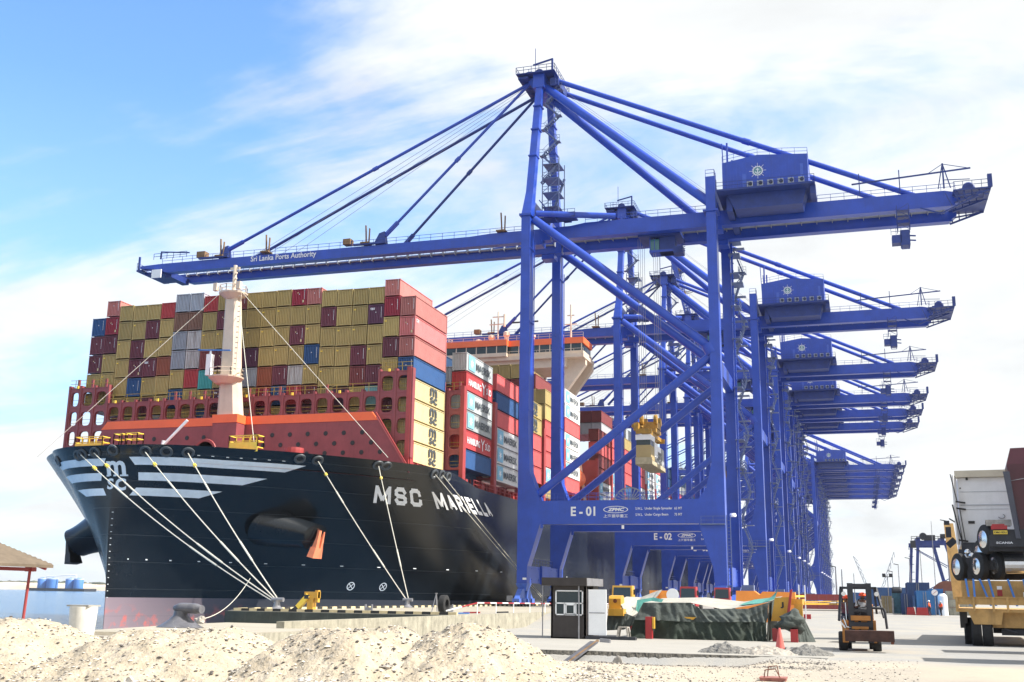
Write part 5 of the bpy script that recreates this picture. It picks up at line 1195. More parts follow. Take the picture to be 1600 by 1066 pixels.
rock(-7.75, 36.2, .2, 'grey wedge of broken concrete leaning at the edge of the concrete pad', 'rock', (.9, .5, 1.1), 21)
M['grub'] = mat('dark_grey_rubble', (.17, .165, .155), .95, .4, 7, bump=.6, bscale=14)
for i, (x, y, rx, hh, lb) in enumerate(((-4.6, 38.6, 1.0, .42, 'low heap of grey rubble left of the traffic cone'), (-3.2, 38.3, 1.1, .36, 'pale heap of rubble directly in front of the traffic cone'), (-1.9, 38.7, .9, .40, 'small grey heap of rubble right of the traffic cone'))):
    b = MB(); v = []; nn = 26
    for j in range(nn+1):
        for k in range(nn+1):
            u, w_ = 2*k/nn-1, 2*j/nn-1; d = math.sqrt(u*u+w_*w_); v.append((x+u*rx, y+w_*.7, gz(x, y)-.05+max(0, hh*(1-d)**.8 if d < 1 else 0)+(.09*noise.noise(Vector((u*5, w_*5, i)))+.05*noise.noise(Vector((u*11, w_*11, i))) if d < .98 else -.05)))
    b.add(v, [(j*(nn+1)+k, j*(nn+1)+k+1, (j+1)*(nn+1)+k+1, (j+1)*(nn+1)+k) for j in range(nn) for k in range(nn)])
    tag(b.build('rubble_heap', M['grub'] if i != 1 else M['rock'], org=(x, y, -1.85)), lb, 'rubble heap', 'rubble heaps near the cone')
# concrete pad with a broken dark edge
M['pad'] = mat('pale_concrete_pad', (.31, .295, .265), .9, .08, .5, bump=.15, bscale=4, coord='World')
b = MB(); b.box(-15.6, -1.2, 36.9, 63, -2.3, -1.79); o = b.build('concrete_pad', M['pad']); tag(o, kind='structure')
b = MB()
v = []; K = 220
for i in range(K+1):
    x = -15.6+14.2*i/K; q = noise.noise(Vector((x*3, 1, 0))); q2 = noise.noise(Vector((x*9, 4, 0)))
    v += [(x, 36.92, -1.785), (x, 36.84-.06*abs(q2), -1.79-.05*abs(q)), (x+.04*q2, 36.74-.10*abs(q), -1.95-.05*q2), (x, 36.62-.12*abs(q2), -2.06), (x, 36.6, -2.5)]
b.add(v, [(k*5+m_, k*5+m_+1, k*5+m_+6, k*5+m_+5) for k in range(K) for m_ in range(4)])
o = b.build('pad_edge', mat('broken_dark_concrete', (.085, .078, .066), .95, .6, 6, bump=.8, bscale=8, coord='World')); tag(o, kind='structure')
# kiosk
ks = empty('kiosk', (-12.3, 47.3, -1.79), 'small black booth with white-framed windows, flat roof and open white door', 'kiosk')
M['ksk'] = mat('dark_brown_cladding', (.035, .028, .026), .6, .2, 3, .2, dark=(.08, .07, .06))
b = MB(); x0, x1, y0, y1 = -13.0, -11.45, 47, 49.4
b.box(x0, x1, y0, y0+.08, -1.79, -.82); b.box(x0, x0+.08, y0, y1, -1.79, .42); b.box(x0, x1, y1-.08, y1, -1.79, .42); b.box(x0, x1, y0, y0+.08, .22, .42); b.box(x0, x0+.18, y0, y0+.08, -.82, .22); b.box(x1-.1, x1, y0, y0+.08, -.82, .22)
b.box(x1-.08, x1, y0, y0+.25, -1.79, .42); b.box(x1-.08, x1, y1-1.0, y1, -1.79, .42); b.box(x0, x1, y0, y1, -1.84, -1.74); b.box(x0+.05, x1-.05, y0+.05, y1-.05, .38, .42)
b.build('wall', M['ksk'], ks)
b = MB(); b.box(-13.35, -11.35, 46.7, 49.9, .42, .76); b.build('roof', M['ksk'], ks)
b = MB(); b.box(-11.35, -11.33, 46.75, 49.85, .43, .75); b.build('roof_fascia', M['steel'], ks)
b = MB()
wx0, wx1 = x0+.2, x1-.12
for (a, c, d, e) in ((wx0, wx1, -.82, -.77), (wx0, wx1, .18, .23), (wx0, wx0+.05, -.82, .23), (wx1-.05, wx1, -.82, .23), (wx0, wx1, -.34, -.29), (wx0+.38, wx0+.43, -.82, -.3), (wx1-.34, wx1-.29, -.82, -.3), (wx0+.45, wx1-.36, -.40, -.34), (wx0+.45, wx1-.36, -.80, -.74), (wx0+.45, wx0+.5, -.8, -.36), (wx1-.41, wx1-.36, -.8, -.36)): b.box(a, c, y0-.03, y0+.03, d, e)
b.build('window_frame', M['white'], ks)
b = MB(); b.box(wx0+.05, wx1-.05, y0+.04, y0+.06, -.77, .18); b.build('window_glass', M['glass'], ks)
b = MB(); b.box(-12.9, -11.8, 48.6, 49.2, -1.1, -1.0); b.box(-12.6, -12.2, 48.4, 48.8, -.9, -.2); b.build('desk', M['wood'], ks)
b = MB(); b.box(-11.36, -10.55, 47.0, 47.06, -1.62, .28); dr = b.build('open_door', M['white'], ks)
b = MB(); b.box(-11.3, -10.62, 46.985, 47.0, -.72, -.68); b.box(-11.36, -11.33, 46.98, 47.08, -1.62, .28); b.build('door_rail', M['steel'], dr)
b = MB(); b.box(-13.33, -13.29, 46.75, 46.79, -1.79, .42); b.box(-11.75, -11.70, 46.85, 46.9, -1.79, .42); b.build('roof_prop', M['steel'], ks)
b = MB(); b.box(-11.45, -9.3, 46.9, 47.3, -1.79, -1.66); b.build('door_sill', M['dark'], ks)
t_ = empty('leaning_plank', (-11.4, 37.3, -1.9), 'grey weathered plank leaning up against the edge of the concrete pad', 'plank'); b = MB(); b.beam((-9.45, 36.0, -2.15), (-8.75, 37.1, -1.50), .36, .06); b.build('board', mat('grey_weathered_board', (.10, .10, .115), .8, .35, 4), t_); b = MB(); b.beam((-9.33, 36.0, -2.1), (-8.62, 37.1, -1.45), .09, .06); b.build('batten', M['wood'], t_)
b = MB(); b.beam((-8.55, 37.15, -1.44), (-8.2, 37.1, -1.46), .12, .12); b.build('bracket', M['steel'], t_)
# plastic stool
st = empty('plastic_stool', (-9.85, 47.2, -1.79), 'grey plastic stool standing right of the kiosk door', 'stool')
b = MB(); b.box(-10.05, -9.65, 47.0, 47.4, -1.30, -1.25); b.build('seat', M['rock'], st)
for dx in (-.2, .2):
    for dy in (-.2, .2): b = MB(); b.hexa([(-9.85+dx*1.25-.03, 47.2+dy*1.25-.03, -1.79), (-9.85+dx*1.25+.03, 47.2+dy*1.25-.03, -1.79), (-9.85+dx*1.25+.03, 47.2+dy*1.25+.03, -1.79), (-9.85+dx*1.25-.03, 47.2+dy*1.25+.03, -1.79)], [(-9.85+dx*.85-.04, 47.2+dy*.85-.04, -1.3), (-9.85+dx*.85+.04, 47.2+dy*.85-.04, -1.3), (-9.85+dx*.85+.04, 47.2+dy*.85+.04, -1.3), (-9.85+dx*.85-.04, 47.2+dy*.85+.04, -1.3)]); b.build('leg', M['rock'], st)
# tarpaulin-covered spreaders
def drape(name, top_pts, bot_pts, mt, parent, fold=.10, n=70, m_=16, sag=0.0, seed=0):
    """curtain between a top and a bottom poly-line"""
    def at(pts, t):
        x = t*(len(pts)-1); i = min(int(x), len(pts)-2); return Vector(pts[i]).lerp(Vector(pts[i+1]), x-i)
    v = []
    for j in range(m_+1):
        w_ = j/m_
        for i in range(n+1):
            t = i/n; p = at(top_pts, t).lerp(at(bot_pts, t), w_)
            nn = .8*noise.noise(Vector((t*12+w_*.8, w_*.9, seed)))+.5*noise.noise(Vector((t*30-w_*1.2, w_*1.3, seed+5)))+.9*max(0, .22-abs(noise.noise(Vector((t*5+w_*1.2, w_*1.4-t*2, seed+9)))))
            fl = fold*(.25+.75*w_)*nn*2.2; p.y -= fl; p.x += fl*.4; p.z -= sag*math.sin(math.pi*w_)*abs(math.sin(t*math.pi*3+seed))
            v.append(p)
    b = MB(); b.add(v, [(j*(n+1)+i, (j+1)*(n+1)+i, (j+1)*(n+1)+i+1, j*(n+1)+i+1) for j in range(m_) for i in range(n)])
    o = b.build(name, mt, parent, smooth=True); return o
G0 = -1.79
tp = empty('covered_spreader', (-6.6, 51, G0), 'long cargo spreader hidden under a dark grey-green canvas sheet, right of the kiosk', 'covered spreader')
M['tarp2'] = mat('dark_olive_canvas', (.020, .030, .022), .85, .35, 1.8, bump=.3, bscale=9)
drape('canvas_front', [(-9.5, 49.9, -.25), (-8.4, 49.85, -.24), (-7.4, 49.9, -.22), (-6.9, 49.75, -.50), (-5.9, 49.9, -.46), (-4.9, 49.9, -.44), (-4.0, 50.0, -.15)], [(-9.85, 49.6, -1.0), (-8.2, 49.5, -1.02), (-7.0, 49.6, -1.05), (-5.9, 49.5, -1.02), (-4.9, 49.6, -1.0), (-4.1, 49.7, -1.0)], M['tarp'], tp, .13, 120, 14, 0, 1)
drape('canvas_lower', [(-9.85, 49.64, -.98), (-8.2, 49.54, -1.0), (-7.0, 49.64, -1.03), (-5.9, 49.54, -1.0), (-4.9, 49.64, -.98), (-4.1, 49.74, -.98)], [(-10.1, 49.45, G0+.01), (-8.0, 49.4, G0+.01), (-6.3, 49.4, G0+.01), (-4.9, 49.4, G0+.01), (-4.15, 49.5, G0+.01)], M['tarp2'], tp, .13, 120, 10, 0, 1)
drape('canvas_top', [(-9.2, 53.2, -.05), (-7.2, 53.4, .02), (-5.4, 53.4, -.15), (-3.6, 53.2, .12)], [(-9.5, 49.92, -.25), (-7.4, 49.92, -.22), (-5.9, 49.92, -.50), (-4.0, 50.02, -.15)], M['tarpl'], tp, .06, 60, 10, .05, 3)
drape('canvas_end', [(-4.0, 50.0, -.15), (-3.7, 53.2, .1)], [(-4.15, 49.6, G0+.01), (-3.9, 53.4, G0+.01)], M['tarp'], tp, .08, 30, 12, 0, 4)
drape('teal_sheet', [(-10.1, 51.5, -.15), (-9.3, 51.3, -.02), (-8.7, 50.6, -.10)], [(-10.0, 50.4, -1.0), (-9.6, 50.0, -1.1), (-8.8, 50.0, -.35)], M['tarpt'], tp, .06, 24, 8, 0, 5)
drape('teal_sheet', [(-4.9, 53, -.05), (-4.1, 52.6, .05), (-3.7, 51.6, .40)], [(-5.4, 51, -.30), (-4.4, 50.6, -.20), (-3.75, 50.4, -.02)], M['tarpt'], tp, .05, 24, 8, 0, 6)
b = MB(); b.hexa([(-7.75, 49.62, -.95), (-7.25, 49.62, -.95), (-7.2, 49.8, -.95), (-7.8, 49.8, -.95)], [(-7.9, 49.6, -.84), (-7.1, 49.6, -.84), (-7.2, 49.85, -.86), (-7.8, 49.85, -.86)]); b.build('tape_patch', M['crane_yel'], tp)
b = MB(); b.box(-9.25, -8.97, 49.0, 49.3, G0, -.85); b.box(-9.2, -9.02, 48.96, 49.02, -1.2, -.95); b.build('twistlock_guide', M['redp'], tp)
b = MB(); b.box(-8.95, -8.87, 49.0, 49.3, -1.35, -.86); b.build('guide_flap', M['crane_yel'], tp)
sp2 = empty('covered_spreader', (-10.2, 52, G0), 'yellow spreader under a pale crumpled canvas just right of the kiosk door', 'covered spreader')
b = MB(); b.prism([(50.2, -.95), (50.9, -.95), (51.0, -.1), (50.8, .05), (50.3, .02), (50.2, -.1)], 'x', -11.15, -10.6); b.box(-11.1, -10.4, 49.8, 50.4, -.85, -.55); b.build('spreader_end', M['crane_yel'], sp2)
b = MB(); b.lathe((-10.85, 50.18, -.2), [(.09, 0), (.09, -.03)], 12, 'y'); b.build('bolt_hole', M['rust'], sp2)
drape('pale_canvas', [(-10.9, 53, 0), (-10.2, 53, -.02), (-9.4, 52.8, .28), (-9.1, 52.6, .35)], [(-10.9, 50.4, -.1), (-10.3, 50.3, -.75), (-9.9, 50.2, -.95), (-9.3, 50.6, -.25)], M['tarpl'], sp2, .10, 50, 14, .05, 8)
drape('dark_canvas', [(-11.2, 50.1, -.85), (-10.3, 50.0, -.75), (-9.9, 50.0, -.90)], [(-11.2, 49.9, -1.5), (-10.4, 49.8, -1.45), (-9.9, 49.8, -1.2)], M['tarp'], sp2, .10, 30, 10, 0, 9)
for x in (-10.0, -9.65): b = MB(); b.hexa([(x-.05, 49.9, -1.75), (x+.03, 49.9, -1.75), (x+.03, 50.2, -1.75), (x-.05, 50.2, -1.75)], [(x-.18, 49.9, -1.1), (x+.1, 49.9, -1.1), (x+.1, 50.2, -1.1), (x-.18, 50.2, -1.1)]); b.build('red_guide_arm', M['redp'], sp2)
sp3 = empty('yellow_spreader_end', (-3.4, 50.5, G0), 'yellow spreader end with a black number and red guide arms, beside the traffic cone', 'spreader')
b = MB(); b.hexa([(-3.95, 50.3, -.95), (-3.25, 50.3, -.95), (-3.25, 50.9, -.95), (-3.95, 50.9, -.95)], [(-3.75, 50.2, .05), (-3.1, 50.2, .08), (-3.1, 50.9, .08), (-3.75, 50.9, .05)]); b.box(-3.1, -2.6, 50.4, 52.5, -.25, .0); b.box(-2.95, -2.6, 50.3, 50.6, -.75, -.2); b.build('end_plate', M['crane_yel'], sp3)
b = MB(); put_text(b, 'J', panel_xz(-3.52, -3.38, -.40, -.10, 50.25), size=1, bold=.05); b.build('number', M['black'], sp3)
b = MB(); b.hexa([(-3.25, 50.0, -.62), (-3.13, 50.0, -.62), (-3.13, 50.2, -.62), (-3.25, 50.2, -.62)], [(-3.08, 50.0, .38), (-2.98, 50.0, .42), (-2.98, 50.2, .42), (-3.08, 50.2, .38)]); b.build('red_guide_arm', M['redp'], sp3)
for x, y in ((-3.75, 49.9), (-2.95, 49.3)): b = MB(); b.box(x-.14, x+.16, y, y+.25, G0, -1.25); b.build('red_foot', M['redp'], sp3)
b = MB(); v0 = b.blob((-3.05, 49.6, -.98), .42, 5, 16, 12, .45, (1.25, .8, .95)); b.build('bundled_canvas', M['tarp'], sp3, smooth=True)
drape('canvas_skirt', [(-2.85, 50.2, -.75), (-2.55, 50.6, -.85)], [(-2.85, 49.7, G0), (-2.1, 50.4, G0)], M['tarp'], sp3, .06, 20, 10, 0, 11)
b = MB(); b.beam((-2.6, 52, -.20), (-.9, 56, -.20), .07, .08); b.beam((-2.6, 52, -.12), (-.9, 56, -.06), .05, .05); b.build('yellow_arm', M['crane_yel'], sp3)
# second row: orange spreader beam
o_ = empty('orange_spreader', (-5.9, 70, GZ), 'bright orange spreader beam standing behind the canvas-covered row', 'spreader'); b = MB(); b.prism([(-7.6, -1.4), (-3.9, -1.4), (-4.0, .40), (-5.9, .42), (-6.1, .22), (-6.4, .45), (-7.5, .45)], 'y', 69.6, 70.4); b.build('beam', mat('bright_orange', (.90, .30, .05), .5, .08, 1), o_)
b = MB(); b.box(-7.6, -7.2, 69.6, 70.4, -1.7, -1.4); b.box(-4.3, -3.9, 69.6, 70.4, -1.7, -1.4); b.build('foot', M['redp'], o_)
# traffic cone
def cone(x, y, z, label, h=.75):
    r = empty('traffic_cone', (x, y, z), label, 'traffic cone'); b = MB(); b.lathe((x, y, z), [(.17, .03), (.12, h*.4), (.035, h)], 16); shade_auto(b.build('cone_body', mat('faded_red_cone', (.60, .12, .10), .6, .15, 3), r)); b = MB(); b.box(x-.2, x+.2, y-.2, y+.2, z, z+.03); b.build('base', M['black'], r)
cone(-3.05, 42.5, -1.79, 'faded red traffic cone standing in front of the yellow spreader end')
# wooden / metal basket at the bottom edge
bk = empty('rusty_metal_bucket', (-2.05, 26.3, -1.95), 'rusty metal bucket with wire handles at the bottom edge of the picture', 'bucket')
b = MB(); b.hexa([(-2.25, 26.1, -1.98), (-1.85, 26.1, -1.98), (-1.85, 26.5, -1.98), (-2.25, 26.5, -1.98)], [(-2.36, 26.0, -1.72), (-1.76, 26.0, -1.72), (-1.76, 26.6, -1.72), (-2.36, 26.6, -1.72)]); b.build('body', mat('pinkish_rusty_metal', (.30, .12, .10), .8, .4, 6), bk)
b = MB(); b.path([(-2.25, 26.1, -1.72), (-2.22, 26.1, -1.56), (-2.0, 26.1, -1.53), (-1.9, 26.1, -1.72)], .012, 5).path([(-2.2, 26.4, -1.72), (-2.17, 26.4, -1.50), (-1.98, 26.4, -1.48), (-1.94, 26.4, -1.72)], .012, 5); b.build('handle', M['rust'], bk)
b = MB()
for i in range(14): b.box(-.55+i*.04, -.5+i*.045, 27+i*.01, 27.3, -1.93, -1.87+R_.random()*.04)
tag(b.build('scrap_strip', M['rust'], org=(-.3, 27.1, -1.9)), 'short rusty scrap strip lying on the sand below the forklift', 'scrap')
# white cylinder (capped pipe) and slab at the left
wc = empty('white_concrete_post', (-23.85, 30.2, -1.7), 'squat weathered white cylindrical post on the apron at lower left', 'post')
b = MB(); b.lathe((-23.85, 30.2, 0), [(.36, -1.9), (.43, -.62), (.43, -.56)], 24); shade_auto(b.build('post_body', mat('weathered_white', (.62, .60, .54), .7, .14, 2.5, .5, dark=(.25, .24, .22)), wc))
b = MB(); b.box(-24.28, -23.45, 29.9, 30.5, -.56, -.51); b.build('cap_plate', M['pad'], wc)
b = MB(); b.box(-23.3, -22.3, 29.3, 29.8, -1.62, -1.42); tag(b.build('dark_slab', M['rock'], org=(-22.4, 29.5, -1.6)), 'flat grey slab lying at the foot of the white cylindrical post', 'slab')
b = MB(); b.hexa([(-23.3, 29.0, -2.6), (-21.3, 29.4, -2.6), (-21.1, 31.6, -2.6), (-24.3, 31, -2.6)], [(-23.3, 29.0, -1.58), (-21.3, 29.4, -1.56), (-21.1, 31.6, -1.6), (-24.3, 31, -1.6)]); o = b.build('broken_apron_corner', M['concw']); tag(o, kind='structure')
# big tee bollard in front of the pink hull
tb = empty('tee_bollard', (-32.6, 48.6, -1.84), 'big grey tee bollard on the apron in front of the pink lower hull', 'bollard')
M['boll'] = mat('grey_bollard_paint', (.10, .10, .115), .38, .3, 2.5, .3, dark=(.35, .33, .30))
b = MB(); x, y, z = -32.6, 48.6, -1.86
b.lathe((x, y, z), [(1.12, 0), (1.12, .08), (1.02, .12), (.62, .38), (.36, .62), (.33, .85)], 24); shade_auto(b.build('base', M['boll'], tb), 60)
b = MB(); v = []; n = 16
for j in range(12):
    t = j/11; cxx = x-.35+1.55*t; rr = .30*(.55+.45*min(1, t*5))*(1 if t < .9 else .8); zc = z+.98+.03*math.sin(t*3)-.05*t
    for i in range(n): a = 2*math.pi*i/n; v.append((cxx, y+rr*1.15*math.cos(a), zc+rr*math.sin(a)*.85))
b.add(v, [(j*n+i, j*n+(i+1) % n, (j+1)*n+(i+1) % n, (j+1)*n+i) for j in range(11) for i in range(n)]+[tuple(range(n-1, -1, -1)), tuple(range(11*n, 12*n))]); shade_auto(b.build('horn', M['boll'], tb), 60)
b = MB(); b.blob((-44.4, 68.6, -2.15), .38, 8, 10, 7, .4, (1.2, .9, .8)); tag(b.build('line_weight', M['rock'], org=(-44.4, 68.6, -2.3)), 'rough stone weight holding the thin knotted line on the apron', 'stone')
# shelter roof at the left edge
sh = empty('open_shelter', (-28, 32, -2), 'corrugated shelter roof on a thin red post at the left edge of the picture', 'shelter')
b = MB(); v = []; n = 40
for j in range(2):
    for i in range(n+1):
        t = i/n; X_ = -26.95-t*4.6; Z_ = .78+t*1.45+(.035 if i % 2 else 0); v.append((X_, 32.3-j*3.2, Z_+j*.0)); 
for j in range(2):
    for i in range(n+1):
        t = i/n; v.append((-26.95-t*4.6, 32.3-j*3.2, .68+t*1.45+(.035 if i % 2 else 0)))
N1 = n+1
b.add(v, [(i, i+1, N1+i+1, N1+i) for i in range(n)]+[(2*N1+i, 3*N1+i, 3*N1+i+1, 2*N1+i+1) for i in range(n)]+[(i, 2*N1+i, 2*N1+i+1, i+1) for i in range(n)]+[(0, N1, 3*N1, 2*N1)])
b.build('roof_sheet', mat('weathered_asbestos_sheet', (.13, .10, .07), .85, .25, 2), sh)
b = MB(); b.tube((-27.78, 32, -2.6), (-27.66, 32, .72), .05, 10); b.build('post', M['oxide2'], sh)
b = MB(); b.beam((-27.0, 32, .66), (-31.5, 32, 2.0), .08, .12); b.beam((-27.6, 32.2, .62), (-27.6, 29.5, .62), .08, .12); b.box(-27.8, -27.5, 31.9, 32.1, .55, .75)
b.build('rafter', M['oxide2'], sh)
# things on the quay deck: tyre, yellow machine arm, barrier
ty = empty('large_tyre', (-34.6, 90, GZ), 'large worn tyre standing upright on the quay beside the red and white barrier', 'tyre')
b = MB(); b.lathe((-34.4, 90, GZ+.78), [(.42, -.28), (.62, -.32), (.78, -.24), (.80, 0), (.78, .24), (.62, .32), (.42, .28), (.40, 0)], 26, 'x'); o = b.build('tyre_body', M['rubber'], ty); o.data.transform(Matrix.Rotation(0, 4, 'Z')); shade_auto(o, 50)
b = MB(); b.path([(-35.0, 88.6, GZ), (-34.7, 88.9, .0)], .04, 5).path([(-34.5, 88.7, GZ), (-34.7, 88.9, .0)], .04, 5).path([(-34.7, 89.6, GZ), (-34.7, 88.9, .0)], .04, 5); b.lathe((-34.7, 88.9, .02), [(.1, -.05), (.12, .05)], 8); tag(b.build('surveying_tripod', M['steel'], org=(-34.7, 88.9, GZ)), 'thin metal tripod standing in front of the large tyre', 'tripod')
ya = empty('yellow_mooring_machine', (-47.0, 90, GZ), 'yellow angled machine arm standing on the quay between the two rope bollards', 'machine')
b = MB(); b.box(-47.3, -46.7, 89.7, 90.3, GZ, -.55); b.box(-47.6, -46.3, 89.7, 90.3, -.55, .02); b.box(-46.6, -46.3, 89.8, 90.2, -.9, .15); b.build('column', M['crane_yel'], ya)
b = MB(); b.beam((-47.2, 89.8, -.3), (-48.2, 89.8, -1.35), .5, .42); b.build('arm', M['yel'], ya); b = MB(); b.beam((-48.0, 89.8, -1.2), (-48.7, 89.8, -1.64), .45, .3); b.box(-47.5, -47.1, 89.5, 89.7, -.6, -.25); b.build('arm_shoe', M['dark'], ya)
ba = empty('striped_barrier', (-28.5, 94, GZ), 'red and white striped barrier rail running from the tyre towards the crane foot', 'barrier')
rb_ = MB()
P0 = [(-34.0, 89.5, GZ+.25), (-31.9, 91.5, -.72), (-30.5, 108, -.80), (-29.0, 125, -.85), (-27.5, 150, -.9)]
for a, c in zip(P0, P0[1:]):
    a, c = Vector(a), Vector(c); n = max(2, int((c-a).length/1.3))
    for i in range(n): rb_.tube(a.lerp(c, i/n), a.lerp(c, (i+1)/n), .06, 6, k=i % 2)
rb_.build('striped_rail', [M['white'], M['redp']], ba)
b = MB()
for p in P0[1:]: b.tube((p[0], p[1], GZ), p, .05, 6)
for t in (.25, .5, .75): q_ = Vector(P0[1]).lerp(Vector(P0[2]), t); b.tube((q_.x, q_.y, GZ), q_, .04, 6)
b.build('barrier_post', M['white'], ba)
for i, (x, y, w_, mtn, lb) in enumerate(((-33.0, 93, 1.2, 'redp', 'red plank lying on the quay right of the tyre'), (-31.8, 98, .9, 'dark', 'dark timber lying on the quay under the barrier rail'), (-32.4, 88.3, 1.3, 'sil', 'blue plastic sheet crumpled on the quay right of the tyre'), (-36.2, 88.2, 1.0, 'wood', 'brown board lying on the quay left of the tyre'))):
    b = MB(); b.beam((x-w_*.6, y, GZ+.08), (x+w_*.6, y+.4, GZ+.12), .5, .12); tag(b.build('plank', M[mtn], org=(x, y, GZ)), lb, 'debris')
for i, (x, y, nm) in enumerate(((-38, 101, 'steel'), (-40.5, 88, 'steel'))):
    b = MB(); b.box(x-.25, x+.25, y-.1, y+.1, GZ, GZ+.45); b.box(x-.35, x-.25, y-.1, y+.1, GZ, GZ+.7); b.box(x+.25, x+.35, y-.1, y+.1, GZ, GZ+.7); tag(b.build('cleat', M[nm], org=(x, y, GZ)), ('small grey cleat on the quay near the barrier rail', 'small white-grey cleat on the quay left of the yellow machine arm')[i], 'cleat')
# fenders along the quay face near the ship
# ================================================================== vehicles and people
def person(name_label, feet, h, yaw, top, legs, hat=None, seated=False, arms=None, group=None, parent=None):
    """one continuous skinned body; clothing and helmet are children"""
    X, Yy, Z = feet; s = h/1.75
    ca, sa = math.cos(yaw), math.sin(yaw)
    def W(x, y, z): return (X+(x*ca-y*sa)*s, Yy+(x*sa+y*ca)*s, Z+z*s)     # local: +y is the way the person faces
    if seated:
        J = dict(pel=(0, 0, .52), bel=(0, -.02, .68), ch=(0, .0, .90), nk=(0, .02, 1.07), hd=(0, .05, 1.17), tp=(0, .05, 1.30),
                 hl=(-.10, .02, .50), hr=(.10, .02, .50), kl=(-.15, .42, .52), kr=(.15, .42, .52), al=(-.15, .46, .10), ar=(.15, .46, .10), tl=(-.15, .60, .06), tr=(.15, .60, .06),
                 sl=(-.19, 0, 1.0), sr=(.19, 0, 1.0), el=(-.26, .16, .78), er=(.26, .16, .78), wl=(-.16, .38, .84), wr=(.16, .38, .84), fl=(-.13, .46, .86), fr=(.13, .46, .86))
    else:
        J = dict(pel=(0, 0, .95), bel=(0, .0, 1.10), ch=(0, .0, 1.32), nk=(0, .0, 1.48), hd=(0, .02, 1.58), tp=(0, .02, 1.72),
                 hl=(-.09, 0, .92), hr=(.09, 0, .92), kl=(-.11, .06, .50), kr=(.12, -.02, .50), al=(-.12, 0, .08), ar=(.13, -.12, .09), tl=(-.12, .14, .04), tr=(.14, 0, .04),
                 sl=(-.19, 0, 1.42), sr=(.19, 0, 1.42), el=(-.27, -.03, 1.14), er=(.27, .03, 1.14), wl=(-.27, .06, .90), wr=(.25, .12, .92), fl=(-.26, .10, .80), fr=(.24, .16, .82))
    rads = dict(pel=.15, bel=.135, ch=.155, nk=.058, hd=.098, tp=.075, hl=.10, hr=.10, kl=.062, kr=.062, al=.042, ar=.042, tl=.036, tr=.036, sl=.068, sr=.068, el=.045, er=.045, wl=.031, wr=.031, fl=.034, fr=.034)
    E_ = [('pel', 'bel'), ('bel', 'ch'), ('ch', 'nk'), ('nk', 'hd'), ('hd', 'tp'), ('pel', 'hl'), ('pel', 'hr'), ('hl', 'kl'), ('hr', 'kr'), ('kl', 'al'), ('kr', 'ar'), ('al', 'tl'), ('ar', 'tr'), ('ch', 'sl'), ('ch', 'sr'), ('sl', 'el'), ('sr', 'er'), ('el', 'wl'), ('er', 'wr'), ('wl', 'fl'), ('wr', 'fr')]
    def skin(name, joints, edges, mt, grow, smooth_levels=1, par=None):
        ks_ = list(joints); me = bpy.data.meshes.new(name); me.from_pydata([W(*J[k]) for k in ks_], [(ks_.index(a), ks_.index(c)) for a, c in edges], [])
        o = bpy.data.objects.new(name, me); C.objects.link(o); md = o.modifiers.new('s', 'SKIN'); md.use_smooth_shade = True
        me.skin_vertices.new() if not me.skin_vertices else None
        for i, k in enumerate(ks_): r_ = (rads[k]+grow)*s; me.skin_vertices[0].data[i].radius = (r_, r_)
        me.skin_vertices[0].data[0].use_root = True
        sb = o.modifiers.new('u', 'SUBSURF'); sb.levels = 1; sb.render_levels = smooth_levels
        dg = bpy.context.evaluated_depsgraph_get(); dg.update(); m2 = bpy.data.meshes.new_from_object(o.evaluated_get(dg)); bpy.data.objects.remove(o)
        q_ = bpy.data.objects.new(name, m2); C.objects.link(q_); m2.materials.clear(); m2.materials.append(mt)
        for p_ in m2.polygons: p_.use_smooth = True
        return q_
    body = skin('person', list(J), E_, M['skin'], 0, 2); body.name = 'person'
    # origin at the feet
    body.data.transform(Matrix.Translation((-X, -Yy, -Z))); body.location = feet
    def child(o):
        o.data.transform(Matrix.Translation((-X, -Yy, -Z))); o.parent = body; return o
    child(skin('shirt', ['bel', 'pel', 'ch', 'sl', 'sr', 'el', 'er'], [('bel', 'pel'), ('bel', 'ch'), ('ch', 'sl'), ('ch', 'sr'), ('sl', 'el'), ('sr', 'er')], top, .016))
    child(skin('trousers', ['pel', 'hl', 'hr', 'kl', 'kr', 'al', 'ar'], [('pel', 'hl'), ('pel', 'hr'), ('hl', 'kl'), ('hr', 'kr'), ('kl', 'al'), ('kr', 'ar')], legs, .014))
    child(skin('shoes', ['al', 'tl', 'ar', 'tr'], [('al', 'tl'), ('ar', 'tr')], M['black'], .014)) if False else None
    hd = Vector(J['hd'])
    b = MB(); c = Vector(W(hd.x, hd.y, hd.z+.05)); b.lathe(c, [(.135*s, -.0), (.13*s, .04*s), (.10*s, .10*s), (.04*s, .13*s)], 14); f_ = Vector(W(hd.x, hd.y+.14, hd.z+.05)); b.box(f_.x-.07*s, f_.x+.07*s, f_.y-.05*s, f_.y+.05*s, f_.z-.01, f_.z+.015)
    if hat: ho = b.build('helmet', hat, body, org=feet); shade_auto(ho, 60)
    # face: nose, eyes, ears
    b = MB(); 
    for (x, y, z, r_) in ((0, .11, .0, .016), (-.035, .093, .03, .010), (.035, .093, .03, .010), (-.10, .0, .0, .02), (.10, .0, .0, .02)): b.blob(W(hd.x+x, hd.y+y, hd.z+z), r_*s, 1, 6, 4, 0)
    b.build('face_features', M['skin'], body, org=feet)
    b = MB()
    for sd_ in (-1, 1):
        w0 = Vector(J['fl' if sd_ < 0 else 'fr'])
        for k in range(4): b.tube(W(w0.x+(k-1.5)*.017, w0.y, w0.z), W(w0.x+(k-1.5)*.02, w0.y+(.05 if seated else .015), w0.z-(.0 if seated else .065-.008*abs(k-1.3))), .009*s, 6)
        b.tube(W(w0.x-sd_*.025, w0.y, w0.z+.02), W(w0.x-sd_*.045, w0.y+.03, w0.z-.01), .010*s, 6)
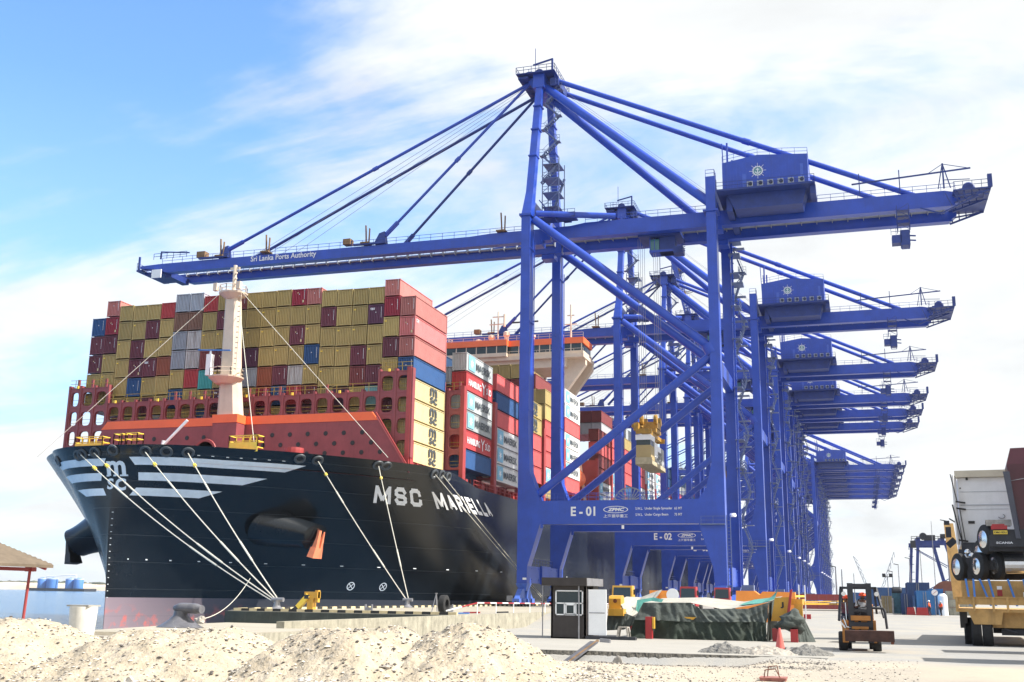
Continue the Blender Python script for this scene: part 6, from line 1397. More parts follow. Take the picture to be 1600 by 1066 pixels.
    b.build('fingers', M['skin'], body, org=feet)
    tag(body, name_label, 'person', group)
    return body
# forklift
fk = empty('forklift', (-.25, 43.0, -1.82), 'orange and black forklift driving towards the camera with a rusty steel block on its forks', 'forklift')
fx, fy = -.22, 43.0
M['fko'] = mat('orange_forklift_paint', (.42, .17, .03), .5, .2, 3, .3, dark=(.08, .04, .02))
def fb(name, mt, fn, par=fk, auto=None):
    b = MB(); fn(b); o = b.build(name, mt, par, org=(-.25, 43.0, -1.82) if par is fk else (-.25, 43.0, -1.82)); 
    if auto: shade_auto(o, auto)
    return o
fb('chassis', M['fko'], lambda b: (b.box(fx-.62, fx+.55, fy+.1, fy+2.2, -1.45, -.75), b.box(fx-.62, fx-.42, fy-.3, fy+.6, -1.5, -.72), b.box(fx+.38, fx+.56, fy-.3, fy+.6, -1.5, -.72), b.prism([(fy+1.3, -.9), (fy+2.3, -.9), (fy+2.35, -.3), (fy+2.1, -.15), (fy+1.4, -.2)], 'x', fx-.58, fx+.5)))
for x in (fx-.62, fx+.56): fb('front_wheel', M['rubber'], lambda b, x=x: b.wheel((x, fy+.15, -1.47), .35, .30, 'x', 20), auto=40)
for x in (fx-.45, fx+.4): fb('rear_wheel', M['rubber'], lambda b, x=x: b.wheel((x, fy+1.9, -1.55), .27, .22, 'x', 18), auto=40)
for x in (fx-.28, fx+.36): fb('mast_channel', M['dark'], lambda b, x=x: (b.hexa([(x-.10, fy-.35, -1.5), (x+.10, fy-.35, -1.5), (x+.10, fy-.15, -1.5), (x-.10, fy-.15, -1.5)], [(x-.10, fy-.30, .60), (x+.10, fy-.30, .60), (x+.10, fy-.10, .60), (x-.10, fy-.10, .60)])))
fb('mast_crossbar', M['dark'], lambda b: (b.box(fx-.38, fx+.46, fy-.3, fy-.12, .46, .58), b.box(fx-.38, fx+.46, fy-.3, fy-.12, -.42, -.32), b.box(fx-.38, fx+.46, fy-.42, fy-.25, -.95, -.78), b.tube((fx-.0, fy-.2, -1.3), (fx-.0, fy-.2, -.3), .05, 8)))
fb('overhead_guard', M['dark'], lambda b: (b.beam((fx-.72, fy+.1, -.75), (fx-.62, fy+.45, .40), .08, .09), b.beam((fx+.86, fy+.1, -.62), (fx+.64, fy+.45, .42), .07, .08), b.beam((fx-.62, fy+1.6, -.5), (fx-.60, fy+1.5, .40), .08, .09), b.beam((fx+.62, fy+1.6, -.5), (fx+.58, fy+1.5, .42), .08, .09),
    b.box(fx-.66, fx+.64, fy+.4, fy+.48, .40, .48), b.box(fx-.66, fx+.64, fy+1.5, fy+1.58, .40, .48), [b.box(fx-.62+i*.24, fx-.56+i*.24, fy+.42, fy+1.55, .42, .47) for i in range(6)], b.box(fx-.66, fx-.60, fy+.4, fy+1.58, .40, .48), b.box(fx+.58, fx+.64, fy+.4, fy+1.58, .40, .48)))
fb('side_frame', M['dark'], lambda b: (b.path([(fx+.45, fy-.2, -.27), (fx+.84, fy-.2, -.29), (fx+.89, fy-.2, -.42), (fx+.93, fy-.2, -1.0)], .045, 8)), auto=60)
fb('dashboard', M['dark'], lambda b: (b.box(fx-.2, fx+.35, fy+.25, fy+.5, -.75, -.35), b.box(fx-.3, fx+.4, fy+.9, fy+1.3, -.72, -.55), b.box(fx-.25, fx+.35, fy+1.2, fy+1.32, -.6, -.1)))
fb('steering_wheel', M['black'], lambda b: [b.tube((fx+.14+.19*math.cos(a), fy+.45-.05*math.sin(a), -.10+.17*math.sin(a)), (fx+.14+.19*math.cos(a+.4), fy+.45-.05*math.sin(a+.4), -.10+.17*math.sin(a+.4)), .017, 6) for a in [i*.4 for i in range(16)]])
for x in (fx-.52, fx+.64): fb('work_lamp', M['chrome'], lambda b, x=x: b.lathe((x, fy+.28, .22), [(.05, .06), (.085, -.02), (.08, -.05)], 12, 'y'))
fb('carriage_plate', M['fko'], lambda b: (b.box(fx-.30, fx+.38, fy-.46, fy-.43, -.72, -.55), b.box(fx-.28, fx+.3, fy-.46, fy-.43, -1.02, -.93)))
fb('hydraulic_hose', M['chrome'], lambda b: (b.path([(fx-.55, fy-.3, -.65), (fx-.45, fy-.35, -.95), (fx-.2, fy-.4, -1.0)], .025, 6), b.path([(fx-.65, fy-.3, -.8), (fx-.5, fy-.35, -1.0)], .03, 6), b.tube((fx-.45, fy-.2, -.9), (fx-.46, fy-.15, -.1), .025, 6)))
fl_ = empty('steel_block', (.12, 42.2, -1.35), 'rusty brown steel beam carried across the forks of the forklift', 'steel beam')
b = MB(); b.box(-.74, .92, 41.7, 42.35, -1.42, -1.05); b.build('beam_body', mat('dark_rusty_steel', (.06, .028, .022), .85, .5, 3, .4, dark=(.14, .06, .03), bump=.3, bscale=12), fl_)
b = MB(); b.box(.80, .90, 41.75, 42.3, -1.5, -1.42); b.build('lug', M['rust'], fl_)
person('driver in a light grey shirt and orange helmet, sitting at the forklift wheel', (fx+.14, fy+.95, -1.03), 1.7, math.pi, M['cloth'], M['navy'], M['helmet'], seated=True)
person('passenger in dark clothes and orange helmet, riding at the left side of the forklift', (fx-.46, fy+.95, -1.10), 1.66, math.pi, mat('striped_dark_shirt', (.16, .05, .07), .8, .5, 9), M['navy'], M['helmet'], seated=True)
# low-loader carrying tractor units
tr = empty('lowloader_trailer', (5.6, 56, -1.82), 'yellow low-loader trailer at the right edge, carrying two piggybacked truck tractors', 'trailer')
def tb_(name, mt, fn, par=tr, auto=None, org=(5.6, 56, -1.82)):
    b = MB(); fn(b); o = b.build(name, mt, par, org=org)
    if auto: shade_auto(o, auto)
    return o
M['trl'] = mat('dirty_yellow_trailer_paint', (.48, .29, .10), .6, .22, 2.2, .5, dark=(.10, .06, .03))
tb_('chassis', M['trl'], lambda b: (b.box(3.95, 8.2, 51.0, 66, -.42, -.30), b.box(4.9, 7.2, 51.3, 66, -1.05, -.42), b.hexa([(4.55, 51.0, -.92), (5.6, 51.0, -.92), (5.6, 51.2, -.92), (4.55, 51.2, -.92)], [(4.35, 51.0, -.42), (5.7, 51.0, -.42), (5.7, 51.2, -.42), (4.35, 51.2, -.42)])))
tb_('side_board', M['trl'], lambda b: (b.box(3.9, 8.2, 50.9, 51.0, -.12, .18), b.box(3.88, 3.98, 50.9, 66, -.42, .18), b.box(4.15, 8.2, 51.6, 51.7, .18, .88), b.box(3.9, 8.2, 50.85, 51.6, .16, .20)))
tb_('stanchion', M['trl'], lambda b: [b.box(x, x+.09, 50.82, 51.0, -.42, .2) for x in (3.9, 4.55, 5.3, 5.85, 6.7, 7.5)])
tb_('rear_ramp', M['trl'], lambda b: (b.hexa([(3.75, 58.9, .1), (4.35, 58.9, .1), (4.35, 59.2, .1), (3.75, 59.2, .1)], [(3.55, 60.0, 3.85), (4.0, 60.0, 3.85), (4.0, 60.2, 3.85), (3.55, 60.2, 3.85)])))
for i, (x, y) in enumerate(((4.34, 53.2), (4.62, 51.5), (5.05, 51.5), (7.0, 51.5), (7.4, 51.5), (4.34, 54.7), (7.2, 53.2))): tb_('wheel', M['rubber'], lambda b, x=x, y=y: b.wheel((x, y, -1.27), .58, .40, 'x', 28), auto=40)
tb_('mudguard', M['black'], lambda b: (b.box(4.0, 4.3, 51.9, 55.6, -.9, -.42), b.box(4.0, 4.2, 52.0, 52.1, -1.1, -.9)))
tb_('axle', M['dark'], lambda b: (b.box(5.6, 6.9, 51.4, 51.7, -1.35, -1.1), b.box(5.3, 7.2, 52.6, 52.9, -1.3, -.95), b.tube((5.7, 51.3, -1.1), (6.2, 51.2, -1.25), .05, 8)))
tb_('ratchet_strap', M['sil'], lambda b: [b.beam((x, 51.55, .95), (x+.1+d, 50.9, -.15), .08, .03) for x, d in ((4.35, .0), (4.65, -.1), (4.9, .25), (5.25, .1), (6.0, .15), (6.6, 0))])
tb_('reflector', M['redp'], lambda b: (b.box(5.55, 5.75, 51.58, 51.6, .25, .5)))
tb_('notice_plate', M['white'], lambda b: (b.box(5.55, 5.75, 51.58, 51.6, .52, .66), b.box(6.55, 6.8, 51.58, 51.6, .22, .42)))
# white tractor unit, rear wall of the cab towards us
wt = empty('white_truck_tractor', (5.9, 56, .9), 'white truck tractor seen from behind, standing on the yellow trailer', 'truck')
og = (5.9, 56, .9)
def wb2(name, mt, fn, auto=None, par=None):
    b = MB(); fn(b); o = b.build(name, mt, par or wt, org=og)
    if auto: shade_auto(o, auto)
    return o
M['cabw'] = mat('white_cab_paint', (.74, .75, .77), .35, .07, 1.2, .12, dark=(.35, .33, .30))
wb2('cab', M['cabw'], lambda b: (b.hexa([(4.75, 55, 2.6), (7.15, 55, 2.6), (7.15, 57.3, 2.3), (4.60, 57.3, 2.3)], [(4.80, 55, 5.60), (7.15, 55, 5.60), (7.10, 56.9, 5.3), (4.62, 56.9, 5.2)]), b.hexa([(4.6, 57.3, 2.3), (7.1, 57.3, 2.3), (7.0, 57.9, 2.2), (4.6, 57.9, 2.2)], [(4.62, 56.9, 5.2), (7.05, 56.9, 5.2), (6.9, 57.6, 3.9), (4.6, 57.6, 3.9)])))
wb2('wall_seam', mat('pale_seam', (.42, .44, .48), .5, .1, 2), lambda b: (b.box(4.85, 7.1, 54.965, 55.0, 4.33, 4.37), b.box(4.85, 7.1, 54.975, 55.0, 4.95, 4.97), b.box(4.95, 7.1, 54.98, 55.0, 4.15, 4.16)))
wb2('roof_deflector', mat('beige_roof_spoiler', (.55, .50, .40), .5, .1, 2), lambda b: (b.prism([(54.75, 5.62), (55.6, 5.62), (55.6, 6.0), (54.72, 5.92)], 'x', 4.68, 7.2)))
wb2('side_fairing', M['cabw'], lambda b: (b.hexa([(4.55, 54.55, 2.55), (4.62, 54.55, 2.55), (4.72, 55, 2.55), (4.6, 55, 2.55)], [(4.55, 54.6, 5.7), (4.62, 54.6, 5.7), (4.75, 55, 5.65), (4.62, 55, 5.65)])))
wb2('fairing_strut', M['black'], lambda b: ([b.beam((4.62, 54.7, z), (5.05, 54.96, z-.05), .05, .07) for z in (4.50, 4.20, 2.75)]+[b.tube((4.82+dx, 54.9, 2.75), (4.68+dx, 54.9, 4.2), .018, 5) for dx in (0, .12)]+[b.beam((4.50, 54.55, 5.75), (4.72, 54.55, 4.45), .04, .05), b.beam((4.50, 54.55, 4.35), (4.85, 54.6, 2.35), .06, .07)]))
wb2('grab_slot', M['black'], lambda b: (b.box(5.12, 5.40, 54.96, 55.0, 3.50, 3.62), b.box(4.86, 4.92, 54.97, 55.0, 5.1, 5.16), b.box(5.15, 5.25, 54.9, 55.0, 5.5, 5.75)))
wb2('wall_badge', M['steel'], lambda b: [b.beam((6.55+.14*math.cos(a), 54.97, 3.82+.1*math.sin(a)), (6.55+.14*math.cos(a+.45), 54.97, 3.82+.1*math.sin(a+.45)), .03, .03) for a in (3.4, 3.85, 4.3, 4.75, 5.2, 5.65, 6.1, .2, .65)])
wb2('wing_mirror', M['dark'], lambda b: (b.box(4.1, 4.35, 57.3, 57.4, 3.0, 3.5), b.box(4.05, 4.3, 57.3, 57.4, 3.6, 3.8), b.beam((4.3, 57.3, 3.9), (4.6, 57.3, 3.7), .06, .06), b.beam((4.15, 57.3, 2.6), (4.5, 57.3, 2.9), .1, .3)))
wb2('chassis', M['dark'], lambda b: (b.box(5.2, 6.6, 52, 57.5, 1.35, 1.75), b.box(4.8, 6.9, 54.6, 55.0, 2.3, 2.6), b.box(4.85, 5.35, 53.8, 54.9, 1.3, 1.75)))
wb2('fuel_tank', M['chrome'], lambda b: b.lathe((5.0, 54.0, 1.75), [(.2, -.55), (.34, -.5), (.34, -.1), (.35, -.08), (.34, -.05), (.34, .5), (.2, .55)], 16, 'y'), auto=40)
def truck_wheel(fnb, x, y, z, r=.5):
    def yaw(b):
        a = rad(26); ca, sa = math.cos(a), math.sin(a); b.v = [(x+(p[0]-x)*ca-(p[1]-y)*sa, y+(p[0]-x)*sa+(p[1]-y)*ca, p[2]) for p in b.v]
    o = fnb('wheel', M['rubber'], lambda b: (b.wheel((x, y, z), r, .30, 'x', 28), yaw(b)), 40); q = fnb('rim', M['chrome'], lambda b: (b.lathe((x-.10, y, z), [(r*.30, -.14), (r*.45, -.10), (r*.60, -.08), (r*.62, .02), (r*.3, .08)], 18, 'x'), [b.lathe((x-.1, y+.2*math.cos(a), z+.2*math.sin(a)), [(.03, -.02), (.025, .04)], 6, 'x') for a in [i*.628 for i in range(10)]], yaw(b)), 40, o)
for (x, y, z) in ((4.62, 53.4, 1.50), (5.42, 52.2, 1.50), (6.12, 52.2, 1.52), (4.9, 56.6, 1.5)): truck_wheel(wb2, x, y, z, .60)
wb2('underframe', M['dark'], lambda b: (b.box(4.75, 7.3, 54.0, 54.9, 1.1, 2.6), b.box(4.9, 7.4, 52.9, 54.0, .95, 1.9), b.box(4.6, 5.0, 53.9, 54.4, .95, 2.3), b.tube((4.6, 53.3, 1.5), (7.4, 53.3, 1.5), .12, 8), b.box(6.35, 7.4, 51.8, 52.6, 1.2, 1.9)))
wb2('air_tank', M['chrome'], lambda b: ([b.lathe((4.98+i*.16, 53.6, 2.15-i*.16), [(.05, -.42), (.13, -.38), (.13, .38), (.05, .42)], 12, 'y') for i in range(4)]))
wb2('step_tank', M['chrome'], lambda b: b.lathe((6.85, 51.9, 1.55), [(.2, -.5), (.36, -.45), (.36, .45), (.2, .5)], 16, 'x'))
# dark red tractor piggybacked, its rear frame towards us
og2 = (6.8, 52.5, 2.6)
rt = empty('dark_red_truck_tractor', og2, 'dark maroon truck tractor riding piggyback at the right edge, rear lamps and number plate showing', 'truck')
def rb2(name, mt, fn, auto=None, par=None):
    b = MB(); fn(b); o = b.build(name, mt, par or rt, org=og2)
    if auto: shade_auto(o, auto)
    return o
M['mar'] = mat('maroon_cab_paint', (.07, .012, .022), .3, .15, 2, .1)
rb2('cab', M['mar'], lambda b: (b.hexa([(6.62, 51.0, 2.2), (9.0, 51.0, 2.2), (9.0, 53.2, 2.2), (6.62, 53.2, 2.2)], [(6.35, 51.0, 5.75), (9.0, 51.0, 5.75), (9.0, 53.0, 5.75), (6.35, 53.0, 5.75)]), b.hexa([(6.35, 51, 5.75), (9, 51, 5.75), (9, 53, 5.75), (6.35, 53, 5.75)], [(6.55, 51.2, 6.45), (9, 51.2, 6.5), (9, 52.8, 6.5), (6.6, 52.8, 6.45)])))
rb2('side_fairing', mat('dark_blue_grey_fairing', (.06, .065, .09), .4, .15, 2), lambda b: (b.hexa([(6.45, 50.6, 2.6), (6.62, 50.6, 2.6), (6.7, 51.0, 2.6), (6.5, 51.0, 2.6)], [(6.16, 50.6, 5.4), (6.42, 50.6, 5.4), (6.42, 51.0, 5.4), (6.2, 51.0, 5.4)])))
rb2('rear_frame', M['dark'], lambda b: (b.box(5.5, 7.5, 50.7, 51.0, 2.25, 2.98), b.box(5.4, 7.4, 51.0, 53.6, 2.1, 2.6), b.box(5.42, 7.5, 50.68, 50.7, 2.28, 2.75)))
rb2('tail_lamp', M['redp'], lambda b: (b.box(5.52, 6.15, 50.62, 50.7, 2.98, 3.14), b.box(5.56, 6.05, 50.62, 50.7, 3.14, 3.2)))
rb2('mudguard', M['rock'], lambda b: (b.prism([(51.0, 3.15), (51.2, 3.42), (52.2, 3.45), (52.4, 3.2), (52.2, 3.38), (51.2, 3.36)], 'x', 5.35, 6.35)))
pl = rb2('number_plate', M['yel'], lambda b: b.box(5.60, 6.14, 50.62, 50.66, 2.78, 2.93))
rb2('plate_lettering', M['black'], lambda b: put_text(b, 'KM63 BDU', panel_xz(5.63, 6.11, 2.81, 2.90, 50.61), size=1, bold=.02), None, pl)
rb2('mudflap_lettering', M['lett'], lambda b: put_text(b, 'SCANIA', panel_xz(5.68, 6.32, 2.38, 2.47, 50.66), size=1, bold=.02))
for (x, y, z) in ((5.14, 53.0, 2.05), (5.34, 51.6, 2.62)): truck_wheel(rb2, x, y, z, .62)
rb2('wheel_chain', M['steel'], lambda b: b.path([(6.35, 50.9, 5.0), (6.7, 50.7, 5.05), (7, 50.7, 5.1)], .015, 5))
# the whole load stands slightly skewed to the quay
piv = Vector((3.9, 51, 0))
for r_, dx in ((tr, -.22), (wt, -.68), (rt, -.25)):
    r_.matrix_basis = Matrix.Translation(piv+Vector((dx, 0, 0))) @ Matrix.Rotation(rad(-4.4), 4, 'Z') @ Matrix.Translation(-piv) @ Matrix.Translation(r_.location)
def container_truck(x, y, col, label):  # unseen trucks, added to cast the shadow bands across the road
    r = empty('container_truck', (x, y, -1.8), label, 'truck'); b = MB(); b.box(x, x+12.4, y+.3, y+2.1, -.75, -.45); b.box(x+13, x+15.2, y, y+2.4, -1.2, 1.4); b.build('chassis', M['dark'], r)
    o = bpy.data.objects.new('shipping_container', CMESH[2.80]); C.objects.link(o); o.location = (x, y+1.2, -.42); o.rotation_euler = (0, 0, -math.pi/2); o.material_slots[0].link = 'OBJECT'; o.material_slots[0].material = M['c'+col]; tag(o, label.replace('truck carrying a', 'load:').replace('just outside', 'standing beyond'), 'container')
    for dx in (1.2, 2.5, 10.8, 14): 
        for dy in (.3, 2.1): b = MB(); b.wheel((x+dx, y+dy, -1.3), .5, .35, 'y', 16); b.build('wheel', M['rubber'], r)
container_truck(6.6, 44.0, 'B', 'truck carrying a blue container, just outside the right edge of the picture'); container_truck(5.6, 37.2, 'D', 'truck carrying a brownish red container, just outside the right edge near the camera')
# terminal tractors behind the sheeted row
def tractor(x, y, mt, label, s=1.0, lamp=True):
    o = (x, y, GZ); r = empty('terminal_tractor', o, label, 'truck', 'terminal tractors under the cranes')
    b = MB(); b.hexa([(x-1.15*s, y, -.9), (x+1.15*s, y, -.9), (x+1.15*s, y+1.7, -.9), (x-1.15*s, y+1.7, -.9)], [(x-1.05*s, y+.25, 1.15), (x+1.05*s, y+.25, 1.15), (x+1.05*s, y+1.7, 1.15), (x-1.05*s, y+1.7, 1.15)]); b.box(x-1.15*s, x+1.15*s, y-.5, y+.0, -1.1, -.45); b.box(x-.5, x+.5, y+1.7, y+5.5, -1.0, -.7); b.build('cab', mt, r)
    b = MB(); b.hexa([(x-.95*s, y+.08, -.05), (x+.95*s, y+.08, -.05), (x+.95*s, y+.15, -.05), (x-.95*s, y+.15, -.05)], [(x-.9*s, y+.2, .95), (x+.9*s, y+.2, .95), (x+.9*s, y+.26, .95), (x-.9*s, y+.26, .95)]); b.build('windscreen', M['glass'], r)
    for dx in (-.95, .95):
        for dy in (.6, 4.6): b = MB(); b.wheel((x+dx*s, y+dy, -1.16), .5, .3, 'x', 16); b.build('wheel', M['rubber'], r)
    for dx in (-.85, .85): b = MB(); b.lathe((x+dx*s, y-.51, -.75), [(.12, .0), (.12, -.03)], 10, 'y'); b.build('headlight', M['white'], r)
    for dx in (-1.3, 1.3): b = MB(); b.box(x+dx*s-.1, x+dx*s+.1, y+.3, y+.4, .2, .75); b.build('mirror', M['dark'], r)
tractor(-24.8, 118, M['crane_yel'], 'yellow terminal tractor with a wide dark windscreen, right of the white kiosk door')
tractor(-18.2, 121, M['redp'], 'red terminal tractor with a white round sign in front of it', .8); tractor(-15.4, 128, M['redp'], 'smaller-looking red terminal tractor right of the other red one', .8)
fo = empty('orange_truck', (-21.3, 122, GZ), 'orange truck front between the yellow and the red tractors', 'truck')
b = MB(); b.box(-22.4, -20.3, 121.5, 124, -.9, .55); b.box(-22.4, -21.5, 121.3, 121.6, -.3, .7); b.box(-21.2, -20.4, 121.3, 121.6, -.3, .7); b.build('cab', mat('orange_truck_paint', (.85, .30, .04), .5, .15, 1.5), fo); b = MB(); b.box(-22.2, -20.5, 121.2, 121.3, -.9, -.4); b.build('bumper', M['dark'], fo)
for x in (-22.1, -20.6): b = MB(); b.wheel((x, 122, -1.16), .5, .3, 'x', 16); b.build('wheel', M['rubber'], fo)
sg = empty('round_sign', (-19.0, 116, GZ), 'white round sign on a post in front of the red tractors', 'sign'); b = MB(); b.lathe((-19.0, 116, .25), [(.65, -.03), (.65, .03)], 20, 'y'); b.build('sign_disc', M['white'], sg); b = MB(); b.tube((-19, 116.1, GZ), (-19, 116.1, .2), .06, 6); b.build('post', M['steel'], sg)
# stacked maroon flat racks
for i in range(2):
    z = GZ+i*1.28; r = empty('flat_rack_platform', (-9.5, 176, z), ('lower', 'upper')[i]+' of the two maroon flat rack platforms lying stacked behind the forklift', 'flat rack', 'stacked maroon flat racks')
    b = MB(); b.box(-16.5, -2.6, 175, 177.5, z+.25, z+1.15); b.box(-16.5, -16.2, 175, 177.5, z, z+.25); b.box(-2.9, -2.6, 175, 177.5, z, z+.25); b.box(-9.9, -9.5, 175, 177.5, z, z+.25); b.build('deck_frame', mat('flat_rack_maroon', (.27, .05, .045), .6, .12, .8, .2), r)
    b = MB()
    for k in range(12): b.box(-15.9+k*1.15, -15.75+k*1.15, 174.93, 175, z+.3, z+1.1)
    b.build('side_rib', M['oxide'], r)
b = MB(); b.box(-17, -2.4, 174.6, 178, GZ, GZ+.12); tag(b.build('concrete_strip', M['pad'], org=(-9, 176, GZ)), 'low pale concrete strip under the stacked maroon flat racks', 'kerb')
wp = empty('roadwork_barrier', (-4.9, 100, GZ), 'small yellow and white roadwork trestle with red feet, left of the forklift', 'barrier'); b = MB(); b.beam((-8.0, 96, .15), (-5.0, 100, .25), .12, .14); b.build('yellow_rail', M['yel'], wp)
for x in (-5.4, -4.9): b = MB(); b.beam((x, 100, GZ), (x, 100, 1.2), .09, .09); b.build('white_post', M['white'], wp)
b = MB(); b.box(-6.0, -5.2, 99, 99.6, GZ, GZ+.45); b.box(-5.1, -4.5, 100, 100.5, GZ, GZ+.4); b.build('red_foot', M['redp'], wp)
# right-hand background
def box_cont(x0, x1, y0, y1, z0, z1, mt, label, door=True, cat='container'):
    r = empty('storage_container', ((x0+x1)/2, y0, z0), label, cat); b = MB(); n = int((x1-x0)/.28)
    b.box(x0, x1, y0+.05, y1, z0+.1, z1)
    for i in range(n): b.box(x0+.1+i*.28, x0+.22+i*.28, y0, y0+.05, z0+.2, z1-.12)
    n = int((y1-y0)/.4)
    for i in range(n): b.box(x0-.04, x0, y0+.15+i*.4, y0+.32+i*.4, z0+.2, z1-.12)
    b.box(x0-.04, x0+.1, y0-.03, y0+.08, z0, z1+.03); b.box(x1-.1, x1, y0-.03, y0+.08, z0, z1+.03); b.build('body', mt, r)
    b = MB(); b.box((x0+x1)/2-.04, (x0+x1)/2+.04, y0-.06, y0-.02, z0+.1, z1-.1); b.box((x0+x1)/2-.3, (x0+x1)/2-.25, y0-.06, y0-.02, z0+.1, z1-.1); b.build('door_rod', M['steel'], r); return r
M['cbl'] = mat('mid_blue_container', (.03, .17, .42), .5, .12, 1, .3, dark=(.02, .05, .1)); M['cdb'] = mat('dark_blue_container', (.015, .05, .16), .5, .15, 1, .3)
box_cont(6.0, 8.0, 143, 149, -1.7, 1.2, M['cbl'], 'mid-blue storage container behind the left-hand worker'); box_cont(4.3, 5.6, 146, 152, -1.7, .9, M['cdb'], 'dark blue container left of the mid-blue one'); box_cont(7.9, 9.4, 150, 156, -1.7, 1.5, M['cbl'], 'taller mid-blue container under the round white sign')
box_cont(6.0, 9.0, 172, 180, .6, 2.6, M['cdb'], 'deep blue container top showing above the mid-blue ones'); box_cont(2.2, 3.6, 158, 165, -1.7, .6, mat('khaki_container', (.22, .17, .09), .6, .2, 1), 'khaki-brown storage container left of the blue ones')
r = empty('machine_shed', (3.9, 150, -1.7), 'dark machinery hut with a black tank on top, left of the blue containers', 'machinery'); b = MB(); b.box(3.3, 4.4, 148, 151, -1.6, .9); b.build('housing', mat('teal_dark_housing', (.03, .10, .14), .6, .5, 3), r); b = MB(); b.lathe((3.9, 149, 1.2), [(.4, -.6), (.5, -.4), (.5, .4), (.4, .6)], 14, 'x'); b.build('tank', M['dark'], r); b = MB(); b.box(3.2, 3.4, 147.8, 148, -1.6, .3); b.box(4.3, 4.5, 147.8, 148, -1.6, .3); b.build('pipework', M['steel'], r)
r = empty('concrete_block', (10.4, 150, -1.7), 'stack of grey concrete blocks right of the two workers', 'concrete block')
for i in range(3): b = MB(); b.box(9.6, 12.6, 148, 150, -1.7+i*1.0, -.75+i*1.0); b.build('block', M['concw'], r)
r = empty('cable_drum', (9.7, 152, 0), 'rust-brown cable drum rising behind the white tank and grey blocks', 'cable drum'); b = MB(); b.lathe((10.3, 156, .6), [(2.0, -.1), (2.0, .1)], 24, 'y'); b.build('flange', mat('brown_drum', (.22, .08, .05), .7, .2, 1), r); b = MB(); b.lathe((10.3, 156.5, .6), [(1.2, -.4), (1.2, .6)], 18, 'y'); b.build('core', M['rust'], r)
b = MB(); b.lathe((9.0, 145.5, 0), [(.55, -1.7), (.55, .6), (.3, .9)], 16); tag(shade_auto(b.build('white_tank', M['white'], org=(9.0, 145.5, -1.7))), 'white upright tank behind the right-hand worker', 'tank')
r = empty('round_sign', (8.0, 149, -1.7), 'round white sign with a red bar, above the two workers', 'sign'); b = MB(); b.lathe((8.0, 142.8, 1.0), [(.36, -.02), (.36, .02)], 18, 'y'); b.build('sign_disc', M['white'], r); b = MB(); b.beam((7.75, 142.7, .8), (8.25, 142.7, 1.2), .08, .03); b.build('red_bar', M['redp'], r); b = MB(); b.tube((8.0, 142.9, -1.7), (8, 142.9, .8), .04, 6); b.build('post', M['steel'], r)
for i, (x, y, w_, lb) in enumerate(((6.5, 141.5, 1.6, 'red water-filled barrier behind the left-hand worker'), (5.2, 143, 1.0, 'small red barrier left of the two workers'), (12.4, 126, 1.4, 'dark red barrier at the foot of the grey blocks near the trailer'))):
    b = MB(); b.prism([(x-w_/2, GZ), (x+w_/2, GZ), (x+w_/2*.8, GZ+.9), (x-w_/2*.8, GZ+.9)], 'y', y, y+.5); b.box(x-w_*.3, x+w_*.3, y-.02, y, GZ+.35, GZ+.5); tag(b.build('plastic_barrier', M['redp'], org=(x, y, GZ)), lb, 'barrier', 'red barriers at right')
person('worker in orange vest and white helmet, the left-hand one of two', (7.05, 138, -1.66), 1.74, 1.2, M['hivis'], M['navy'], M['white'])
person('worker in a brighter orange vest, the right-hand one of two', (8.25, 137.5, -1.66), 1.68, 2.2, mat('deep_orange_vest', (.90, .10, .03), .8, .08, 5), M['navy'], M['cloth'])
r = empty('pickup_truck', (2.4, 225, -1.66), 'maroon and white pickup truck parked far down the road beyond the forklift', 'pickup truck'); x, y = 3.5, 225
b = MB(); b.box(x-.95, x+.95, y, y+4.8, -1.25, -.55); b.build('body', mat('maroon_bonnet', (.25, .05, .10), .4, .15, 1), r); b = MB(); b.hexa([(x-.9, y+1.2, -.55), (x+.9, y+1.2, -.55), (x+.9, y+3.4, -.55), (x-.9, y+3.4, -.55)], [(x-.75, y+1.7, .15), (x+.75, y+1.7, .15), (x+.75, y+3.2, .15), (x-.75, y+3.2, .15)]); b.build('cabin', M['white'], r)
b = MB(); b.box(x-.98, x+.98, y-.08, y, -1.3, -1.0); b.build('bumper', M['white'], r)
for dx in (-.85, .85):
    for dy in (.8, 3.9): b = MB(); b.wheel((x+dx, y+dy, -1.28), .38, .25, 'x', 14); b.build('wheel', M['rubber'], r)
# far yard: low coloured stacks
for i in range(16):
    x = R_.uniform(-4, 22); y = 330+i*22; mt = R_.choice(('cB', 'cT', 'cI', 'cO', 'cN', 'cY')); h = R_.choice((2.6, 2.6, 5.2)); w_ = R_.choice((6, 12)); b = MB(); b.box(x-w_/2, x+w_/2, y, y+6, GZ, GZ+h)
    for k in range(int(w_)): b.box(x-w_/2+k+.2, x-w_/2+k+.6, y-.05, y, GZ+.2, GZ+h-.15)
    tag(b.build('yard_container', M[mt], org=(x, y, GZ)), f'{CN[mt[1]]} container in the far yard, {ordn(i+1)} nearest', 'container', 'containers in the far yard')
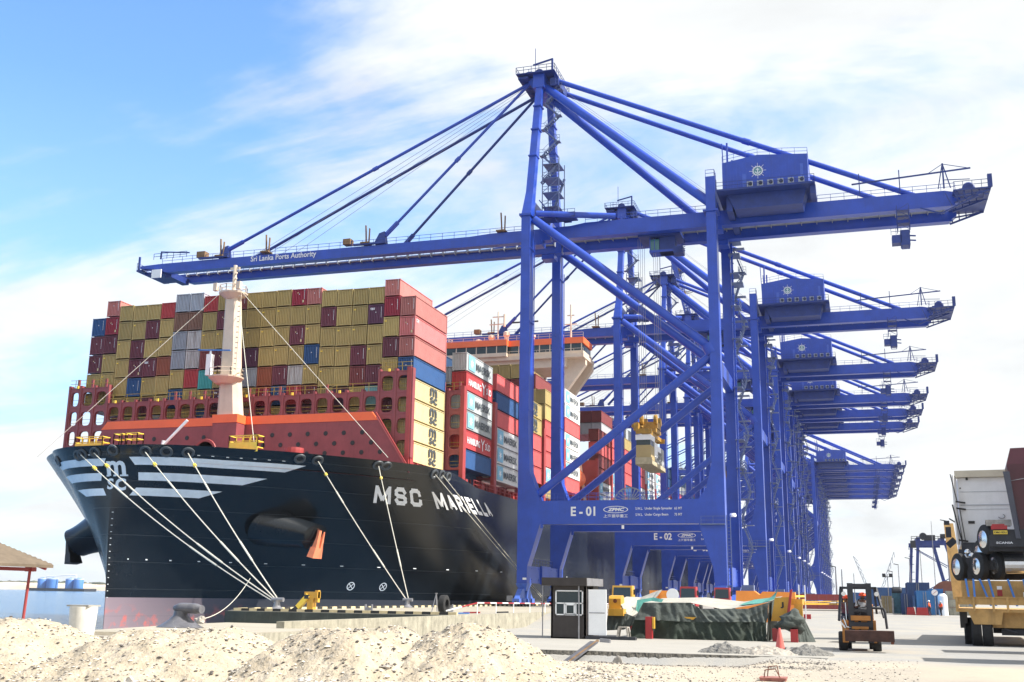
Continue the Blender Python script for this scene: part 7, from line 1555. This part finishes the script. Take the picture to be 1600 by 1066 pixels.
# yard gantry crane
rg = empty('yard_gantry_crane', (42, 480, GZ), 'dark blue rubber-tyred gantry crane standing right of the quay cranes', 'crane')
yy0, yy1 = 470, 492
def rot_pt(x, y): return (x, y)
for y in (yy0, yy1):
    sh_ = 0 if y == yy0 else 1.6
    for xb, xt in ((19.4, 21.4), (38.0-2*sh_, 31.6-sh_)):
        b = MB(); b.beam((xb-sh_, y, GZ+1.2), (xt-sh_, y, 22.3), 1.1, 1.3); b.build('leg', M['dblue'], rg)
    b = MB(); b.box(18.5, 36.5, y-.6, y+.6, GZ+.9, GZ+2.1); b.build('sill_beam', M['dblue'], rg)
    b = MB(); b.box(20.3-sh_, 32.5-sh_, y-.6, y+.6, 21.6, 23.4); b.build('top_beam', M['dblue'], rg)
b = MB(); b.box(21.0, 22.4, yy0, yy1, 22.8, 24.8); b.box(30, 31.4, yy0, yy1, 22.8, 24.8); b.build('main_girder', M['dblue'], rg)
b = MB(); b.beam((34.5, yy0, 10.0), (21, yy0, 2.6), .35, .35); b.beam((21.6, yy0, 19.5), (33.6, yy0, 12.5), .3, .3); b.beam((21, yy1, 21), (33, yy1, 13.5), .3, .3); b.build('brace', M['dblue'], rg)
b = MB(); b.box(18.6, 20.5, yy0-1, yy0+2, 20.6, 23.4); b.box(24, 28, yy0, yy0+6, 23.4, 25.6); b.lathe((23.6, yy0+2, 25.2), [(1.3, -1), (1.5, 0), (1.3, 1)], 12, 'y'); b.rail([(19, yy0-1, 23.5), (33, yy0-1, 23.5)], 1.5, 2, .2); b.box(30, 32, yy0, yy0+3, 24.4, 26); b.build('trolley', M['dark'], rg)
b = MB()
for z in range(2, 21, 3): b.box(17.6, 19.4, yy0-.8, yy0+.8, z, z+.2); b.beam((17.8, yy0-.8, z), (17.8, yy0-.8, z+1.3), .12, .12)
b.beam((17.9, yy0, GZ), (18.6, yy0, 21), .35, .35); b.build('access_stair', M['dblue'], rg)
b = MB(); b.box(22, 28.5, yy0-6, yy0-2, GZ, 4.0); b.build('electrical_house', M['cdb'], rg)
for x in (19.6, 22.5, 32.5, 35.4): b = MB(); b.wheel((x, yy0, GZ+.75), .75, .6, 'y', 14); b.build('wheel', M['rubber'], rg)
# light poles
def pole(x, y, h, label, heads=2, r0=.16, group='lamp posts in the yard'):
    r = empty('lamp_post', (x, y, GZ), label, 'lamp post', group); b = MB(); b.tube((x, y, GZ), (x, y, GZ+h), r0*1.3, 8, r0*.7); b.build('pole', M['steel'], r); b = MB()
    if heads == 2: b.beam((x-1.3, y, GZ+h+.3), (x+.1, y, GZ+h), .35, .2)
    elif heads == 4: b.box(x-1.2, x+1.2, y-.3, y+.3, GZ+h-.2, GZ+h); b.box(x-1.4, x-.5, y-.3, y+.3, GZ+h-.2, GZ+h+.8); b.box(x+.4, x+1.4, y-.3, y+.3, GZ+h-.2, GZ+h+.8)
    b.build('lamp_head', M['dark'], r)
pole(20.6, 300, 21.5, 'tall lamp post between the gantry crane and the loaded trailer', 2, .22)
pole(-6.55, 290, 9.6, 'left of the two lamp posts just right of the quay cranes', 2, .2); pole(-5.3, 300, 9.3, 'right of the two lamp posts just right of the quay cranes', 0, .18)
for i, (x, y, h, hd_, lb) in enumerate(((-2.6, 330, 9.0, 0, 'thin lamp post above the left side of the forklift'), (6.4, 330, 8.2, 4, 'lamp post with a round cluster of floodlights, right of the forklift'), (8.2, 350, 10.0, 2, 'short lamp post right of the floodlight cluster'), (10.0, 350, 12.0, 2, 'middle lamp post of the row left of the gantry crane'), (13.6, 360, 14.2, 2, 'taller lamp post of the row left of the gantry crane'), (17.3, 370, 17, 2, 'tallest lamp post of the row left of the gantry crane'), (24.6, 430, 30, 0, 'slender post seen through the legs of the gantry crane'))): pole(x, y, h, lb, hd_, .13)
def mobile_crane(x, y, dx, h, label):
    r = empty('mobile_crane', (x, y, GZ), label, 'crane', 'distant mobile cranes'); b = MB(); n = 8
    for i in range(n):
        t0, t1 = i/n, (i+1)/n; b.beam((x+dx*t0, y, 2+h*t0), (x+dx*t1, y, 2+h*t1), .25, .25); b.beam((x+dx*t0+1.3, y, 2+h*t0), (x+dx*t1+1.3*(1-t1), y, 2+h*t1), .25, .25); b.beam((x+dx*t0, y, 2+h*t0), (x+dx*t1+1.3*(1-t1), y, 2+h*t1), .15, .15)
    b.build('lattice_jib', M['grate'], r); b = MB(); b.box(x-2, x+3, y-1.5, y+1.5, GZ+.8, 2.2); b.build('cab', M['sil'], r); b = MB(); b.box(x-2.4, x+3.4, y-1.8, y+1.8, GZ, GZ+.8); b.build('tracks', M['dark'], r)
mobile_crane(7.0, 620, 9, 23, 'distant mobile crane with its jib leaning right, above the forklift roof'); mobile_crane(2.5, 600, -7, 20, 'distant mobile crane with its jib leaning left, above the forklift roof')

# ------------------------------------------------------------------ sea haze
hm = bpy.data.materials.new('sea_haze'); hm.use_nodes = True; n_ = hm.node_tree.nodes; n_.clear()
out = n_.new('ShaderNodeOutputMaterial'); pv = n_.new('ShaderNodeVolumePrincipled'); pv.inputs['Color'].default_value = (.86, .93, 1, 1); pv.inputs['Density'].default_value = .00006; pv.inputs['Anisotropy'].default_value = .2
hm.node_tree.links.new(pv.outputs[0], out.inputs['Volume'])
b = MB(); b.box(-9500, 7500, -700, 9600, -12, 150); hz_ = b.build('haze', hm, org=(0, 0, -12)); tag(hz_, kind='stuff')
